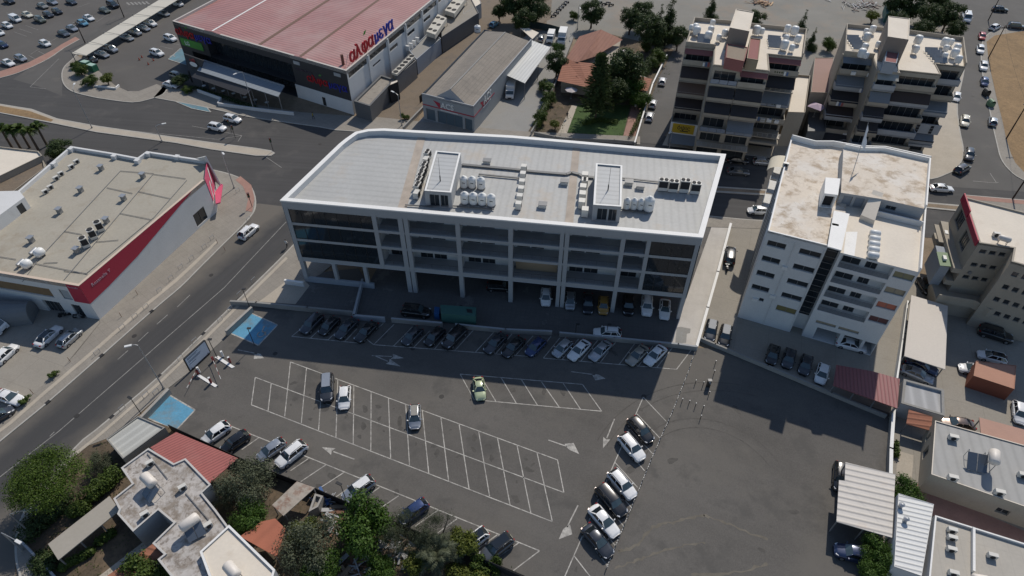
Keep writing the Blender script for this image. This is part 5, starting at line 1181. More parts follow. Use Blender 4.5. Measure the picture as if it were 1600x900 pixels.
# ------------------------------------------------------------------ 11 villa and sheds bottom left
m_patchy = M('patchy_villa_roof', (.46, .43, .40), .92, .10, .3, 3, .1, stain=[(.5, .45, .6, (.22, .18, .14), .85), (1.8, .50, .62, (.14, .11, .085), .75), (.9, .56, .68, (.58, .56, .53), .7)])
HV = 4.0
V = [(208,831), (248,799), (250,797), (270,820), (238,849), (312,920), (352,880), (366,893), (430,905), (400,860), (385,850), (362,818), (330,801), (348,785), (316,740), (303,738), (301,725), (232,697), (188,732), (206,760), (177,779), (184,792)]
V = [(208,831), (247,797), (271,817), (238,849), (256,866), (246,874), (290,930), (345,880), (377,850), (355,820), (338,797), (316,770), (330,757), (290,716), (272,724), (232,700), (189,731), (206,756), (177,779), (186,796), (183,803)]
vl = root('villa', (*pxs([(270,790)], HV)[0], 0), 'low villa with patchy weathered flat roof in stepped blocks', 'house')
PV = pxs(V, HV); PV = ccw(PV); roofed(vl, PV, HV, .18, .22, m_greywall, m_patchy, M('villa_rim', (.52, .5, .47), .85, .08), {})
block('villa_annex', [(345,952), (400,1000), (430,890), (358,820), (312,862)], 4.6, 'cream flat-roofed annex at the lower end of the villa', 'house', m_greywall, m_creamclean, rim=.25, ph=.2, cop=m_whitecop)
block('side_ledge', [(352,845), (366,838), (352,812), (343,818)], 3.6, 'narrow concrete ledge on the villa side', 'ledge', m_concrete, m_concrete) if False else None
block('electric_shed', [(192,717), (258,668), (216,650), (166,686)], 2.6, 'pale grey flat-roofed shed beside the pavement', 'shed', m_beigewall, M('pale_metal_shed_roof', (.40, .40, .37), .7, .05, .3, stripe=(52, 1.15, .02, -.25)), rim=.15, ph=.15, cop=m_conc_lot2)
m_redcorr = M('faded_red_corrugated', (.36, .115, .10), .65, .08, .3, 3, .05, stripe=(37, .42, .03, .32), stain=(.2, .55, .75, (.40, .20, .17), .5))
canopy('red_metal_roof', [(235,699,3.2), (310,770,3.2), (372,716,3.0), (275,675,3.0)], 'large faded red corrugated roof beside the villa', m_redcorr, cat='carport', posts=[(240,697,3.1), (308,766,3.1), (368,717,2.9), (278,678,2.9)])
canopy('long_shade_canopy', [(75,850,2.6), (91,875,2.6), (187,797,2.8), (171,775,2.8)], 'long pale shade canopy leading to the villa', M('pale_canvas', (.36, .33, .28), .9, .05, .3, 3, .05), posts=[(77,851,2.6), (92,872,2.6), (125,846,2.7), (158,820,2.7), (184,797,2.8)])
canopy('rusty_shack', [(443,806,2.4), (492,762,2.6), (464,752,2.8), (425,789,2.6)], 'scrap shack with pale rusty sheet roof by the fence', M('rusty_sheet', (.40, .35, .29), .85, .12, .4, 3, .1, stain=(.35, .52, .62, (.22, .10, .06), .8), stripe=(-25, 1.1, .01, .1)), cat='shack', posts=[(445,804,2.4), (490,763,2.6), (427,789,2.6)])
canopy('orange_tiled_shed', [(375,838,3), (432,870,3.0), (446,826,3.0), (430,810,3.0), (408,815,3)], 'orange-red flat shed roof between villa and scrap yard', M('orange_plaster_roof', (.38, .13, .075), .8, .08, .4, stripe=(52, 1.9, .02, .12)), cat='shed', posts=[(378,838,3), (430,867,3), (443,826,3)])
canopy('tiled_strip', [(262,866,2.6), (244,846,2.9), (160,905,2.9), (175,920,2.6)], 'terracotta tiled strip roof along the villa drive', m_tile, cat='porch roof', posts=[(175,905,2.6), (250,860,2.6)])
block('water_basin', [(482,800), (497,792), (505,775), (492,771)], 1.8, 'pale concrete basin beside the rusty shack', 'basin', m_concrete, m_conc_lot, rim=.25, ph=.5)
# ------------------------------------------------------------------ 12 buildings at the far left
block('neighbour_building', [(-60,310), (0,275), (66,243), (60,236), (-60,222)], 4.2, 'low neighbouring building with pale cluttered roof at the left edge', 'building', m_beigewall, m_creamclean, rim=.2, ph=.3)
block('dark_annex', [(-40,362), (0,315), (70,262), (66,243), (0,278)], 3.2, 'narrow lean-to with brown pipes at the left edge', 'annex', m_beigewall, m_alley, rim=.15, ph=.3)
# container shelter and trucks in the shop yard
sh_ = root('tarpaulin_tent', G(20,480,0), 'rounded grey tarpaulin shelter in front of the shop', 'tent'); fT = Fr(G(-60,512,0).xy, G(50,505,0).xy)
tp = MB(); n_ = 8
A_, B_, C_, D_ = G(-60,520,0), G(52,507,0), G(62,484,0), G(-60,478,0)
for i in range(n_):
    t0, t1 = math.pi*i/n_, math.pi*(i+1)/n_
    def pt(e0, e1, t): c = e0.lerp(e1, .5-.5*math.cos(t)); return Vector((c.x, c.y, 1.2+1.9*math.sin(t)))
    tp.poly([pt(A_, D_, t0), pt(B_, C_, t0), pt(B_, C_, t1), pt(A_, D_, t1)])
m_tarp = P('grey_tarpaulin', (.17, .18, .19), .85)
for e0, e1 in ((A_, B_), (C_, D_)): tp.poly([e0, e1, e1+Vector((0, 0, 1.2)), e0+Vector((0, 0, 1.2))])
tp.poly([B_, C_]+[pt(B_, C_, math.pi-math.pi*i/n_) for i in range(n_+1)]); tp.build('tarpaulin', m_tarp, sh_)
# long carport in the upper left
m_cream_shade = M('cream_shade_cloth', (.55, .52, .45), .85, .04, .2, 3, .04)
lc = root('long_carport', G(190,50,0), 'very long cream shade canopy over a row of parked cars', 'carport')
e0, e1 = G(112,83,2.9), G(248,0,2.9); h0, h1 = G(134,87,2.6), G(277,0,2.6); ext = (e1-e0)*.35
e1 += ext; h1 += (h1-h0)*.35
m_ = MB(); m_.poly([h0, h1, e1, e0]); m_.poly([p-Vector((0, 0, .08)) for p in (e0, e1, h1, h0)]); m_.build('shade_cloth', m_cream_shade, lc)
for k in range(9):
    t = k/8; a, b = e0.lerp(e1, t), h0.lerp(h1, t)
    MB().beam((a.x, a.y, 0), (a.x, a.y, 3.4), .14, .14).build('post', m_frame, lc); MB().beam((a.x, a.y, 3.4), b+Vector((0, 0, .1)), .08, .08).build('support_arm', m_frame, lc)
# ------------------------------------------------------------------ cars
PAINT = {'white': ((0.78, 0.78, 0.77), 0.3, 0.0), 'silver': ((0.42, 0.44, 0.46), 0.3, 0.6), 'grey': ((0.13, 0.14, 0.15), 0.3, 0.5), 'dark': ((0.045, 0.05, 0.06), 0.28, 0.3),
         'black': ((0.012, 0.013, 0.015), 0.25, 0.0), 'navy': ((0.02, 0.035, 0.09), 0.28, 0.2), 'blue': ((0.03, 0.055, 0.15), 0.3, 0.3), 'lightblue': ((0.12, 0.32, 0.45), 0.3, 0.2), 'red': ((0.45, 0.03, 0.03), 0.3, 0.0),
         'cream': ((0.66, 0.62, 0.50), 0.35, 0.0), 'palegreen': ((0.42, 0.48, 0.30), 0.35, 0.1), 'olive': ((0.13, 0.14, 0.10), 0.35, 0.3), 'brown': ((0.16, 0.12, 0.10), 0.3, 0.5), 'yellow': ((0.40, 0.22, 0.05), 0.35, 0.0), 'beige': ((0.34, 0.32, 0.27), 0.35, 0.5), 'palegrey': ((0.17, 0.18, 0.19), 0.45, 0.0)}
def paint(c):
    col, r, mt = PAINT[c]; return P('car_paint_'+c, col, r, mt, 0.8)
m_tyre = P('tyre_rubber', (0.015, 0.015, 0.015), 0.85); m_rim = P('wheel_alloy', (0.35, 0.35, 0.36), 0.35, 0.8)
m_trim = P('black_trim', (0.015, 0.015, 0.016), 0.6); m_lampg = P('lamp_glass', (0.55, 0.57, 0.6), 0.15); m_tail = P('tail_lamp', (0.3, 0.012, 0.01), 0.25)
m_plate = P('number_plate', (0.6, 0.58, 0.4), 0.5)
m_carglass = P('car_glass', (0.012, 0.016, 0.02), 0.05, 0, 0, 0.9)
m_screen = P('windscreen_glass', (0.05, 0.075, 0.085), 0.04, 0, 0, 1.0)
CT = {  # L, W, H, belt, hood, windscreen base, roof front, roof rear, rear glass base, roof half width, nose
 'sedan': (4.65, 1.82, 1.44, .98, .80, .95, .22, -1.05, -1.72, .60, .62),
 'hatch': (4.05, 1.76, 1.50, .98, .84, 1.05, .42, -1.35, -1.86, .60, .66),
 'suv':   (4.50, 1.86, 1.66, 1.08, .95, 1.05, .48, -1.62, -2.08, .64, .78),
 'bigsuv': (4.85, 1.92, 1.84, 1.18, 1.06, 1.15, .62, -1.95, -2.28, .70, .90),
 'van':   (4.45, 1.84, 1.86, 1.15, .95, 1.45, .95, -2.05, -2.16, .74, .72),
 'beetle': (4.10, 1.74, 1.48, .96, .86, .85, .30, -.80, -1.55, .52, .56)}
def car_parts(kind, lite):
    L, W, H, belt, hood, wsb, rf, rr, rgb, rhw, nose = CT[kind]
    hw = W/2; x0, x1 = -L/2, L/2
    body = MB(); out = []
    trunk = belt-.02 if kind != 'beetle' else .86
    st = [(x0, .70, .60), (x0+.06, .84, .80), (x0+.22, .94, trunk-.06), (x0+.55, .99, trunk), (rgb+.1, 1, belt), (-.3, 1.0, belt), (wsb-.25, 1.0, belt-.01), (wsb+.15, .99, hood+.06),
          (x1-.75, .97, hood), (x1-.35, .92, hood-.06), (x1-.10, .80, nose+.04), (x1, .62, nose-.12)]
    st = sorted(st)
    rows = []
    for x, f, zt in st:
        h = hw*f
        zb = .24 if x0+.1 < x < x1-.12 else .32
        rows.append([(x, h*.93, zb), (x, h, zb+.18), (x, h, max(zt-.26, zb+.22)), (x, h*.965, max(zt-.10, zb+.24)), (x, h*.86, zt-.015), (x, h*.45, zt+.015), (x, 0, zt+.025)])
    full = [r+[(x, -y, z) for x, y, z in reversed(r[:-1])] for r in rows]
    n = len(full[0]); k = len(body.v)
    for r in full: body.v += r
    for i in range(len(full)-1):
        for j in range(n-1):
            body.f.append((k+i*n+j, k+i*n+j+1, k+(i+1)*n+j+1, k+(i+1)*n+j)); body.m.append(0)
    body.f.append(tuple(k+j for j in range(n))); body.m.append(0)
    body.f.append(tuple(k+(len(full)-1)*n+j for j in reversed(range(n)))); body.m.append(0)
    # roof
    rz = H; bz = belt+.0; bw = hw*.90; rw = rhw*hw/ .9
    def crown(x, y, x_a, x_b, w_):
        return rz-.07*(abs(y)/w_)**2.5-.05*abs((2*x-x_a-x_b)/(x_b-x_a))**4
    nx, ny = 6, 6; k = len(body.v)
    for i in range(nx+1):
        for j in range(ny+1):
            tx = i/nx; ty = j/ny*2-1
            cx = rr+(rf-rr)*tx; cw = rw*(1-.10*abs(2*tx-1)**4)
            body.v.append((cx, ty*cw, crown(cx, ty*cw, rr, rf, cw)))
    for i in range(nx):
        for j in range(ny):
            a = k+i*(ny+1)+j; body.f.append((a, a+ny+1, a+ny+2, a+1)); body.m.append(0)
    zr = rz-.10
    for s in (1, -1):       # pillars
        body.beam((wsb, s*bw*.97, bz-.03), (rf-.02, s*rw*.93, zr+.02), .085, .06)
        body.beam((rgb, s*bw*.95, bz-.03), (rr+.02, s*rw*.93, zr+.02), .16 if kind != 'van' else .3, .07)
        xm = (rf+rr)/2+.1
        body.beam((xm, s*bw*1.0, bz), (xm-.03, s*rw*.985, zr+.02), .10, .03)
        body.beam((rf, s*rw*.96, zr+.03), (rr, s*rw*.96, zr+.03), .07, .06)
        if kind in ('suv', 'bigsuv', 'hatch', 'van'):
            x2 = rr+.28; body.beam((x2-.25, s*bw*.99, bz), (x2, s*rw*.975, zr+.02), .12, .03)
    out.append(('body', body, 0, True))
    ws = MB().poly([(wsb, -bw*.93, bz-.02), (wsb+.06, 0, bz-.01), (wsb, bw*.93, bz-.02), (rf-.01, rw*.9, zr+.025), (rf+.02, 0, rz-.06), (rf-.01, -rw*.9, zr+.025)])
    out.append(('windscreen', ws, 'screen', False))
    rg = MB().poly([(rgb, bw*.9, bz-.02), (rgb-.05, 0, bz-.01), (rgb, -bw*.9, bz-.02), (rr+.01, -rw*.9, zr+.025), (rr-.02, 0, rz-.06), (rr+.01, rw*.9, zr+.025)])
    out.append(('rear_window', rg, 0 if kind == 'van' else 'glass', False))
    for s in (1, -1):
        q = [(wsb-.02, s*bw*.965, bz-.02), (rf, s*rw*.955, zr+.03), (rr, s*rw*.955, zr+.03), (rgb+.02, s*bw*.955, bz-.02)]
        if kind == 'van':
            xm = .35; q2 = [(xm, s*bw*.965, bz-.02), (xm, s*rw*.955, zr+.03), q[2], q[3]]
            body.poly(q2 if s < 0 else q2[::-1]); q = [q[0], q[1], (xm, s*rw*.956, zr+.03), (xm, s*bw*.966, bz-.02)]
        out.append(('side_window', MB().poly(q if s > 0 else q[::-1]), 'glass', False))
    wr = .33 if kind in ('sedan', 'hatch', 'beetle') else .37
    for sx in (x1-.88, x0+.82):
        for s in (1, -1):
            t = MB().cyl((sx, s*(hw-.20), wr), (sx, s*(hw+.012), wr), wr, wr, 16)
            r = MB().cyl((sx, s*(hw+.0), wr), (sx, s*(hw+.022), wr), wr*.62, wr*.55, 10)
            out.append(('wheel', t, 'tyre', False)); out.append(('>rim', r, 'rim', False))
    for s in (1, -1):
        out.append(('headlight', MB().beam((x1-.42, s*hw*.80, nose+.03), (x1-.12, s*hw*.62, nose-.02), .20, .14), 'lamp', False))
        out.append(('tail_light', MB().beam((x0+.16, s*hw*.86, belt-.14), (x0+.05, s*hw*.58, belt-.18), .14, .15), 'tail', False))
        out.append(('wing_mirror', MB().beam((wsb-.18, s*(hw+.0), bz+.02), (wsb-.22, s*(hw+.19), bz+.05), .12, .12), 0, False))
    out.append(('bumper', MB().prism([(x1-.15, -hw*.7), (x1+.015, -hw*.5), (x1+.015, hw*.5), (x1-.15, hw*.7)], .22, .40), 'trim', False))
    out.append(('bumper', MB().prism([(x0+.12, -hw*.74), (x0-.015, -hw*.6), (x0-.015, hw*.6), (x0+.12, hw*.74)], .24, .42), 'trim', False))
    out.append(('number_plate', MB().beam((x0-.01, -.26, .60), (x0-.01, .26, .60), .03, .12), 'plate', False))
    if kind in ('suv', 'bigsuv'):
        for s in (1, -1): out.append(('roof_rail', MB().beam((rr+.15, s*rw*.84, rz+.0), (rf-.25, s*rw*.84, rz+.0), .035, .04), 'trim', False))
    return out
SL = {'screen': m_screen, 'glass': m_carglass, 'tyre': m_tyre, 'rim': m_rim, 'lamp': m_lampg, 'tail': m_tail, 'trim': m_trim, 'plate': m_plate}
PROTO = {}
def proto_meshes(kind, lite):
    key = (kind, lite)
    if key in PROTO: return PROTO[key]
    parts = car_parts(kind, lite)
    if lite:
        mats = [paint('white')]+[SL[k] for k in SL]; idx = {k: i+1 for i, k in enumerate(SL)}; idx[0] = 0
        mb = MB()
        for nm, b, mk_, sm in parts:
            k = len(mb.v); mb.v += [tuple(v) for v in b.v]; mb.f += [tuple(k+i for i in f) for f in b.f]; mb.m += [idx[mk_]]*len(b.f)
        me = mb.mesh('parked_car', mats, smooth=False)
        PROTO[key] = [('car', me, 0)]
    else:
        r = []
        for nm, b, mk_, sm in parts:
            me = b.mesh('car_'+nm.strip('>'), [paint('white') if mk_ == 0 else SL[mk_]], smooth=False)
            if sm: me.polygons.foreach_set('use_smooth', [len(p.vertices) == 4 for p in me.polygons])
            r.append((nm, me, mk_))
        PROTO[key] = r
    return PROTO[key]
def car(px, py, dx, dy, kind, col, label, group=None, roofcol=None, name='parked_car', lite=None, cat='car', z=0.0, scale=1.0):
    a = G(px, py, 0.75); b = G(px+dx*4, py+dy*4, 0.75); ang = math.atan2((b-a).y, (b-a).x)
    if lite is None: lite = py < 112
    ms = proto_meshes(kind, lite)
    if lite:
        o = D.objects.new(name, ms[0][1]); COL.objects.link(o); o.location = (a.x, a.y, z)
        o.material_slots[0].link = 'OBJECT'; o.material_slots[0].material = paint(col)
        rt = o
    else:
        rt = D.objects.new(name, None); COL.objects.link(rt); rt.location = (a.x, a.y, z); rt.empty_display_size = .5
        last = None
        for nm, me, mk_ in ms:
            c = D.objects.new(nm.strip('>'), me); COL.objects.link(c)
            c.parent = last if nm[0] == '>' else rt
            if nm == 'wheel': last = c
            if mk_ == 0:
                c.material_slots[0].link = 'OBJECT'; c.material_slots[0].material = paint(col)
        if roofcol:
            L, W, H, belt, hood, wsb, rf, rr, rgb, rhw, nose = CT[kind]; rw = rhw*(W/2)/.9*.93
            p = MB().prism([(rr+.05, -rw*.85), (rr-.02, 0), (rr+.05, rw*.85), (rf-.05, rw*.85), (rf+.0, 0), (rf-.05, -rw*.85)], H-.09, H+.012)
            c = p.build('roof_panel', P('grey_roof_sheen', (.30, .31, .32), .7) if roofcol == 'palegrey' else (paint(roofcol) if roofcol != 'glass' else m_carglass)); c.parent = rt; c['label'] = {'glass': 'black glass roof panel', 'silver': 'silver roof panel', 'white': 'white roof panel', 'beige': 'beige roof panel'}.get(roofcol, 'roof panel with sheen painted pale grey')  # palegrey panel paints the shine of dark roofs as a flat matte colour
    rt.rotation_euler = (0, 0, ang); rt.scale = (scale,)*3
    tag(rt, label, cat, group); return rt
g1 = 'cars in the angled bays along the retaining wall'; g2 = 'cars in the angled bays beside the chain fence'; g3 = 'cars in the bays along the garden fence'
g4 = 'cars under and in front of the office building'; g5 = 'cars in the upper-left car park'; g6 = 'cars parked along the side street'; g7 = 'cars behind the clinic wall'
car(511, 606, -.03, 1, 'bigsuv', 'dark', 'dark grey off-roader with silver roof rails in the middle of the bay grid', roofcol='silver')
car(538, 620, -.06, 1, 'hatch', 'white', 'white hatchback parked beside the dark off-roader in the bay grid')
car(648, 650, 0, 1, 'hatch', 'silver', 'silver-beige small car standing alone in the bay grid', roofcol='beige')
car(749, 606, .14, 1, 'beetle', 'palegreen', 'pale green rounded small car at the shadow edge')
car(337, 676, -1, .7, 'hatch', 'white', 'white hatchback nearest the lower blue disabled bay', g3)
car(367, 690, -1, .7, 'hatch', 'black', 'black hatchback beside the red metal roof', g3)
car(424, 702, -1, .7, 'hatch', 'silver', 'silver hatchback half hidden by the olive tree', g3)
car(455, 709, -1, .8, 'suv', 'white', 'white compact car at the edge of the olive tree', g3)
car(560, 764, -1, .72, 'suv', 'silver', 'silver people carrier by the scrap yard fence', g3, roofcol='white')
car(646, 798, -1, .72, 'hatch', 'blue', 'blue small car half under the feathery grey tree', g3)
car(740, 844, -1, .75, 'hatch', 'white', 'white car with black glass roof beside the yellow-green bush', g3, roofcol='glass')
car(776, 855, -1, .78, 'suv', 'grey', 'grey car with open black roof nearest the corner of the garden fence', g3, roofcol='glass')
for x, y, k, c, l in ((1001,671,'suv','black','black car topmost in the row beside the chain fence'), (987,698,'suv','white','white car below the topmost black car of the chain-fence row'),
                      (972,756,'suv','white','white car directly above the big black car in the chain-fence row'), (955,782,'bigsuv','black','big black car between two white cars in the chain-fence row'),
                      (944,813,'sedan','white','white saloon car above the blue-black saloon at the bottom of the row'), (934,844,'sedan','dark','blue-black saloon car lowest in the chain-fence row')):
    car(x, y, 36, 42, k, c, l, g2)
row = [(487,505,'suv','dark','dark car first from the upper blue disabled bay'), (514,508,'hatch','black','black hatchback second from the upper blue disabled bay'), (541,512,'sedan','dark','dark saloon third from the upper blue disabled bay'), (572,517,'sedan','black','black saloon with pale sunshade in its windscreen'),
       (644,524,'hatch','dark','dark hatchback nearest the green container, behind the wall'), (679,525,'hatch','black','black hatchback between two dark cars below the green container'), (710,527,'bigsuv','black','large black car with chrome strips below the apron wall'),
       (774,535,'sedan','dark','dark saloon left of the long black saloon in the shade'), (802,541,'sedan','black','long black saloon beside the blue car in the shade'), (837,541,'hatch','blue','blue hatchback in the shaded wall row'),
       (879,543,'hatch','silver','silver hatchback right of the blue car in the wall row'), (905,546,'sedan','white','white saloon between two silver cars in the wall row'), (938,547,'sedan','silver','silver-blue saloon below the lamp on the apron wall'),
       (996,554,'sedan','beige','beige saloon beside the last white car of the wall row'), (1024,554,'sedan','white','white saloon last on the right in the wall row')]
for x, y, k, c, l in row: car(x, y, -1, .98, k, c, l, g1)
car(650, 486, 1, .12, 'bigsuv', 'black', 'black car lengthways beside the green container', g4)
car(949, 520, -1, -.06, 'suv', 'white', 'white car lengthways against the apron wall', g4)
for x, y, k, c, l in ((853,463,'hatch','white','white hatchback parked alone beside the double column'), (891,469,'hatch','silver','silver hatchback just right of the double column'), (919,473,'sedan','dark','dark car between the silver hatchback and the yellow car'),
                      (943,476,'hatch','yellow','orange-yellow hatchback under the office front'), (982,476,'suv','black','black car deep in the shade right of the yellow car'), (1011,477,'suv','white','white car right of the black one under the glazed corner')):
    car(x, y, -.02, 1, k, c, l, g4)
car(1039, 482, -.05, 1, 'sedan', 'white', 'white car with black roof below the glazed corner', g4, roofcol='glass')
car(781, 447, 1, .05, 'suv', 'black', 'black car crosswise under the middle of the office building', g4)
car(1111, 516, -.2, 1, 'suv', 'dark', 'dark car with bright silver roof beside the pale ramp wall', roofcol='palegrey'); car(1133, 524, -.2, 1, 'suv', 'black', 'black car with shining roof at the end of the alley', roofcol='palegrey')
car(1141, 399, .1, -1, 'bigsuv', 'black', 'black off-roader high up the alley beside the ramp wall')
for x, y, c, l in ((1208,553,'black','black car leftmost behind the clinic wall'), (1233,559,'dark','dark car second from the left behind the clinic wall'), (1259,569,'dark','dark car next to the white one behind the clinic wall'), (1285,583,'white','white hatchback beside the dark red metal roof')):
    car(x, y, -.28, 1, 'hatch', c, l, g7)
car(1331, 538, 1, .25, 'sedan', 'white', 'white car inside the ground-floor garage of the clinic')
car(1434, 584, 1, .42, 'sedan', 'silver', 'silver saloon in front of the flat grey garage roof'); car(1441, 571, 1, .42, 'sedan', 'navy', 'navy saloon mostly under the large cream canopy')
car(1446, 446, .6, 1, 'hatch', 'black', 'black car in the gap beside the beige building'); car(1556, 522, 1, .3, 'bigsuv', 'black', 'black car in the shaded courtyard')
car(1551, 557, -1, -.25, 'hatch', 'white', 'white car with dark roof above the terracotta shed', roofcol='glass'); car(1522, 577, -1, -.2, 'hatch', 'white', 'white car half under the terracotta shed')
car(1594, 644, .1, 1, 'hatch', 'white', 'white car cut by the right edge of the picture'); car(1496, 661, -1, -.12, 'sedan', 'brown', 'brown saloon behind the grey house roof')
car(1335, 865, -1, -.25, 'suv', 'navy', 'navy car below the white corrugated carport'); car(1314, 745, -.05, 1, 'suv', 'black', 'black car under the edge of the white corrugated carport')
car(388, 361, 1, -.85, 'suv', 'white', 'white car waiting at the corner of the main road', name='moving_car')
car(339, 198, 1, .22, 'suv', 'white', 'white boxy car on the cross road, nearer the median', name='moving_car'); car(363, 185, 1, .25, 'suv', 'white', 'white car on the cross road beside the supermarket pavement', name='moving_car')
car(1472, 293, 1, .06, 'sedan', 'white', 'white saloon on the cross road below the side street', name='moving_car'); car(1185, 328, -1, -.03, 'hatch', 'white', 'white car half hidden behind the clinic roof', name='moving_car')
car(1192, 252, 1, .08, 'hatch', 'silver', 'silver hatchback in the shade near the barrel awning'); car(1153, 249, 1, .08, 'sedan', 'black', 'black saloon in the shade beyond the office corner'); car(1154, 267, 1, .08, 'sedan', 'grey', 'grey saloon half in the sun beyond the office corner', name='moving_car')
side = [(1504,263,1,-.6,'suv','dark','dark car with bright roof at the mouth of the side street'), (1515,241,0,1,'suv','dark','dark car second from the mouth of the side street'), (1508,189,-.02,1,'suv','cream','cream car driving down the side street'),
        (1552,189,0,-1,'hatch','silver','silver hatchback parked below the green skip bin'), (1495,151,-.2,1,'hatch','white','white car in the shade of the apartment block corner'), (1539,127,.1,1,'hatch','blue','blue car parked beside the dry field'),
        (1537,103,.1,1,'suv','white','white car above the blue car beside the dry field'), (1532,77,.1,1,'suv','white','white car below the red car beside the dry field'), (1535,56,.1,1,'hatch','red','red car at the top of the dry field'),
        (1555,42,1,-.5,'suv','white','white car turning at the top of the side street'), (1588,41,1,.1,'bigsuv','dark','dark jeep at the top corner of the dry field'), (1563,14,1,.1,'suv','black','black car highest on the right of the picture')]
for x, y, dx, dy, k, c, l in side: car(x, y, dx, dy, k, c, l, g6)
car(1510, 28, .25, 1, 'van', 'white', 'white minibus beside the dark trees at the top', name='minibus', cat='minibus', scale=1.25)
for x, y, l in ((1035,126,'white car highest up the lane beside the garden'), (1020,161,'white car in the middle of the lane beside the garden'), (1015,181,'white car lowest in the lane beside the garden')):
    car(x, y, .22, -1, 'hatch', 'white', l, 'cars in the lane beside the garden')
car(995, 153, -.3, 1, 'hatch', 'silver', 'silver car under the tree beside the terracotta house')
car(75, 524, 1, -.9, 'sedan', 'white', 'white coupe with black roof in the shop yard', roofcol='glass'); car(108, 527, 1, -.9, 'hatch', 'silver', 'pale hatchback beside the black-roofed coupe')
car(8, 552, 1, -.9, 'hatch', 'white', 'white car at the left edge of the shop yard'); car(14, 620, 1, .35, 'sedan', 'white', 'white saloon beside the round bush by the pavement'); car(-4, 650, 1, -.6, 'hatch', 'dark', 'dark car just cut by the left edge')
ul = [(11,39,'hatch','white','white hatchback at the left of the upper car park'), (24,29,'van','white','white delivery van in the upper car park'), (42,22,'sedan','cream','cream estate car behind the white van'), (62,30,'suv','olive','olive green car beside the cream estate'),
      (75,22,'hatch','dark','dark hatchback right of the olive car'), (89,17,'hatch','black','black hatchback at the end of the middle row'), (66,8,'sedan','beige','beige saloon above the middle row of the car park'), (81,2,'sedan','silver','silver saloon at the top edge of the car park'),
      (111,2,'sedan','dark','dark saloon at the top edge near the white zebra'), (14,1,'suv','black','black car at the top left corner'), (163,15,'sedan','olive','dull green saloon by the zebra crossing'), (176,7,'bigsuv','black','black pickup behind the dull green saloon'),
      (138,27,'sedan','white','white saloon beside the sky-blue car'), (129,35,'hatch','lightblue','sky-blue hatchback in the car park'), (112,43,'sedan','silver','lilac-silver saloon above the grey one'), (99,51,'sedan','grey','grey saloon nearest the leaning pole'),
      (70,67,'hatch','white','white hatchback alone near the red pavement'), (32,90,'hatch','silver','silver hatchback at the lower edge of the car park'), (12,97,'sedan','white','white saloon at the lower left of the car park'), (3,69,'hatch','navy','navy hatchback at the left edge of the car park'),
      (-2,50,'hatch','white','white car just outside the left edge of the car park')]
for x, y, k, c, l in ul: car(x, y, 1, .42, k, c, l, g5)
car(266, 59, 1, .35, 'suv', 'white', 'white car nearest the dark supermarket wall'); car(245, 82, 1, .3, 'suv', 'white', 'white car beside the traffic cones'); car(267, 131, 1, .25, 'sedan', 'white', 'white saloon by the supermarket canopy'); car(277, 118, 1, .3, 'suv', 'beige', 'beige car half hidden by the dark hedge')
for i, (x, y, c) in enumerate(((141,92,'dark'),(159,84,'silver'),(173,76,'silver'),(198,58,'silver'),(211,50,'silver'),(224,43,'silver'),(235,36,'white'),(255,20,'silver'),(277,5,'white'))):
    car(x, y, 1, .3, 'sedan' if i % 2 else 'suv', c, ORD[i]+' car under the long shade canopy, counted from its lower end', 'cars under the long shade canopy')
car(772, 37, 1, -.7, 'hatch', 'lightblue', 'pale blue car behind the grey tiled warehouse'); car(845, 59, .3, -1, 'hatch', 'silver', 'silver car beside the two white vans')
# box vans and trucks
def truck(px, py, dx, dy, label, bl=4.2, w_=2.1, h=2.9, cabc='white', boxc=(0.72, 0.72, 0.70), name='box_truck', cat='truck', group=None):
    a = G(px, py, 1.4); b = G(px+dx*4, py+dy*4, 1.4); ang = math.atan2((b-a).y, (b-a).x)
    rt = root(name, (0, 0, 0), label, cat, group)
    bx = MB().prism([(-bl, -w_/2), (0, -w_/2), (0, w_/2), (-bl, w_/2)], .75, h); bx.build('cargo_box', P('truck_box_'+str(boxc), boxc, .5), rt)
    for k in range(7): pass
    MB().beam((-bl, 0, .62), (2.0, 0, .62), .9, .2).build('chassis', m_trim, rt)
    c = MB(); s = w_/2*.95
    prof = [(.15, .5), (.15, 2.0), (.35, 2.15), (1.05, 2.12), (1.62, 1.45), (1.85, 1.2), (1.95, .5)]
    for sy in (-s, s): c.poly([(x, sy, z) for x, z in (prof if sy > 0 else prof[::-1])])
    for p, q in zip(prof, prof[1:]+prof[:1]): c.poly([(p[0], s, p[1]), (p[0], -s, p[1]), (q[0], -s, q[1]), (q[0], s, q[1])][::-1])
    c.build('cab', paint(cabc), rt)
    MB().poly([(1.1, -s*.9, 2.10), (1.66, -s*.9, 1.44), (1.66, s*.9, 1.44), (1.1, s*.9, 2.10)]).build('windscreen', m_screen, rt)
    for o in rt.children:
        if o.name.startswith('windscreen'): o.location = (.02, 0, .02)
    for sy in (-1, 1):
        MB().poly([(.5, sy*(s+.01), 1.4), (1.45, sy*(s+.01), 1.4), (1.05, sy*(s+.01), 2.0), (.5, sy*(s+.01), 2.0)]).build('side_window', m_carglass, rt)
        MB().beam((1.97, sy*s*.7, .85), (1.97, sy*s*.45, .85), .05, .18).build('headlight', m_lampg, rt)
        for x in (1.1, -bl+1.0): MB().cyl((x, sy*(w_/2-.3), .4), (x, sy*(w_/2), .4), .4, .4, 14).build('wheel', m_tyre, rt)
    rt.location = (a.x, a.y, 0); rt.rotation_euler = (0, 0, ang); return rt
truck(797, 143, -.15, 1, 'white box truck facing out beneath the grey corrugated canopy')
truck(860, 58, -.35, 1, 'white van with rounded box, left of the taller box truck', 3.6, 1.9, 2.4, name='delivery_van', cat='van'); truck(878, 60, -.3, 1, 'tall white box truck beside the garden wall', 4.5, 2.2, 3.1)
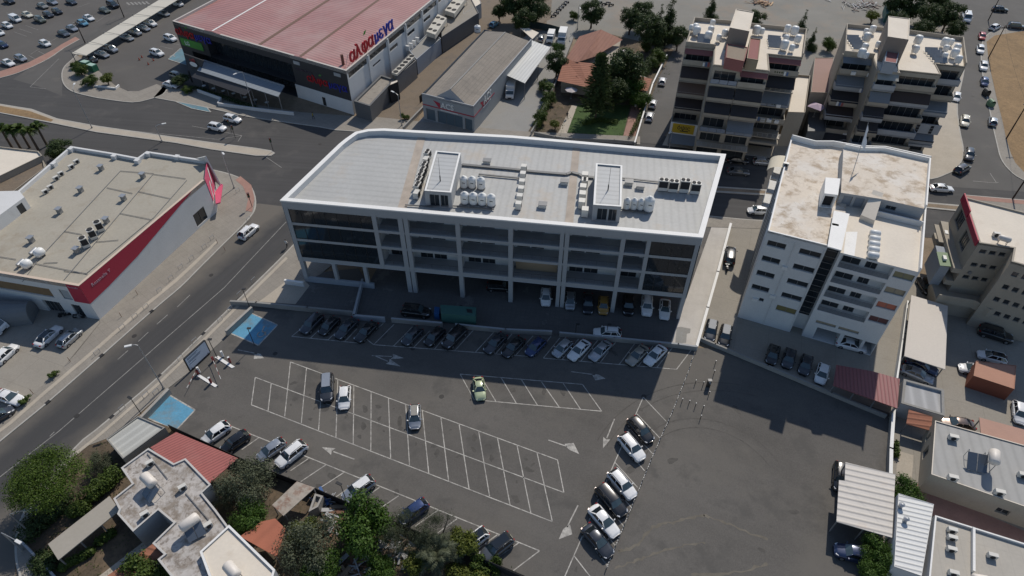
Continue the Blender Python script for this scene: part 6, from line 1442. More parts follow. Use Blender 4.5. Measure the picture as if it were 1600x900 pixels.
truck(-14, 508, 1, .15, 'old grey box truck body at the left edge of the shop yard', 3.0, 2.2, 2.6, boxc=(.42, .42, .38))
# ------------------------------------------------------------------ rooftop equipment
def vtank(px, py, zb, r, h, label, group, name='water_tank'):
    c = G(px, py, zb+h*.55); o = root(name, (c.x, c.y, zb), label, 'water tank', group); b = Vector((c.x, c.y, zb+.25))
    MB().lathe(b, [(r*.98, 0), (r, .05), (r, h*.30), (r*.96, h*.33), (r, h*.36), (r, h*.62), (r*.96, h*.65), (r, h*.68), (r, h*.78), (r*.75, h*.88), (r*.3, h*.95), (r*.28, h), (0, h)], 18).build('tank_body', m_whitep, o, smooth=True)
    MB().lathe(b, [(r*.9, -.25), (r*1.02, -.25), (r*1.02, 0), (r*.9, 0)], 12).build('tank_stand', m_frame, o)
    MB().beam(b+Vector((-r*.35, -r-.02, h*.55)), b+Vector((r*.35, -r-.02, h*.5)), .05, .10).build('maker_mark', m_dark, o)
    return o
g_ = 'white tanks beside the left stair house'
for i, (x, y) in enumerate(((724.5,284),(737.5,284.5),(751.5,286))): vtank(x, y, 16.4, .66, 1.9, ['left', 'middle', 'right'][i]+' white tank in the back row of three beside the left stair house', g_)
for i, (x, y) in enumerate(((726,309),(739.5,310),(753.5,311),(767.5,312.5))): vtank(x, y, 16.4, .68, 1.9, ORD[i]+' white tank from the left in the front row of four', g_)
g_ = 'white tanks beside the right stair house'
for i, (x, y) in enumerate(((979.5,318),(990.5,318.5),(1001.3,319))): vtank(x, y, 16.4, .52, 1.9, ORD[i]+' small white tank right of the right stair house', g_)
vtank(1014.5, 318, 16.4, .78, 2.4, 'biggest white tank, at the right end beside the right stair house', g_)
m_acc = P('ac_casing', (.62, .60, .55), .5)
def fan(mb, c, r, n=12): mb.cyl(c, (c[0], c[1], c[2]+.07), r, r, n)
def ac(px, py, zb, w_, d, h, ang, label, group, fans=1, top=True, name='ac_unit'):
    """condensing unit: casing, dark grille on its lit side, fan rings on top or on the face"""
    c = G(px, py, zb+h*.6); o = root(name, (c.x, c.y, zb), label, 'air conditioner', group); u = Vector((math.cos(rad(ang)), math.sin(rad(ang)))); v = Vector((-u.y, u.x)); c2 = c.xy
    MB().box(c2, u, w_/2, d/2, zb+.12, zb+h).build('case', m_acc, o)
    MB().box(c2, u, w_/2-.05, d/2-.05, zb, zb+.12).build('base', m_frame, o)
    for k in range(fans):
        t = (k+.5)/fans-.5; q = c2+u*(w_*t)
        if top: MB().cyl((q.x, q.y, zb+h), (q.x, q.y, zb+h+.1), min(w_/fans, d)*.42, min(w_/fans, d)*.42, 14).build('fan', m_dark, o)
        else: MB().cyl((q-v*(d/2)).to_3d()+Vector((0, 0, zb+h*.55)), (q-v*(d/2+.04)).to_3d()+Vector((0, 0, zb+h*.55)), min(w_/fans, h)*.38, n=12).build('fan', m_dark, o)
    if top: MB().box(c2-v*(d/2+.01), u, w_/2-.06, .02, zb+h*.35, zb+h*.92).build('grille', m_dark, o)
    return o
g_ = 'fan units along the left side of the left stair house'
for i, (x, y, f_) in enumerate(((668,241,2),(666,250,0),(663,260,2),(660.5,268,2),(657.5,275,2),(655,283,2),(652.5,292,2),(651,303,0))):
    if f_: ac(x, y, 16.4, 1.4, .9, 1.5, 75, ORD[i]+' unit from the back in the row left of the left stair house', g_, f_)
    else: ac(x, y, 16.4, 1.2, .8, 1.2, 75, ORD[i]+' unit, plain topped, in the row left of the left stair house', g_, 1, False)
g_ = 'white units in the row near the roof joint'
for i, (x, y) in enumerate(((818.5,262),(817,273),(815.5,285),(814,296),(812,308),(810,320))): ac(x, y, 16.4, .9, .9, 1.2, 82, ORD[i]+' pale unit from the back in the middle roof row', g_, 1, False)
g_ = 'units left of the right stair house'
for i, (x, y, f_) in enumerate(((914,275,0),(913.5,284,2),(911,294,0),(910,305,0),(909,317,0),(914,330,0))): ac(x, y, 16.4, 1.1, 1.0, 1.4, 82, ORD[i]+' unit from the back in the row left of the right stair house', g_, max(1, f_), bool(f_))
g_ = 'large two-fan units at the right end of the office roof'
for i, (x, y) in enumerate(((1036.5,287),(1052.5,289),(1070,288.5),(1087,292))): ac(x, y, 16.4, 1.5, .9, 2.0+.3*(i == 2), -7.8, ORD[i]+' large two-fan unit from the left at the right roof end', g_, 2)
for x, y, l in ((761,251,'small grey ventilator beside the cable tray, left of centre'), (882,283,'small dark box at the roof joint'), (983,284,'brown hatch right of the right stair house'), (1001,290,'dark ventilator between stair house and big units'), (848,319,'coiled pipe box in front of the roof joint')):
    c = G(x, y, 16.9); o = root('roof_ventilator', (c.x, c.y, 16.4), l, 'ventilator', 'small ventilators on the office roof')
    MB().box(c.xy, f.u, .6, .45, 16.4, 17.0).build('case', m_acc, o); MB().box(c.xy, f.u, .7, .55, 17.0, 17.08).build('lid', m_frame, o)
# cable trays
m_tray = P('cable_tray', (.14, .14, .14), .6, .3)
def tray(name, pts, z, w_, label, mat=m_tray):
    q = [G(*p, z) for p in pts]; o = MB()
    for a, b in zip(q, q[1:]): o.beam(a, b, w_, .14)
    ob2 = o.build(name, mat, o=tuple(q[0])); return tag(ob2, label, 'cable tray')
tray('cable_tray', [(722,257), (800,264), (835,268), (885,272), (893,269), (905,272), (912,276), (928,277)], 16.62, .55, 'long dark cable tray between the two stair houses')
tray('cable_tray', [(748,272), (811,278)], 16.62, .3, 'short cable tray behind the back row of tanks')
tray('cable_tray', [(972,278), (1030,284)], 16.62, .3, 'cable tray leading to the large two-fan units')
tray('cable_tray', [(633,320), (665,322), (702,321), (772,327)], 16.62, .18, 'thin pipe in front of the left stair house and tanks')
tray('cable_tray', [(970,327), (1012,333)], 16.62, .18, 'thin pipe in front of the right tanks')
tray('cable_tray', [(721,257), (713,278), (709,300)], 16.62, .35, 'dark pipe bundle along the left stair house')
# shop roof units
for i, (x, y) in enumerate(((119,252),(111,260),(94.5,271),(87,278),(78,292),(70,299))):
    c = G(x, y, 7.4); o = ac(x, y, 6.9, .95, .5, .8, 60, ORD[i]+' small unit from the back in pairs along the shop roof edge', 'small units on the shop roof', 1, False)
for i, (x, y) in enumerate(((154,352),(143,364),(131,377))): ac(x, y, 6.9, 1.1, 1.1, 1.9, 38, ORD[i]+' large white cabinet from the back on the shop roof', 'large cabinets on the shop roof', 1, True)
for i, (x, y) in enumerate(((158,263),(223,275),(126,297),(193,310),(93,330),(166,345),(120,392),(49,375))):
    c = G(x, y, 7.3); o = root('roof_chimney', (c.x, c.y, 6.9), ['nearest the rear parapet','by the back right pipes','left of centre','right of centre','at the left middle','behind the three cabinets','in front of the three cabinets','beside the two tanks'][i].join(['grey vent pipe ', ' of the shop roof']), 'vent', 'vents on the shop roof')
    MB().box(c.xy, f3.u, .35, .35, 6.9, 7.9).build('vent_shaft', m_conc_lot2, o); MB().box(c.xy, f3.u, .48, .48, 7.9, 8.0).build('vent_cap', m_steel, o)
for i, (x, y, lb) in enumerate(((60,395,'round white tank farther from the roof front of the shop'), (40,413,'round white tank nearer the roof front of the shop'))):
    a = G(x-6, y+4, 7.7); b = G(x+8, y-5, 7.7); o = root('water_tank', (a.x, a.y, 6.9), lb, 'water tank', 'lying tanks on the shop roof'); L_ = (b-a).length
    MB().lathe(a, [(0, 0), (.5, .08), (.72, .3), (.74, L_*.5), (.72, L_-.3), (.5, L_-.08), (0, L_)], 16, 0, (b-a).normalized()).build('tank_body', m_whitep, o, smooth=True)
    for t in (.3, .7): MB().box(a.lerp(b, t).xy, (b-a).xy, .08, .6, 6.9, 7.3).build('stand', m_frame, o)
    a = G(x-13, y+2, 7.4); b = G(x-4, y-7, 7.4); o = root('solar_cylinder', (a.x, a.y, 6.9), 'thin grey cylinder left of the '+('farther' if i == 0 else 'nearer')+' round tank', 'cylinder', 'thin cylinders on the shop roof')
    MB().cyl(a, b, .3, n=12).build('cylinder_body', m_steel, o); MB().box(a.lerp(b, .5).xy, (b-a).xy, .5, .3, 6.9, 7.15).build('stand', m_frame, o)
# solar heaters
m_solar = P('solar_panel', (.10, .12, .15), .12, 0, 0, .9)
def solar(px, py, zb, ang, label, group, panels=2, tank=True, s=1.0):
    c = G(px, py, zb+.6); o = root('solar_heater', (c.x, c.y, zb), label, 'solar heater', group)
    u = Vector((math.cos(rad(ang)), math.sin(rad(ang)), 0)); v = Vector((-u.y, u.x, 0)); b = Vector((c.x, c.y, zb))
    for k in range(panels):
        x0 = -panels*.5*s+k*1.02*s; p = MB(); q = [b+u*x0-v*1.0*s+Vector((0, 0, .25)), b+u*(x0+.96*s)-v*1.0*s+Vector((0, 0, .25)), b+u*(x0+.96*s)+v*.6*s+Vector((0, 0, 1.35*s)), b+u*x0+v*.6*s+Vector((0, 0, 1.35*s))]
        p.poly(q); nn = (q[1]-q[0]).cross(q[3]-q[0]).normalized()*.08; p.poly([x-nn for x in reversed(q)])
        for i in range(4): p.poly([q[i]-nn, q[(i+1) % 4]-nn, q[(i+1) % 4], q[i]])
        p.build('panel', m_solar, o)
    if tank:
        t0 = b-u*.75*s+v*.95*s+Vector((0, 0, 1.6*s)); t1 = b+u*.75*s+v*.95*s+Vector((0, 0, 1.6*s)); L_ = (t1-t0).length
        MB().lathe(t0, [(0, 0), (.2*s, .04), (.3*s, .12), (.3*s, L_-.12), (.2*s, L_-.04), (0, L_)], 14, 0, (t1-t0).normalized()).build('tank_body', m_whitep, o, smooth=True)
    fr_ = MB()
    for a in (-.8*s, .8*s):
        fr_.beam(b+u*a+v*.95*s, b+u*a+v*.95*s+Vector((0, 0, 1.35*s)), .05, .05).beam(b+u*a-v*1.0*s+Vector((0, 0, .2)), b+u*a+v*.95*s+Vector((0, 0, 1.3*s)), .05, .05).beam(b+u*a-v*1.0*s, b+u*a-v*1.0*s+Vector((0, 0, .25)), .05, .05)
    fr_.beam(b-u*.8*s+v*.95*s+Vector((0, 0, .6)), b+u*.8*s+v*.95*s+Vector((0, 0, .6)), .04, .04); fr_.build('frame', m_steel, o)
    return o
def solar_bank(px, py, zb, ang, n, label, group):
    """row of long grey collectors seen edge to edge"""
    c = G(px, py, zb+.8); u = Vector((math.cos(rad(ang)), math.sin(rad(ang)), 0)); v = Vector((-u.y, u.x, 0)); b = Vector((c.x, c.y, zb)); o = root('solar_collectors', (c.x, c.y, zb), label, 'solar panels', group)
    for k in range(n):
        y0 = (k-n/2)*1.25
        q = [b-u*1.3+v*y0+Vector((0, 0, .3)), b+u*1.3+v*y0+Vector((0, 0, .3)), b+u*1.3+v*(y0+.95)+Vector((0, 0, 1.0)), b-u*1.3+v*(y0+.95)+Vector((0, 0, 1.0))]
        MB().poly(q).poly([x-Vector((0, 0, .08)) for x in reversed(q)]).build('panel', P('pale_solar_glass', (.22, .24, .26), .18), o)
    fr_ = MB()
    for a in (-1.2, 1.2): fr_.beam(b+u*a-v*n*.62+Vector((0, 0, .2)), b+u*a+v*n*.62+Vector((0, 0, .2)), .06, .06)
    fr_.build('frame', m_steel, o)
for apn, z, bank, tanks_ in (('left', HA, ((1100,59,3,'left end'), (1211,63,4,'right end')), ((1081,42),(1087,42),(1089,48),(1114,34),(1111,46),(1107,56),(1124,57),(1133,51),(1182,47),(1191,47),(1231,44),(1242,48),(1229,58),(1247,60),(1226,70),(1238,73))),
                          ('right', HB, ((1338,64,5,'left end'), (1463,84,5,'right end')), ((1354,48),(1364,45),(1355,58),(1373,68),(1352,73),(1347,83),(1354,85),(1431,76),(1477,66),(1479,74),(1496,74),(1492,83),(1477,86),(1498,92),(1435,62),(1487,64)))):
    for x, y, n_, wh_ in bank: solar_bank(x, y, z, -12 if apn == 'left' else -5, n_, 'rows of grey solar collectors at the '+wh_+' of the '+apn+' apartment roof', 'solar collectors on the apartment roofs')
    for i, (x, y) in enumerate(tanks_):
        c = G(x, y, z+1.2); o = root('water_tank', (c.x, c.y, z), ORD[i]+' white tank from the left on the '+apn+' apartment block roof', 'water tank', 'white tanks on the '+apn+' apartment roof')
        b = Vector((c.x, c.y, z+.5)); r = .55+.12*((i*7) % 3); h = 1.2+.25*(i % 3)
        MB().lathe(b, [(r*.95, 0), (r, .1), (r, h*.75), (r*.8, h*.92), (r*.3, h), (0, h)], 14).build('tank_body', m_whitep, o, smooth=True)
        fr_ = MB()
        for a in range(4): q = b+Vector((math.cos(a*1.57)*r*.8, math.sin(a*1.57)*r*.8, 0)); fr_.beam(q-Vector((0, 0, .5)), q, .06, .06)
        fr_.build('stand', m_frame, o)
# solar heaters and tanks on the low roofs
def ltank(px, py, zb, dx, dy, r, L_, label, legs=1.0, name='water_tank'):
    c = G(px, py, zb+legs+r); e = G(px+dx*3, py+dy*3, zb+legs+r); d = (e-c).normalized(); a = c-d*L_/2; o = root(name, (c.x, c.y, zb), label, 'water tank', 'lying tanks on the low roofs')
    MB().lathe(a, [(0, 0), (r*.7, .06), (r, .22), (r, L_-.22), (r*.7, L_-.06), (0, L_)], 16, 0, d).build('tank_body', P('cream_tank', (.68, .63, .57), .5), o, smooth=True)
    fr_ = MB(); n_ = Vector((-d.y, d.x, 0))
    for t in (.2, .8):
        for s in (-1, 1): q = a+d*L_*t+n_*r*.7*s; fr_.beam((q.x, q.y, zb), (q.x, q.y, zb+legs+r*.5), .06, .06)
        q0 = a+d*L_*t; fr_.beam(q0+n_*r*.9-Vector((0, 0, r*.6)), q0-n_*r*.9-Vector((0, 0, r*.6)), .06, .06)
    fr_.build('frame', m_frame, o); return o
ltank(232, 750, 3.85, 12, 12, .62, 2.3, 'cream tank on the upper block of the villa roof', .9); solar(238, 768, 3.85, -40, 'solar panels beside the upper villa tank', None, 2, False)
ltank(296, 816, 3.85, 12, -9, .62, 2.3, 'cream tank in the middle of the patchy villa roof', .9); solar(304, 828, 3.85, 35, 'dark solar panels beside the middle villa tank', None, 2, False)
ltank(362, 891, 4.4, 10, 12, .62, 2.2, 'cream tank on the cream villa annex', .9)
for i, (x, y) in enumerate(((234,723),(226,803),(285,761),(325,820))): ac(x, y, 3.85, .9, .5, .75, 40, ORD[i]+' small box unit from the top on the villa roof', 'small units on the villa roof', 1, False)
ltank(1554, 714, 3.9, 0, 12, .6, 2.2, 'big cream tank on the grey panelled house roof', 1.6); solar(1525, 722, 3.9, -15, 'flat solar panel beside the big tank on the grey house', None, 2, False, 1.15)
for i, (x, y) in enumerate(((1489,746),(1562,769),(1599,742),(1490,683))): ac(x, y, 3.9, 1.1, .5, .8, -17, ORD[i]+' box unit counted from the lower left on the grey house roof', 'box units on the grey house roof', 1, False)
for i, (x, y) in enumerate(((1488,828),(1488,840),(1551,868),(1490,895),(1487,858))): ac(x, y, 3.1, 1.0, .45, .75, -17, ORD[i]+' unit listed from the top on the white-rimmed felt roof', 'units on the white-rimmed roof', 1, False)
ltank(1532, 905, 3.1, 12, 2, .5, 1.8, 'small tank cut by the bottom edge on the white-rimmed roof', .5)
c = G(1408,806,3.6); 
for i, (x, y) in enumerate(((1408,790),(1415,812))):
    c = G(x, y, 3.9); o = root('roof_vent', (c.x, c.y, 3.6), ('upper', 'lower')[i]+' round vent on the bright white corrugated roof', 'vent', 'vents on the white workshop'); MB().cyl((c.x, c.y, 3.6), (c.x, c.y, 4.2), .25, n=12).build('vent_shaft', m_steel, o); MB().cyl((c.x, c.y, 4.2), (c.x, c.y, 4.35), .36, .1, n=12).build('vent_cap', m_steel, o)
# clinic roof bits
ac(1304, 354, 17.8, .9, .5, .9, -20, 'small white unit beside the white strip roof on the clinic', None, 1, False)
c = G(1228,258,17.9); ac(1228, 257, 17.8, .9, .5, .8, -20, 'small white unit at the west parapet of the clinic roof', None, 1, False)
ltank(1570, 373, 13.4, 10, 3, .45, 1.8, 'small white tank on the beige building roof', .5); ac(1557, 366, 13.4, .9, .5, .8, -15, 'small unit beside the tank on the beige building roof', None, 1, False)
vtank(822+0, 0, 0, .1, .1, 'x', None) if False else None
o = vtank(746, 45, 4.0, .9, 1.8, 'white ribbed tank beside the tiled warehouse', None)
# villa ledges / pipes
pp = MB(); pp.tube([G(230,708,3.95), G(262,748,3.95)], .05).tube([G(290,770,3.95), G(326,812,3.95)], .05); tag(pp.build('roof_pipe', m_frame, o=tuple(G(230,708,3.95))), 'pair of thin pipes along the villa roof edge', 'pipe')
# ------------------------------------------------------------------ generator container, ground-level things by the office
gc = root('generator_container', G(715,497,0), 'green box container with dark vent on the office apron', 'container')
q = pxs([(689,490), (743,494), (744,480), (688,476)], 2.3); MB().prism(q, .3, 2.3).build('container_body', P('green_container', (.05, .14, .12), .6, 0), gc)
q2 = pxs([(729,483), (737,484), (738,489), (730,488)], 2.34); MB().prism(q2, 2.3, 2.42).build('roof_vent', m_dark, gc); MB().prism(inset(ccw(q), .15), 0, .3).build('skid', m_dark, gc)
MB().prism(pxs([(678,490), (686,491), (687,480), (679,479)], 1.4), 0, 1.4).build('blue_cabinet', P('blue_cabinet', (.02, .09, .25), .5), gc)
# ------------------------------------------------------------------ walls and fences
def wallrun(name, pts, h, th, label, mat, cap=None, cat='wall', z0=0.0, smoothn=0):
    q = [G(*p, h) for p in pts]; r = root(name, (*G(*pts[0], 0).xy, 0), label, cat); m_ = MB(); c_ = MB()
    for a, b in zip(q, q[1:]):
        d = (b-a).xy.normalized(); n_ = Vector((-d.y, d.x))*th/2; e = d*th*.35
        m_.prism([a.xy-n_-e, b.xy-n_+e, b.xy+n_+e, a.xy+n_-e], z0, h-.06)
        if cap: c_.prism([a.xy-n_*1.25-e, b.xy-n_*1.25+e, b.xy+n_*1.25+e, a.xy+n_*1.25-e], h-.06, h)
    m_.build('wall_body', mat, r)
    if cap: c_.build('wall_coping', cap, r)
    return r
wallrun('retaining_wall', [(360,470), (400,472), (480,480), (553,487)], 1.0, .3, 'concrete wall with pale top above the upper blue bay and first cars', m_concrete, m_conc_lot2)
wallrun('retaining_wall', [(566,436), (552,492), (600,496)], 1.1, .3, 'grey-blue wall bending round the left apron corner', m_bluegrey, m_greywall); wallrun('retaining_wall', [(612,497), (690,504)], 1.0, .25, 'wall section in front of the green container', m_concrete, m_greywall)
wallrun('retaining_wall', [(712,506), (790,514), (862,517)], 1.0, .25, 'wall section behind the middle of the shaded car row', m_concrete, m_greywall); wallrun('retaining_wall', [(875,519), (960,527), (1060,537), (1088,541)], 1.0, .25, 'wall section behind the white and silver cars', m_concrete, m_greywall)
wallrun('ramp_side_wall', [(1142,349), (1122,424), (1106,480), (1089,540)], 1.0, .35, 'long pale wall along the office ramp', m_white, m_whitecop)
wallrun('clinic_yard_wall', [(1092,526), (1118,537), (1200,571), (1300,613), (1385,648)], .8, .25, 'low wall between the clinic yard and the asphalt lot', m_concrete, m_conc_lot2)
wallrun('boundary_wall', [(1397,640), (1393,700), (1392,745)], 1.2, .35, 'pale boundary wall with yellow line at the right of the lot', m_concrete, m_whitecop); wallrun('boundary_wall', [(1419,470), (1411,530), (1402,590)], 1.4, .2, 'thin white wall left of the cream canopy', m_white, m_whitecop)
wallrun('plaza_wall', [(445,437), (473,441)], 1.1, .3, 'short white wall at the corner column of the office', m_white, m_whitecop)
wallrun('bay_wall', [(353,516), (392,480)], 1.2, .35, 'grey wall beside the upper blue disabled bay', m_concrete, m_concrete); wallrun('bay_wall', [(221,650), (262,608)], 1.2, .35, 'grey wall beside the lower blue disabled bay', m_concrete, m_concrete)
m_fence = P('black_mesh_fence', (.02, .02, .022), .9)
wallrun('garden_fence', [(262,663), (373,714), (430,738), (487,760)], 1.6, .06, 'black fence behind the red corrugated roof and olive tree', m_fence, cat='fence'); wallrun('garden_fence', [(487,760), (545,785)], 1.8, .06, 'black fence section behind the scrap yard', m_fence, cat='fence')
wallrun('garden_fence', [(545,785), (620,817), (737,864), (800,893), (830,906)], 1.6, .06, 'black fence section along the palm garden', m_fence, cat='fence')
wallrun('garden_wall', [(872,58), (870,100), (836,170), (812,212)] if False else [(895,58), (868,128), (836,195), (830,205)], 1.2, .25, 'pale wall between the depot yard and the garden', m_concrete, m_conc_lot2)
wallrun('lane_wall', [(1042,85), (1020,130), (1003,185), (992,222)], 1.3, .25, 'pale wall between the garden and the lane', m_concrete, m_whitecop)
wallrun('front_garden_wall', [(835,206), (868,213), (884,215), (960,218), (995,221)], .8, .2, 'low wall with railing in front of the lawn', m_concrete, m_conc_lot2)
wallrun('depot_fence', [(742,62), (700,103), (660,146)] if False else [(740,70), (690,118), (655,150)], 2.0, .05, 'thin wire fence left of the tiled warehouse', m_fence, cat='fence')
wallrun('alley_wall', [(662,165), (630,198)], 1.0, .3, 'low block wall between the dirt alley and the depot', m_concrete, m_conc_lot2)
wallrun('yard_fence', [(820,30), (860,38), (881,44), (882,56)], 2.2, .06, 'dark sheet fence behind the white vans', P('dark_green_sheet', (.03, .05, .05), .8), cat='fence')
wallrun('pavement_wall', [(32,845), (78,893), (110,930)], .8, .2, 'low wall at the bottom left pavement', m_bluegrey, m_greywall)
wallrun('garden_wall', [(185,132), (180,137), (148,133)], .6, .25, 'short white planter wall at the corner island', m_white, m_whitecop)
# chain fence with bollards along the lot divide
g_ = 'small posts of the chain line across the lot'
q = [(1088,545),(1084,556),(1080,566),(1077,577),(1073,588),(1068,600),(1062,615),(1057,628),(1051,643),(1045,657),(1038,672),(1031,688),(1024,704),(1017,720),(1010,737),(1003,754),(996,771),(989,788),(982,805),(975,822),(968,839),(961,856),(954,873),(947,890)]
pb = None
for i, (x, y) in enumerate(q):
    p = G(x, y, 0); o = root('chain_post', p, 'small black and white post of the chain line dividing the lot', 'post', g_)
    MB().cyl(p, p+Vector((0, 0, .75)), .06, n=8).build('post_tube', m_blackmetal, o); MB().cyl(p+Vector((0, 0, .5)), p+Vector((0, 0, .62)), .065, n=8).build('white_band', m_whitep, o); MB().cyl(p, p+Vector((0, 0, .05)), .2, n=10).build('post_foot', m_trim, o)
    if pb is not None:
        ch = MB(); k = 8
        for j in range(k):
            t0, t1 = j/k, (j+1)/k; a = pb.lerp(p, t0)+Vector((0, 0, .7-.35*4*t0*(1-t0))); b = pb.lerp(p, t1)+Vector((0, 0, .7-.35*4*t1*(1-t1)))
            ch.beam(a, b, .05, .05, j % 2)
        ch.build('chain', [m_blackmetal, m_whitep], o)
    pb = p
g_ = 'thin bollards on the strip between the two lots'
rows_ = [(1086,600),(1098,603),(1108,606),(1065,629),(1076,632),(1086,636),(1117,570),(1115,585),(1107,618),(1098,640),(1094,655)]
for x, y in rows_:
    p = G(x, y, 0); o = root('bollard', p, 'thin dark bollard with pale cap on the strip between the two lots', 'bollard', g_); MB().cyl(p, p+Vector((0, 0, .9)), .05, n=8).build('bollard_tube', m_blackmetal, o); MB().cyl(p+Vector((0, 0, .9)), p+Vector((0, 0, 1.0)), .06, n=8).build('bollard_cap', m_whitep, o)
p = G(1106,604,0); o = root('ticket_machine', p, 'upright black ticket machine between the two lots', 'ticket machine'); MB().box(p.xy, (1, 0), .25, .2, 0, 1.5).build('case', m_blackmetal, o); MB().box(p.xy, (1, 0), .28, .23, 1.5, 1.56).build('lid', m_frame, o); MB().beam(p+Vector((-.1, -.21, 1.2)), p+Vector((.1, -.21, 1.2)), .02, .2).build('display', m_lampg, o)
# pavement hoops and bollards along the main road
g_ = 'metal hoops along the main road pavements'
hoop = [(332,374),(320,388),(300,406),(283,420),(268,437),(250,456),(229,482),(212,497),(192,514),(153,553),(372,300),(397,440),(375,462),(360,485),(345,502),(305,535),(283,562),(245,615),(229,620),(192,640),(389,345)]
def hoopm(c, d, o):
    m_ = MB(); n_ = Vector((d.x, d.y, 0)).normalized()*.45; m_.tube([c-n_, c-n_+Vector((0, 0, .8)), c+n_+Vector((0, 0, .8)), c+n_], .035, 6); m_.build('hoop_tube', m_steel, o)
dr = (G(350,450).xy-G(92,674).xy).normalized()
for i, (x, y) in enumerate(hoop):
    c = G(x, y, .13); o = root('pavement_hoop', c, 'grey metal hoop on the pavement edge of the main road', 'barrier hoop', g_); hoopm(c, dr, o)
for i, (x, y) in enumerate(((352,392),(340,380),(215,460),(190,495),(110,565),(52,615))):
    p = G(x, y, .13); o = root('thin_post', p, 'thin rusty post on the inner side of the shop pavement', 'post', 'thin posts by the shop pavement'); MB().cyl(p, p+Vector((0, 0, 1.0)), .04, n=6).build('post_tube', P('rusty_metal', (.2, .1, .06), .8), o)
# gully covers
for i, (x, y) in enumerate(((237,487),(159,556),(75,629),(249,588),(318,522),(175,652))):
    c = G(x, y, 0); o = MB().box(c.xy, dr, .35, .25, .02, .14).build('gully_cover', m_dark, o=(c.x, c.y, 0)); tag(o, 'small dark gully cover in the kerb of the main road', 'gully cover', 'gully covers of the main road')
# ------------------------------------------------------------------ street lamps
def lamp(base, head, label, z=10.0, arm=2.2, group='street lamps'):
    b = G(*base, .1); h = G(*head, z); o = root('street_lamp', b, label, 'street lamp', group)
    top = Vector((b.x, b.y, z-.3)); d = (h-top); d.z = 0
    if d.length > 4: d = d.normalized()*arm
    MB().cyl(b, top, .11, .06, 8).build('pole', m_steel, o); e = top+d*.7+Vector((0, 0, .3)); MB().tube([top, top+d*.3+Vector((0, 0, .22)), e], .045, 6).build('arm', m_steel, o)
    dn = d.normalized() if d.length > .01 else Vector((1, 0, 0)); MB().beam(e, e+dn*.9, .32, .14).build('lamp_head', m_whitep, o); MB().cyl(b, b+Vector((0, 0, .35)), .22, .16, 8).build('pole_base', m_conc_lot2, o)
lamp((256,607), (202,540), 'tall street lamp between the two blue bays, leaning over the main road')
lamp((144,200), (121,122), 'tall street lamp on the median near the corner island'); lamp((253,221), (257,193), 'short lamp on the median right of the tall one', 4.2, .6)
lamp((366,294), (349,240), 'street lamp on the corner pavement by the shop', 9.0, .5); lamp((397,172), (366,116), 'tall street lamp in front of the supermarket terrace')
lamp((628,196), (613,143), 'street lamp at the mouth of the dirt alley', 8.0); lamp((1045,234), (1047,207), 'white street lamp behind the long office building', 5.0, .8)
lamp((902,46), (917,34), 'street lamp behind the terracotta house', 7.0); lamp((35,860), (35,850), 'pale lamp on the bottom left corner pavement', 5.0, .6); lamp((47,832), (47,796), 'lamp at the foot of the big round pine', 5.0, .6)
def floodl(base, h, label, arm=(.5, 0), group='slim lamps in the car park'):
    b = G(*base, 0); o = root('car_park_lamp', b, label, 'lamp', group); t = b+Vector((0, 0, h)); a = Vector((arm[0], arm[1], 0))
    MB().cyl(b, t, .06, .05, 8).build('pole', m_blackmetal, o); MB().beam(t-a*.2, t+a, .35, .12).build('lamp_head', m_blackmetal, o)
floodl((340,560), 4.4, 'slim black lamp beside the white traffic islands'); floodl((222,649), 4.0, 'slim black lamp at the lower blue bay', (-.5, .3)); floodl((398,540), 4.0, 'slim black lamp at the upper blue bay corner'); floodl((391,482), 4.5, 'slim black lamp at the end of the retaining wall')
floodl((541,782), 4.0, 'slim black lamp beside the silver people carrier', (-.6, .3)); floodl((947,527), 3.0, 'small lamp on the apron wall above the silver-blue saloon'); floodl((899,524), 2.6, 'small lamp on the apron wall above the white saloon')
def utility(base, top, h, label):
    b = G(*base, .1); o = root('utility_pole', b, label, 'utility pole', 'wooden utility poles'); t = b+Vector((0, 0, h))
    MB().cyl(b, t, .16, .1, 8).build('pole', P('creosoted_wood', (.045, .03, .022), .9), o); MB().beam(t+Vector((-.8, 0, -.5)), t+Vector((.8, 0, -.5)), .1, .12).build('crossarm', P('creosoted_wood', (.045, .03, .022), .9), o)
    for x in (-.7, 0, .7): MB().cyl(t+Vector((x, 0, -.45)), t+Vector((x, 0, -.2)), .06, n=6).build('insulator', m_whitep, o)
utility((1572,217), 0, 9, 'dark wooden pole at the field edge near the bend'); utility((1544,91), 0, 9, 'dark wooden pole at the top of the dry field'); utility((1582,311), 0, 8, 'dark pole on the traffic island'); utility((1544,32), 0, 7, 'dark pole at the top street corner')
utility((133,67), 0, 6, 'dark leaning pole between the car park and the long carport'); utility((194,27), 0, 6, 'thin pole near the zebra crossing')
# traffic signals
for (x, y), lb in (((394,323),'black traffic light on the shop corner pavement'), ((368,216),'traffic light on the median near the white cars'), ((427,236),'small traffic sign on the tip of the median'), ((362,207),'traffic light beside the cross road lane')):
    b = G(x, y, .13); o = root('traffic_light', b, lb, 'traffic light', 'signals of the junction'); MB().cyl(b, b+Vector((0, 0, 2.6)), .06, n=6).build('pole', m_blackmetal, o); MB().box(b.xy, (1, .3), .2, .15, 2.4, 3.4).build('signal_head', m_blackmetal, o)
    for k in range(3): MB().cyl(b+Vector((.05, -.16, 2.6+k*.3)), b+Vector((.05, -.24, 2.6+k*.3)), .1, n=8).build('signal_lens', [P('lens_green', (.02, .12, .06), .3), P('lens_amber', (.3, .15, .02), .3), P('lens_red', (.25, .02, .02), .3)][k], o)
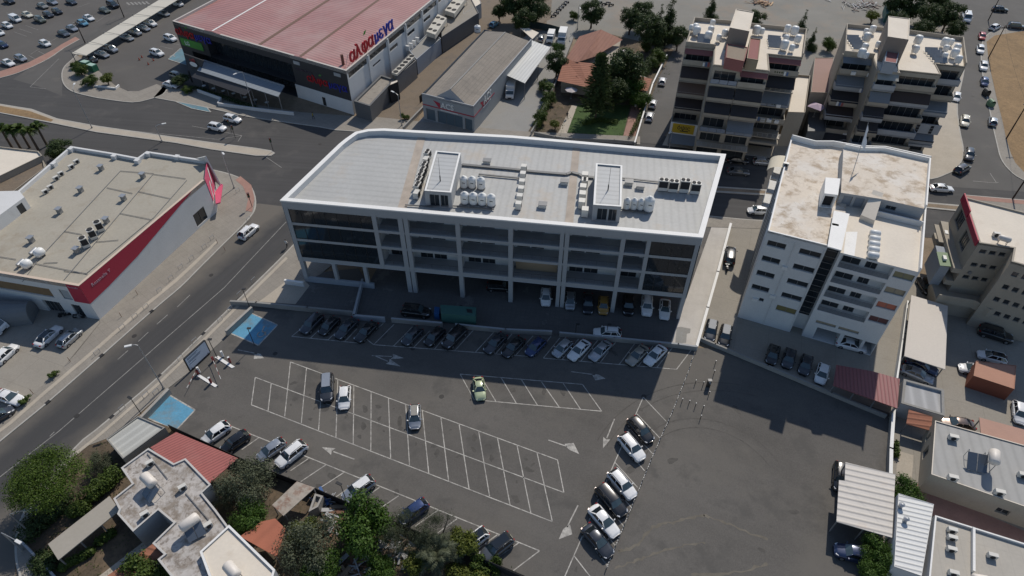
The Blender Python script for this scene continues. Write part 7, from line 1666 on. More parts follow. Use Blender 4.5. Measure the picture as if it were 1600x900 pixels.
# ------------------------------------------------------------------ car park entrance: islands, barriers, billboard
bb = root('billboard', G(303,580,0), 'large grey-blue billboard facing the car park entrance', 'billboard')
b0, b1 = G(297,579,.3), G(328,550,.3); d = (b1-b0).normalized(); hgtb = 2.7
MB().beam(b0+Vector((0, 0, hgtb/2)), b1+Vector((0, 0, hgtb/2)), .18, hgtb-.2).build('board', P('billboard_face', (.78, .82, .86), .6), bb); nb_ = Vector((d.y, -d.x, 0))
if nb_.dot(-b0) < 0: nb_ = -nb_
fr_ = MB()
for z in (.0, hgtb): fr_.beam(b0+Vector((0, 0, z)), b1+Vector((0, 0, z)), .26, .14)
fr_.beam(b0, b0+Vector((0, 0, hgtb)), .2, .2).beam(b1, b1+Vector((0, 0, hgtb)), .2, .2); fr_.build('board_frame', m_blackmetal, bb)
for t in (.1, .9): p = b0.lerp(b1, t); MB().beam((p.x, p.y, 0), (p.x, p.y, .6), .2, .2).build('post', m_blackmetal, bb)
tx = MB()
for k, (w_, z) in enumerate(((.5, 2.3), (.42, 2.1), (.6, 1.7), (.55, 1.5), (.3, 1.1))):
    a = b0.lerp(b1, .08)+nb_*.11+Vector((0, 0, z)); b = b0.lerp(b1, .08+w_)+nb_*.11+Vector((0, 0, z)); tx.beam(a, b, .02, .08)
tx.build('faint_text_lines', P('board_print', (.2, .23, .28), .6), bb)
m_barr = P('barrier_red', (.22, .03, .03), .6)
for nm, pts, lb in (('upper', [(335,558), (341,556), (367,573), (362,575)], 'white traffic island nearer the upper blue bay'), ('lower', [(307,587), (312,585), (340,602), (336,605)], 'white traffic island nearer the lower blue bay')):
    q = [G(*p, .15) for p in pts]; o = MB().prism([p.xy for p in q], 0.01, .15).build('ticket_island', m_whitecop, o=tuple(q[0])); tag(o, lb, 'traffic island')
for (x, y), (tx_, ty), lb in (((334,564),(345,592),'red and white barrier arm at the upper island'), ((310,584),(292,606),'red and white barrier arm at the lower island')):
    b = G(x, y, .1); e = G(tx_, ty, 1.0); o = root('entry_barrier', b, lb, 'barrier', 'entry barriers'); MB().box(b.xy, (1, .5), .16, .14, .1, 1.0).build('barrier_case', m_barr, o)
    a = Vector((b.x, b.y, 1.0)); ar = MB()
    for k in range(6): ar.beam(a.lerp(e, k/6), a.lerp(e, (k+1)/6), .05, .07, k % 2)
    ar.build('barrier_arm', [m_barr, m_whitep], o)
for (x, y), lb in (((360,566),'red ticket post on the upper island'), ((330,598),'red ticket post on the lower island'), ((312,582),'pink-white ticket post on the lower island'), ((349,557),'white camera mast on the upper island')):
    b = G(x, y, .15); o = root('ticket_post', b, lb, 'ticket post', 'ticket posts at the entrance'); MB().box(b.xy, (1, .5), .14, .14, .15, 1.3).build('ticket_case', m_barr if 'red' in lb else m_whitep, o); MB().box(b.xy, (1, .5), .15, .15, 1.3, 1.36).build('ticket_lid', m_whitep, o)
# overhead wires between the wooden poles
wr = [('overhead_wire', G(1572,217,.1)+Vector((0,0,8.6)), G(1544,91,.1)+Vector((0,0,8.6)), 'thin overhead wire along the dry field'), ('overhead_wire', G(1544,91,.1)+Vector((0,0,8.5)), G(1544,32,.1)+Vector((0,0,6.6)), 'thin overhead wire over the top of the side street'), ('overhead_wire', G(1572,217,.1)+Vector((0,0,8.5)), G(1582,311,.1)+Vector((0,0,7.6)), 'thin overhead wire over the mouth of the side street'), ('overhead_wire', G(133,67,.1)+Vector((0,0,5.7)), G(194,27,.1)+Vector((0,0,5.7)), 'thin overhead wire above the upper side road')]
for nm, a, b, lb in wr:
    m_ = MB(); pts = [a.lerp(b, k/10)-Vector((0, 0, 3*(k/10)*(1-k/10))) for k in range(11)]; m_.tube(pts, .02, 4); tag(m_.build(nm, m_dark, o=tuple(a)), lb, 'wire')
# people
m_skin = P('skin', (.35, .2, .14), .6); m_cl1 = P('white_shirt', (.65, .65, .63), .8); m_cl2 = P('dark_trousers', (.03, .03, .035), .8)
def person(px, py, ang, label, shirt, trousers, seated=False):
    b = G(px, py, 0.13); name = 'person'
    me = D.meshes.new('person_body'); 
    V_ = [(0,0,.95),(0,0,1.2),(0,0,1.42),(0,0,1.52),(0,0,1.66),(.0,.09,.9),(.22,.10,.5),(.05,.10,.06),(.2,.11,.04),(.0,-.09,.9),(-.12,-.10,.48),(-.32,-.10,.10),(-.18,-.11,.04),(0,.19,1.40),(-.08,.24,1.12),(.10,.24,.92),(0,-.19,1.40),(.1,-.24,1.12),(.26,-.24,.95)]
    E_ = [(0,1),(1,2),(2,3),(3,4),(0,5),(5,6),(6,7),(7,8),(0,9),(9,10),(10,11),(11,12),(2,13),(13,14),(14,15),(2,16),(16,17),(17,18)]
    R_ = [.15,.15,.14,.06,.11,.10,.07,.05,.05,.10,.07,.05,.05,.07,.05,.04,.07,.05,.04]
    me.from_pydata(V_, E_, []); me.skin_vertices.new() if hasattr(me.skin_vertices, 'new') else None
    o = D.objects.new(name, me); COL.objects.link(o); md = o.modifiers.new('skin', 'SKIN')
    if not me.skin_vertices: 
        return o
    for v, r in zip(me.skin_vertices[0].data, R_): v.radius = (r, r)
    me.skin_vertices[0].data[0].use_root = True
    o.modifiers.new('sub', 'SUBSURF').levels = 1
    dg = bpy.context.evaluated_depsgraph_get(); m2 = D.meshes.new_from_object(o.evaluated_get(dg)); o.modifiers.clear(); o.data = m2
    for mt in (shirt, trousers, m_skin): m2.materials.append(mt)
    for p in m2.polygons:
        z = p.center.z; p.material_index = 2 if z > 1.5 or (abs(p.center.y) > .2 and z < 1.05 and z > .85) else (0 if z > .95 else 1); p.use_smooth = True
    o.location = b; o.rotation_euler = (0, 0, ang); tag(o, label, 'person')
    h = MB().lathe((0, 0, 1.62), [(.09, .0), (.115, .06), (.10, .13), (.05, .17), (0, .18)], 10); hm = h.mesh('person_hair', P('dark_hair', (.02, .015, .01), .8), smooth=True); ho = D.objects.new('hair', hm); COL.objects.link(ho); ho.parent = o
    return o
try:
    person(449, 386, rad(60), 'walking person in a white shirt on the pavement left of the office', m_cl1, m_cl2)
    person(490, 186, rad(180), 'person in yellow top walking below the charcoal supermarket wall', P('yellow_shirt', (.4, .3, .02), .8), m_cl2)
    person(886, 185, rad(90), 'person in dark clothes on the garden path', m_cl2, m_cl2)
    person(992, 172, rad(90), 'person in pale top on the pink path near the lane', m_cl1, P('brown_trousers', (.12, .07, .05), .8))
    person(1105, 462, rad(90), 'x', m_cl1, m_cl2) if False else None
except Exception as ex: print('PERSON', ex)
# traffic cones
for i, (x, y) in enumerate(((218,94),(222,90),(240,95),(232,101))):
    b = G(x, y, 0); o = root('traffic_cone', b, ['leftmost','second','rightmost','lowest'][i]+' of the four orange traffic cones in the forecourt', 'traffic cone', 'cones in the forecourt'); MB().cyl(b+Vector((0, 0, .04)), b+Vector((0, 0, .75)), .2, .04, 10).build('cone_body', P('cone_orange', (.5, .07, .03), .6), o); MB().box(b.xy, (1, 0), .26, .26, 0, .04).build('cone_base', m_trim, o)
# recycling bins, skips
for i, (x, y) in enumerate(((137,106),(147,111))):
    b = G(x, y, 0); o = root('recycling_container', b, ('left', 'right')[i]+' green recycling container with white lid on the corner island', 'container', 'green recycling containers'); MB().box(b.xy, (1, -.4), 1.1, .8, .1, 1.7).build('container_body', P('bin_green', (.03, .17, .09), .6), o); MB().box(b.xy, (1, -.4), 1.0, .7, 1.7, 1.85).build('container_lid', P('pale_green', (.35, .5, .42), .6), o)
for (x, y), c_, lb in (((1539,149),(.02,.02,.02),'small black wheeled bin below the blue car'), ((1546,166),(.12,.22,.12),'green wheeled skip bin beside the field pavement')):
    b = G(x, y, 0); o = root('wheeled_bin', b, lb, 'bin', 'bins on the side street'); MB().box(b.xy, (0, 1), .8, .6, .2, 1.2).build('bin_body', P('bin_'+str(c_), c_, .6), o); MB().lathe((b.x, b.y-.8, 1.15), [(.55, 0), (.55, 1.6), (0, 1.6)], 12, 0, (0, 1, 0)).build('bin_lid', P('bin_'+str(c_), c_, .6), o)
    for s in (-.5, .5): MB().cyl((b.x-.62, b.y+s, .15), (b.x-.5, b.y+s, .15), .15, n=8).build('wheel', m_trim, o)
# motorcycles
def bike(px, py, ang, label, group, col='black'):
    b = G(px, py, .5); b.z = 0; o = root('motorcycle', (0, 0, 0), label, 'motorcycle', group)
    for x in (-.7, .7): MB().cyl((x, -.06, .3), (x, .06, .3), .3, n=12).build('wheel', m_tyre, o)
    MB().beam((-.6, 0, .62), (.2, 0, .68), .3, .2).beam((-.1, 0, .4), (.3, 0, .45), .3, .35).build('body', paint(col), o); MB().beam((-.75, 0, .82), (-.05, 0, .78), .28, .1).build('saddle', m_trim, o)
    MB().beam((.35, -.35, 1.0), (.35, .35, 1.0), .05, .05).beam((.35, 0, 1.0), (.7, 0, .35), .07, .07).build('handlebar', m_steel, o); o.location = (b.x, b.y, 0); o.rotation_euler = (0, 0, rad(ang)); return o
bike(1136, 418, 80, 'small motorcycle below the black off-roader in the alley', None); bike(122, 494, 0, 'silver motorcycle under the shop door', None, 'silver'); bike(100, 491, 20, 'black motorcycle in the shade of the shop wall', None)
for i, (x, y) in enumerate(((869,20),(873,15),(877,11),(881,7),(885,3),(865,24),(930,1),(937,3),(944,6),(950,4),(955,7))): bike(x, y, 20, ORD[i]+' motorcycle counted from the fence in the rows on the gravel yard', 'motorcycles on the gravel yard', ['black', 'dark', 'silver', 'black', 'navy'][i % 5])
# parasols
m_paras = P('pale_canvas_parasol', (.60, .54, .52), .85)
def parasol(px, py, z, r, label, mt=m_paras, sides=8, base=0.0):
    c = G(px, py, z); o = root('parasol', (c.x, c.y, base), label, 'parasol', 'parasols'); m_ = MB(); n_ = sides
    for i in range(n_):
        a0, a1 = 2*math.pi*i/n_, 2*math.pi*(i+1)/n_; m_.poly([(c.x, c.y, z+.5), (c.x+math.cos(a0)*r, c.y+math.sin(a0)*r, z), (c.x+math.cos(a1)*r, c.y+math.sin(a1)*r, z)])
    m_.build('canopy', mt, o); MB().cyl((c.x, c.y, base), (c.x, c.y, z+.55), .05, n=6).build('pole', m_steel, o); MB().cyl((c.x, c.y, base), (c.x, c.y, base+.1), .3, n=8).build('foot', m_concrete, o)
parasol(893,140,2.4,1.6,'pale parasol in front of the terracotta house'); parasol(978,81,3.0,1.5,'pink-white parasol behind the garden pavilion'); parasol(977,104,2.6,1.6,'white parasol beside the terracotta roof', m_whitep); parasol(1277,166,7.6,2.2,'lilac square parasol on the dark wing between the apartment blocks', P('lilac_canvas', (.42, .33, .42), .85), 4, 5.0)
parasol(1197,164,6,1.6,'closed grey parasol on the terrace of the left apartment block', P('grey_canvas', (.3, .31, .33), .85), 8, 3.4)
# scrap on the yards
def scrap(px, py, n, s, label, seed, mats):
    rnd = random.Random(seed); c = G(px, py, 0); o = root('scrap_heap', c, label, 'scrap heap')
    for k, mt in enumerate(mats):
        m_ = MB()
        for i in range(n):
            p = c+Vector((rnd.gauss(0, s), rnd.gauss(0, s*.7), rnd.uniform(.1, .6))); a = rnd.uniform(0, math.pi); d = Vector((math.cos(a), math.sin(a), rnd.uniform(-.15, .3)))*rnd.uniform(.4, 1.6)
            m_.beam(p-d, p+d, rnd.uniform(.05, .5), rnd.uniform(.04, .15))
        m_.build(['planks', 'pipes', 'sheets'][k], mt, o)
mm = [P('old_wood', (.26, .19, .13), .9), P('rusty_metal', (.2, .1, .06), .8), P('pale_sheet', (.4, .4, .4), .7)]
scrap(522, 815, 10, 1.0, 'heap of planks and pipes in the scrap yard beside the green tree', 1, mm); scrap(545, 890, 14, 1.4, 'heap of boards at the bottom of the picture', 2, mm); scrap(613, 862, 14, 1.2, 'broken pale sheets below the feathery tree', 3, [mm[2], mm[0], mm[2]])
scrap(1188, 6, 14, 1.8, 'orange machinery and scrap on the gravel yard', 4, [P('digger_orange', (.4, .2, .05), .6), mm[1], mm[0]]); scrap(508, 783, 5, .3, 'blue and white junk against the scrap yard fence', 5, [P('junk_blue', (.05, .12, .3), .6), mm[2], mm[2]])
scrap(1345, 10, 22, 3.2, 'stacked steel beams beside the dark trees', 6, [P('steel_brown', (.12, .06, .05), .7), mm[2], m_dkgrey])
# green containers and truck near top right
block('green_container', [(1385,22), (1425,16), (1420,2), (1384,5)], 2.6, 'green container half hidden by the dark trees', 'container', P('green_container', (.05, .14, .12), .6), P('green_container', (.05, .14, .12), .6), ph=.05)
# ------------------------------------------------------------------ vegetation
def leafmat(name, c1, c2, tr=.25):
    mt, t, b = bsdf_mat(name); N = t.nodes; L = t.links
    oi = N.new('ShaderNodeNewGeometry'); n = N.new('ShaderNodeTexNoise'); n.inputs['Scale'].default_value = .9; L.new(oi.outputs['Position'], n.inputs['Vector'])
    ad = N.new('ShaderNodeMath'); ad.operation = 'MULTIPLY_ADD'; L.new(oi.outputs['Random Per Island'], ad.inputs[0]); ad.inputs[1].default_value = .8; L.new(n.outputs['Fac'], ad.inputs[2])
    mr = N.new('ShaderNodeMapRange'); mr.inputs[1].default_value = .3; mr.inputs[2].default_value = 1.3; L.new(ad.outputs[0], mr.inputs[0])
    mx = N.new('ShaderNodeMix'); mx.data_type = 'RGBA'; L.new(mr.outputs[0], mx.inputs[0]); mx.inputs[6].default_value = (*c1, 1); mx.inputs[7].default_value = (*c2, 1); L.new(mx.outputs[2], b.inputs['Base Color'])
    b.inputs['Roughness'].default_value = .6; b.inputs['Specular IOR Level'].default_value = .25
    tl = N.new('ShaderNodeBsdfTranslucent'); L.new(mx.outputs[2], tl.inputs['Color']); ms = N.new('ShaderNodeMixShader'); ms.inputs[0].default_value = tr
    L.new(b.outputs[0], ms.inputs[1]); L.new(tl.outputs[0], ms.inputs[2]); L.new(ms.outputs[0], N['Material Output'].inputs['Surface']); return mt
lf_pine = leafmat('pine_leaves', (.028, .060, .008), (.105, .160, .022)); lf_olive = leafmat('olive_leaves', (.05, .064, .034), (.14, .155, .095)); lf_citrus = leafmat('citrus_leaves', (.022, .058, .009), (.080, .145, .022))
lf_dark = leafmat('dark_leaves', (.022, .042, .013), (.068, .100, .030)); lf_yel = leafmat('yellow_green_leaves', (.05, .075, .012), (.15, .17, .03)); lf_grey = leafmat('feathery_leaves', (.035, .045, .025), (.085, .10, .055)); lf_shrub = leafmat('shrub_leaves', (.03, .055, .010), (.095, .14, .026))
m_bark = P('bark', (.10, .075, .055), .95)
def leaves(rnd, blobs, n, size, flat=1.0, shell=.55, asp=1.0):
    """leaf-sized faces spread through ellipsoid blobs, denser towards their skins"""
    m_ = MB(); vol = [b[3]*b[4]*b[5] for b in blobs]; tot = sum(vol)
    for b, v in zip(blobs, vol):
        k = int(n*v/tot)
        for _ in range(k):
            z = rnd.uniform(-.75, 1); t = rnd.uniform(0, 2*math.pi); s = math.sqrt(max(0, 1-z*z)); r = (shell+(1-shell)*rnd.random())*(1+.10*math.sin(5*t+b[0])+.08*math.sin(7*z+b[1]))
            d = Vector((s*math.cos(t), s*math.sin(t), z)); c = Vector((b[0]+d.x*b[3]*r, b[1]+d.y*b[4]*r, b[2]+d.z*b[5]*r))
            nn = (d+Vector((rnd.uniform(-.8, .8), rnd.uniform(-.8, .8), rnd.uniform(-.5, 1.0)))).normalized()
            a = nn.cross(Vector((rnd.uniform(-1, 1), rnd.uniform(-1, 1), rnd.uniform(-1, 1)))).normalized(); e = nn.cross(a); q = size*rnd.uniform(.6, 1.3)
            m_.poly([c-a*q*.5-e*q*.15*asp, c+a*q*.1-e*q*.5*asp, c+a*q*.6, c+a*q*.05+e*q*.5*asp])
    return m_
def blobset(rnd, R_, H_, z0, n, kind='round'):
    bl = []
    for i in range(n):
        t = rnd.uniform(0, 2*math.pi); rr = R_*math.sqrt(rnd.random())*.72
        if kind == 'umbrella': z = z0+H_*(.62+.16*rnd.random())*(1-.25*(rr/R_)**2); q = R_*rnd.uniform(.22, .34); bl.append((rr*math.cos(t), rr*math.sin(t), z, q, q, q*.6))
        elif kind == 'cone':
            h = rnd.random()**.8; rr = R_*(1-h)*.75*rnd.random(); q = R_*(.45*(1-h)+.12); bl.append((rr*math.cos(t), rr*math.sin(t), z0+H_*h, q, q, q*1.1))
        else:
            z = z0+H_*rnd.uniform(.2, .8)*(1-.25*(rr/R_)); q = R_*rnd.uniform(.28, .46); bl.append((rr*math.cos(t), rr*math.sin(t), z, q, q, q*rnd.uniform(.7, .95)))
    return bl
TP = {}
def tree_proto(key, R_, H_, trunk, n, size, kind, nb, mat, seed, asp=1.0, shell=.55):
    rnd = random.Random(seed); bl = blobset(rnd, R_, H_, trunk*.8, nb, kind)
    cr = leaves(rnd, bl, n, size, shell=shell, asp=asp).mesh('crown_'+key, mat)
    tr = MB(); h = trunk+H_*.4; tr.cyl((0, 0, -.1), (0, 0, trunk), R_*.07+.06, R_*.05+.04, 8)
    for b in bl[:9]:
        tr.cyl((0, 0, trunk*rnd.uniform(.7, 1)), (b[0], b[1], b[2]), R_*.03+.03, .03, 5, caps=False)
    if kind == 'cone': tr.cyl((0, 0, trunk), (0, 0, trunk+H_*.9), R_*.05+.04, .03, 6)
    TP[key] = (cr, tr.mesh('trunk_'+key, m_bark), R_, H_+trunk)
def put(key, px, py, z, scale, label, group=None, name='tree', cat='tree', rot=None, base=0.0, sz=None):
    c = G(px, py, z); cr, tr, R_, H_ = TP[key]; o = D.objects.new(name, None); COL.objects.link(o); o.location = (c.x, c.y, base); o.empty_display_size = .5
    for nm, me in (('crown', cr), ('trunk', tr)): q = D.objects.new(nm, me); COL.objects.link(q); q.parent = o
    o.rotation_euler = (0, 0, rot if rot is not None else (px*7+py*3) % 6.28); o.scale = (scale, scale, sz or scale); return tag(o, label, cat, group)
tree_proto('pine', 6.2, 6.5, 2.5, 26000, .22, 'umbrella', 85, lf_pine, 1, .6, .5)
tree_proto('olive', 3.6, 4.4, 1.2, 8500, .22, 'round', 26, lf_olive, 2, .5, .3); tree_proto('citrus', 3.3, 4.6, 1.0, 8500, .26, 'round', 24, lf_citrus, 3, .7, .35)
tree_proto('dark', 4.0, 8.5, 1.5, 8000, .40, 'round', 26, lf_dark, 4, .7, .35); tree_proto('conifer', 3.4, 11, .8, 8000, .38, 'cone', 34, lf_dark, 5, .5, .4)
tree_proto('feathery', 3.4, 4.6, 1.2, 9000, .20, 'round', 26, lf_grey, 6, .22, .1); tree_proto('yellow', 2.3, 3.0, .6, 4200, .28, 'round', 16, lf_yel, 7, .6, .2)
tree_proto('shrub', 1.2, 1.5, .2, 1500, .18, 'round', 10, lf_shrub, 8, .7, .3); tree_proto('bushy', 2.6, 3.6, .8, 4500, .26, 'round', 18, lf_shrub, 9, .7, .3)
put('pine', 66, 741, 6.0, .86, 'huge round pine tree at the corner of the main road', name='pine_tree', base=0)
put('olive', 150, 718, 2.2, .52, 'small grey olive tree right of the huge pine', name='olive_tree'); put('olive', 385, 752, 3.0, 1.08, 'broad grey-green olive tree by the lot fence', name='olive_tree'); put('feathery', 345, 768, 3.0, .62, 'greyish small tree at the left of the broad olive', name='olive_tree')
put('citrus', 393, 803, 2.4, .78, 'round green tree below the broad olive', name='citrus_tree'); put('olive', 485, 850, 3.0, 1.15, 'large grey-green tree at the bottom between shack and scrap yard'); put('yellow', 470, 822, 3.2, 1.0, 'yellow-green crown above the large grey-green tree')
put('citrus', 562, 822, 3.4, 1.18, 'dense bright green tree beside the silver people carrier', name='citrus_tree'); put('feathery', 632, 832, 3, 1.0, 'feathery grey tree left of the palm', name='tamarisk_tree'); put('feathery', 685, 836, 3, 1.02, 'feathery grey tree behind the palm', name='tamarisk_tree')
put('yellow', 722, 848, 2, .95, 'yellow-green bush beside the white car with glass roof', name='bush', cat='bush'); put('citrus', 597, 886, 2, .62, 'small round green tree at the bottom edge', name='citrus_tree'); put('bushy', 225, 893, 1.8, 1.1, 'green tree at the end of the tiled strip'); put('bushy', 270, 900, 1.8, .7, 'small tree at the bottom beside the villa')
put('yellow', 655, 880, 1.2, .9, 'low green shrub left of the palm foot', name='bush', cat='bush'); put('shrub', 770, 884, .6, 1.1, 'low yellow flowering shrub by the fence corner', name='bush', cat='bush'); put('shrub', 745, 886, .6, 1.3, 'low green shrub under the fence by the grey car', name='bush', cat='bush'); put('citrus', 505, 893, 2, .8, 'green tree at the bottom edge below the large grey-green one', name='citrus_tree')
for x, y, s_, k_, l_ in ((975,128,1.35,'dark','broad dark tree right of the araucaria'), (1000,150,.9,'citrus','round tree between the terracotta roof and the lane'), (960,150,.9,'dark','dark tree between the araucaria and the terracotta roof'), (1012,62,1.2,'dark','big dark tree behind the garden pavilion, nearer the lane'), (1030,80,1.1,'bushy','dense tree at the top of the lane wall'), (850,122,.8,'bushy','tree at the upper depot wall'), (870,100,.8,'dark','dark tree left of the terracotta ridge')):
    put(k_, x, y, 3.5, s_, l_, 'garden trees')
put('citrus', 1415, 770, 2.4, .72, 'green tree between the white carport and the workshop', name='citrus_tree'); put('citrus', 1376, 858, 2.2, .66, 'green tree below the white carport', name='citrus_tree'); put('citrus', 1372, 892, 2.0, .6, 'green tree cut by the bottom edge near the navy car', name='citrus_tree')
put('shrub', 84, 585, .6, .75, 'small dark bush at the shop pavement', name='bush', cat='bush'); put('shrub', 40, 625, .6, .85, 'small round bush beside the white saloon', name='bush', cat='bush')
put('dark', 92, 232, 2.5, .72, 'dark round tree behind the shop parapet', sz=.5); put('bushy', 125, 110, 1.4, 1.0, 'green bush left of the recycling containers', name='bush', cat='bush', sz=.8); put('bushy', 140, 127, 1.2, 1.0, 'large dark bush at the corner island', name='bush', cat='bush', sz=.7); put('yellow', 165, 121, 2, .9, 'small spiky tree right of the recycling containers'); put('bushy', 117, 101, 1.0, .6, 'small bush at the left tip of the corner island', name='bush', cat='bush', sz=.5)
put('dark', 284, 127, 1.2, .62, 'dark ivy hedge beside the supermarket pylon', name='hedge', cat='hedge', sz=.32); put('bushy', 292, 139, 1, .7, 'low dark bush under the supermarket awning', name='bush', cat='bush', sz=.4); put('shrub', 632, 183, .8, 1.1, 'small bush at the alley mouth', name='bush', cat='bush')
for i, (x, y, s, k, l) in enumerate(((806,12,1.15,'dark','big dark tree behind the tiled warehouse'), (836,18,1.15,'dark','big dark tree left of the motorcycles'), (820,36,.9,'dark','dark tree above the small pale canopy'), (780,22,.6,'dark','dark shrub at the end of the alley'), (907,22,.9,'yellow','x'), (925,24,.95,'dark','wide tree in front of the gravel yard'), (897,22,.75,'bushy','greener tree left of the wide tree at the gravel yard'),
                                     (985,35,.9,'dark','dark green tree right of the wide tree'), (1003,26,.95,'dark','leafy tree behind the pavilion'), (1052,30,1.1,'conifer','x'), (1060,62,.8,'dark','dark tree at the corner of the left apartment block'), (1010,70,.8,'bushy','green tree behind the garden pavilion'), (1020,95,.85,'bushy','bright tree beside the lane wall'), (1005,112,.7,'bushy','small green tree by the upper lane'),
                                     (984,138,1.2,'citrus','round green tree in front of the terracotta roof'), (858,150,.85,'bushy','leafy tree left of the parasol'), (845,180,.8,'bushy','tree by the depot wall'), (868,192,.7,'yellow','yellow-green tree by the garden path'), (872,76,.6,'citrus','small dark tree below the box truck'), (1297,66,1.0,'bushy','light green tree left of the right apartment block'), (1366,22,1.2,'yellow','large yellow-green tree behind the right apartment block'), (1400,38,.8,'dark','dark tree right of the tall stair tower'),
                                     (1428,14,1.0,'dark','dark tree left of the minibus, farther'), (1452,32,1.0,'dark','dark tree above the right apartment roof'), (1440,52,.8,'dark','dark tree touching the right apartment roof'), (1482,28,1.0,'dark','dark tree beside the minibus'), (1492,50,.7,'dark','small dark tree at the side street'), (1340,16,.6,'yellow','x'), (1178,36,.8,'dark','dark tree behind the left stair tower'), (1200,56,.4,'yellow','small yellow bush behind the left apartment block'), (1400,6,1.0,'dark','dark tree at the top edge behind the green container'),
                                     (1465,6,.9,'dark','dark tree at the top edge beside the street'), (1530,6,.5,'bushy','x'), (1145,38,.5,'yellow','small light bush left of the stair tower'), (960,66,.5,'citrus','small dark tree beside the pavilion'))):
    if l == 'x': continue
    put(k, x, y, 4*s if k in ('dark',) else 2.5*s, s, l, 'trees behind the cross road')
for x, y, s, l in ((1047,30,1.15,'tall dark conifer beside the left apartment block'), (1030,40,.95,'tall dark conifer nearest the lane'), (1113,14,.85,'dark cone-shaped conifer on the gravel yard'), (1252,45,.85,'tall dark tree behind the right end of the left apartment block'), (1270,62,.55,'smaller dark conifer beside the brown link roof')):
    put('conifer', x, y, 5.5*s, s, l, 'conifers', name='conifer_tree')
# araucaria with open tiers
def araucaria(px, py, H_, label):
    b = G(px, py, 0); o = root('norfolk_pine', b, label, 'tree'); rnd = random.Random(11)
    MB().cyl(b, b+Vector((0, 0, H_)), .22, .04, 8).build('trunk', m_bark, o); m_ = MB(); br = MB(); z = 2.5
    while z < H_-.5:
        R_ = 4.4*(1-z/H_)**.75+.35; n_ = 9
        for i in range(n_):
            t = 2*math.pi*(i+rnd.random()*.5)/n_; d = Vector((math.cos(t), math.sin(t), .12)); p0 = b+Vector((0, 0, z)); p1 = p0+d*R_*rnd.uniform(.8, 1.1); br.cyl(p0, p1, .04, .015, 4, caps=False)
            for k in range(60):
                q = p0.lerp(p1, .25+.8*rnd.random()); w_ = Vector((rnd.gauss(0, .28), rnd.gauss(0, .28), rnd.gauss(.05, .12))); e = w_.normalized()*.3; q = q+w_*.7; s = d.cross(e).normalized()*.10
                m_.poly([q-e-s, q+e-s*.3, q+e*1.1+s*.5, q-e+s])
        z += .78
    m_.build('crown', lf_dark, o); br.build('branches', m_bark, o)
araucaria(930, 187, 16.5, 'tall open-tiered araucaria in the garden of the terracotta house')
# palms
def palm(px, py, trunk, L_, label, n_=38, seed=1, mt=lf_grey, lean=0.0, base=None):
    b = G(px, py, trunk*.8 if base is None else 0); b.z = 0; o = root('palm_tree', b, label, 'palm'); rnd = random.Random(seed)
    MB().cyl(b, b+Vector((0, 0, trunk)), .28, .22, 10).build('trunk', m_bark, o); m_ = MB(); top = b+Vector((0, 0, trunk))
    for i in range(n_):
        t = i*2.4; el = rnd.uniform(-.15, 1.2); d = Vector((math.cos(t), math.sin(t), 0)); pv = None; side = Vector((-d.y, d.x, 0)); ll = L_*rnd.uniform(.8, 1.1)
        for k in range(11):
            s = k/10; p = top+d*(ll*s*math.cos(el)*(1-.1*s))+Vector((0, 0, ll*(math.sin(el)*s-.55*s*s)))
            if pv is not None:
                fw = (p-pv).normalized(); w_ = .55*math.sin(math.pi*min(1, s*.9+.1))+.1
                for sg in (-1, 1):
                    for j in (0, .5):
                        q = pv.lerp(p, j); m_.poly([q, q+fw*.1, q+side*sg*w_+fw*.28-Vector((0, 0, .12)), q+side*sg*w_*.9+fw*.18-Vector((0, 0, .15))])
                m_.poly([pv-side*.03, p-side*.02, p+side*.02, pv+side*.03])
            pv = p
    m_.build('fronds', mt, o)
palm(683, 866, 2.6, 3.6, 'palm with long arching fronds at the bottom of the picture', 44, 3, lf_olive)
for i, (x, y) in enumerate(((4,206),(18,208),(32,206),(46,210),(60,203))): palm(x, y, 5.0, 2.2, ORD[i]+' palm from the left in the row at the left edge', 22, 20+i, lf_shrub)
palm(1090, 182, 4.2, 1.8, 'small dark palm in front of the yellow sign wing', 20, 40, lf_dark); palm(858, 138, 3, 1.8, 'small palm beside the depot canopy', 20, 41, lf_shrub)
# hedges along the drive and other low planting
def hedge(name, pts, w_, h, label, mat, n, cat='hedge', group=None):
    rnd = random.Random(len(pts)*7+n); q = [G(*p, h*.5) for p in pts]; c = q[0]; bl = []
    for a, b in zip(q, q[1:]):
        L_ = (b-a).length; k = max(2, int(L_/(w_*.6)))
        for i in range(k): p = a.lerp(b, (i+.5)/k); bl.append((p.x-c.x+rnd.uniform(-.1, .1), p.y-c.y+rnd.uniform(-.1, .1), h*.5, w_*.62, w_*.62, h*.55))
    o = root(name, (c.x, c.y, 0), label, cat, group); lm = leaves(rnd, bl, n, .2, shell=.6); lm.v = [(x+c.x, y+c.y, z) for x, y, z in lm.v]; lm.build('foliage', mat, o)
    st = MB()
    for b in bl[::2]: st.cyl((b[0]+c.x, b[1]+c.y, 0), (b[0]+c.x, b[1]+c.y, h*.5), .04, n=5)
    st.build('stems', m_bark, o)
hedge('hedge', [(95,888), (145,858)], 1.0, 1.1, 'clipped green hedge strip below the long shade canopy', lf_shrub, 2600); hedge('hedge', [(152,848), (178,829)], 1.0, 1.1, 'short clipped hedge strip nearer the villa', lf_shrub, 1600)
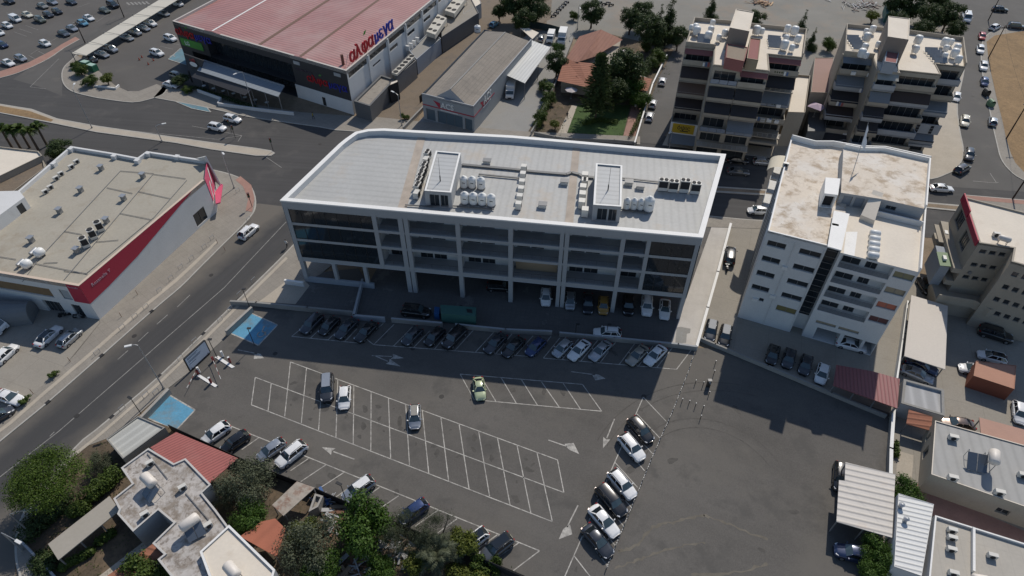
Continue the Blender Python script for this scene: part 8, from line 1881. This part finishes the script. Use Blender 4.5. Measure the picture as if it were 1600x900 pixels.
hedge('shrubbery', [(42,832), (60,812), (85,792), (112,778)], 3.2, 1.4, 'dark shrubbery beneath the huge pine', lf_dark, 4200, 'shrubs'); hedge('shrubbery', [(60,872), (75,885)], 2.6, 1.2, 'dark ground shrubs at the bottom left corner', lf_dark, 1800, 'shrubs'); hedge('shrubbery', [(140,772), (160,758), (180,738)], 2.2, 2.2, 'green shrubs between the pine and the villa', lf_shrub, 3600, 'shrubs'); hedge('shrubbery', [(108,800), (135,790)], 1.8, 1.6, 'green shrubs above the long shade canopy', lf_shrub, 1800, 'shrubs')
hedge('shrubbery', [(838,198), (850,170), (862,150)], 1.8, 2.2, 'garden shrubs along the depot wall', lf_shrub, 2600, 'shrubs'); hedge('shrubbery', [(985,212), (1000,180), (1012,150)], 1.0, 1.4, 'narrow shrubs along the lane wall', lf_shrub, 1600, 'shrubs'); hedge('shrubbery', [(1000,120), (1018,95), (1030,78)], 2.6, 3.4, 'dense dark garden shrubs by the upper lane wall', lf_dark, 4200, 'shrubs')
hedge('shrubbery', [(912,192), (935,186), (965,190)], 1.6, 1.0, 'flowering shrubs across the lawn', lf_shrub, 1800, 'shrubs'); hedge('shrubbery', [(700,893), (760,905)], 2.2, 1.3, 'green planting at the bottom edge behind the fence', lf_yel, 2200, 'shrubs'); hedge('shrubbery', [(1401,690), (1403,715)], .6, .9, 'thin shrubs right of the boundary wall', lf_shrub, 500, 'shrubs'); hedge('shrubbery', [(300,135), (345,150), (400,168)], 1.5, .9, 'dark planting along the supermarket terrace wall', lf_dark, 2400, 'shrubs')
# scattered weeds as one mass
rnd = random.Random(5); wd = MB()
def weeds(poly, n, s, h=.25):
    q = [G(*p).xy for p in poly]; xs = [p.x for p in q]; ys = [p.y for p in q]; k = 0
    def inside(p):
        r = False
        for i in range(len(q)):
            a, b = q[i], q[i-1]
            if (a.y > p.y) != (b.y > p.y) and p.x < (b.x-a.x)*(p.y-a.y)/(b.y-a.y)+a.x: r = not r
        return r
    while k < n:
        p = Vector((rnd.uniform(min(xs), max(xs)), rnd.uniform(min(ys), max(ys)))); k += 1
        if not inside(p): continue
        for _ in range(5):
            a = rnd.uniform(0, 6.28); d = Vector((math.cos(a), math.sin(a)))*s*rnd.uniform(.4, 1); e = Vector((-d.y, d.x))*.35; c = p+Vector((rnd.gauss(0, s), rnd.gauss(0, s)))
            wd.poly([(c.x-e.x, c.y-e.y, .02), (c.x+e.x, c.y+e.y, .02), (c.x+d.x+e.x*.3, c.y+d.y+e.y*.3, .02+h*rnd.random()+.05)])
weeds([(75,887),(42,850),(61,797),(166,686),(255,665),(373,716),(486,762),(544,785),(737,865),(820,900),(850,1000),(60,1000)], 1500, .3)
weeds([(825,212),(840,190),(885,90),(940,55),(1055,90),(1005,215)], 900, .35)
o = wd.build('weeds', lf_shrub); o['kind'] = 'stuff'; o['label'] = 'weeds and leaf litter in the gardens'; o['category'] = 'weeds'
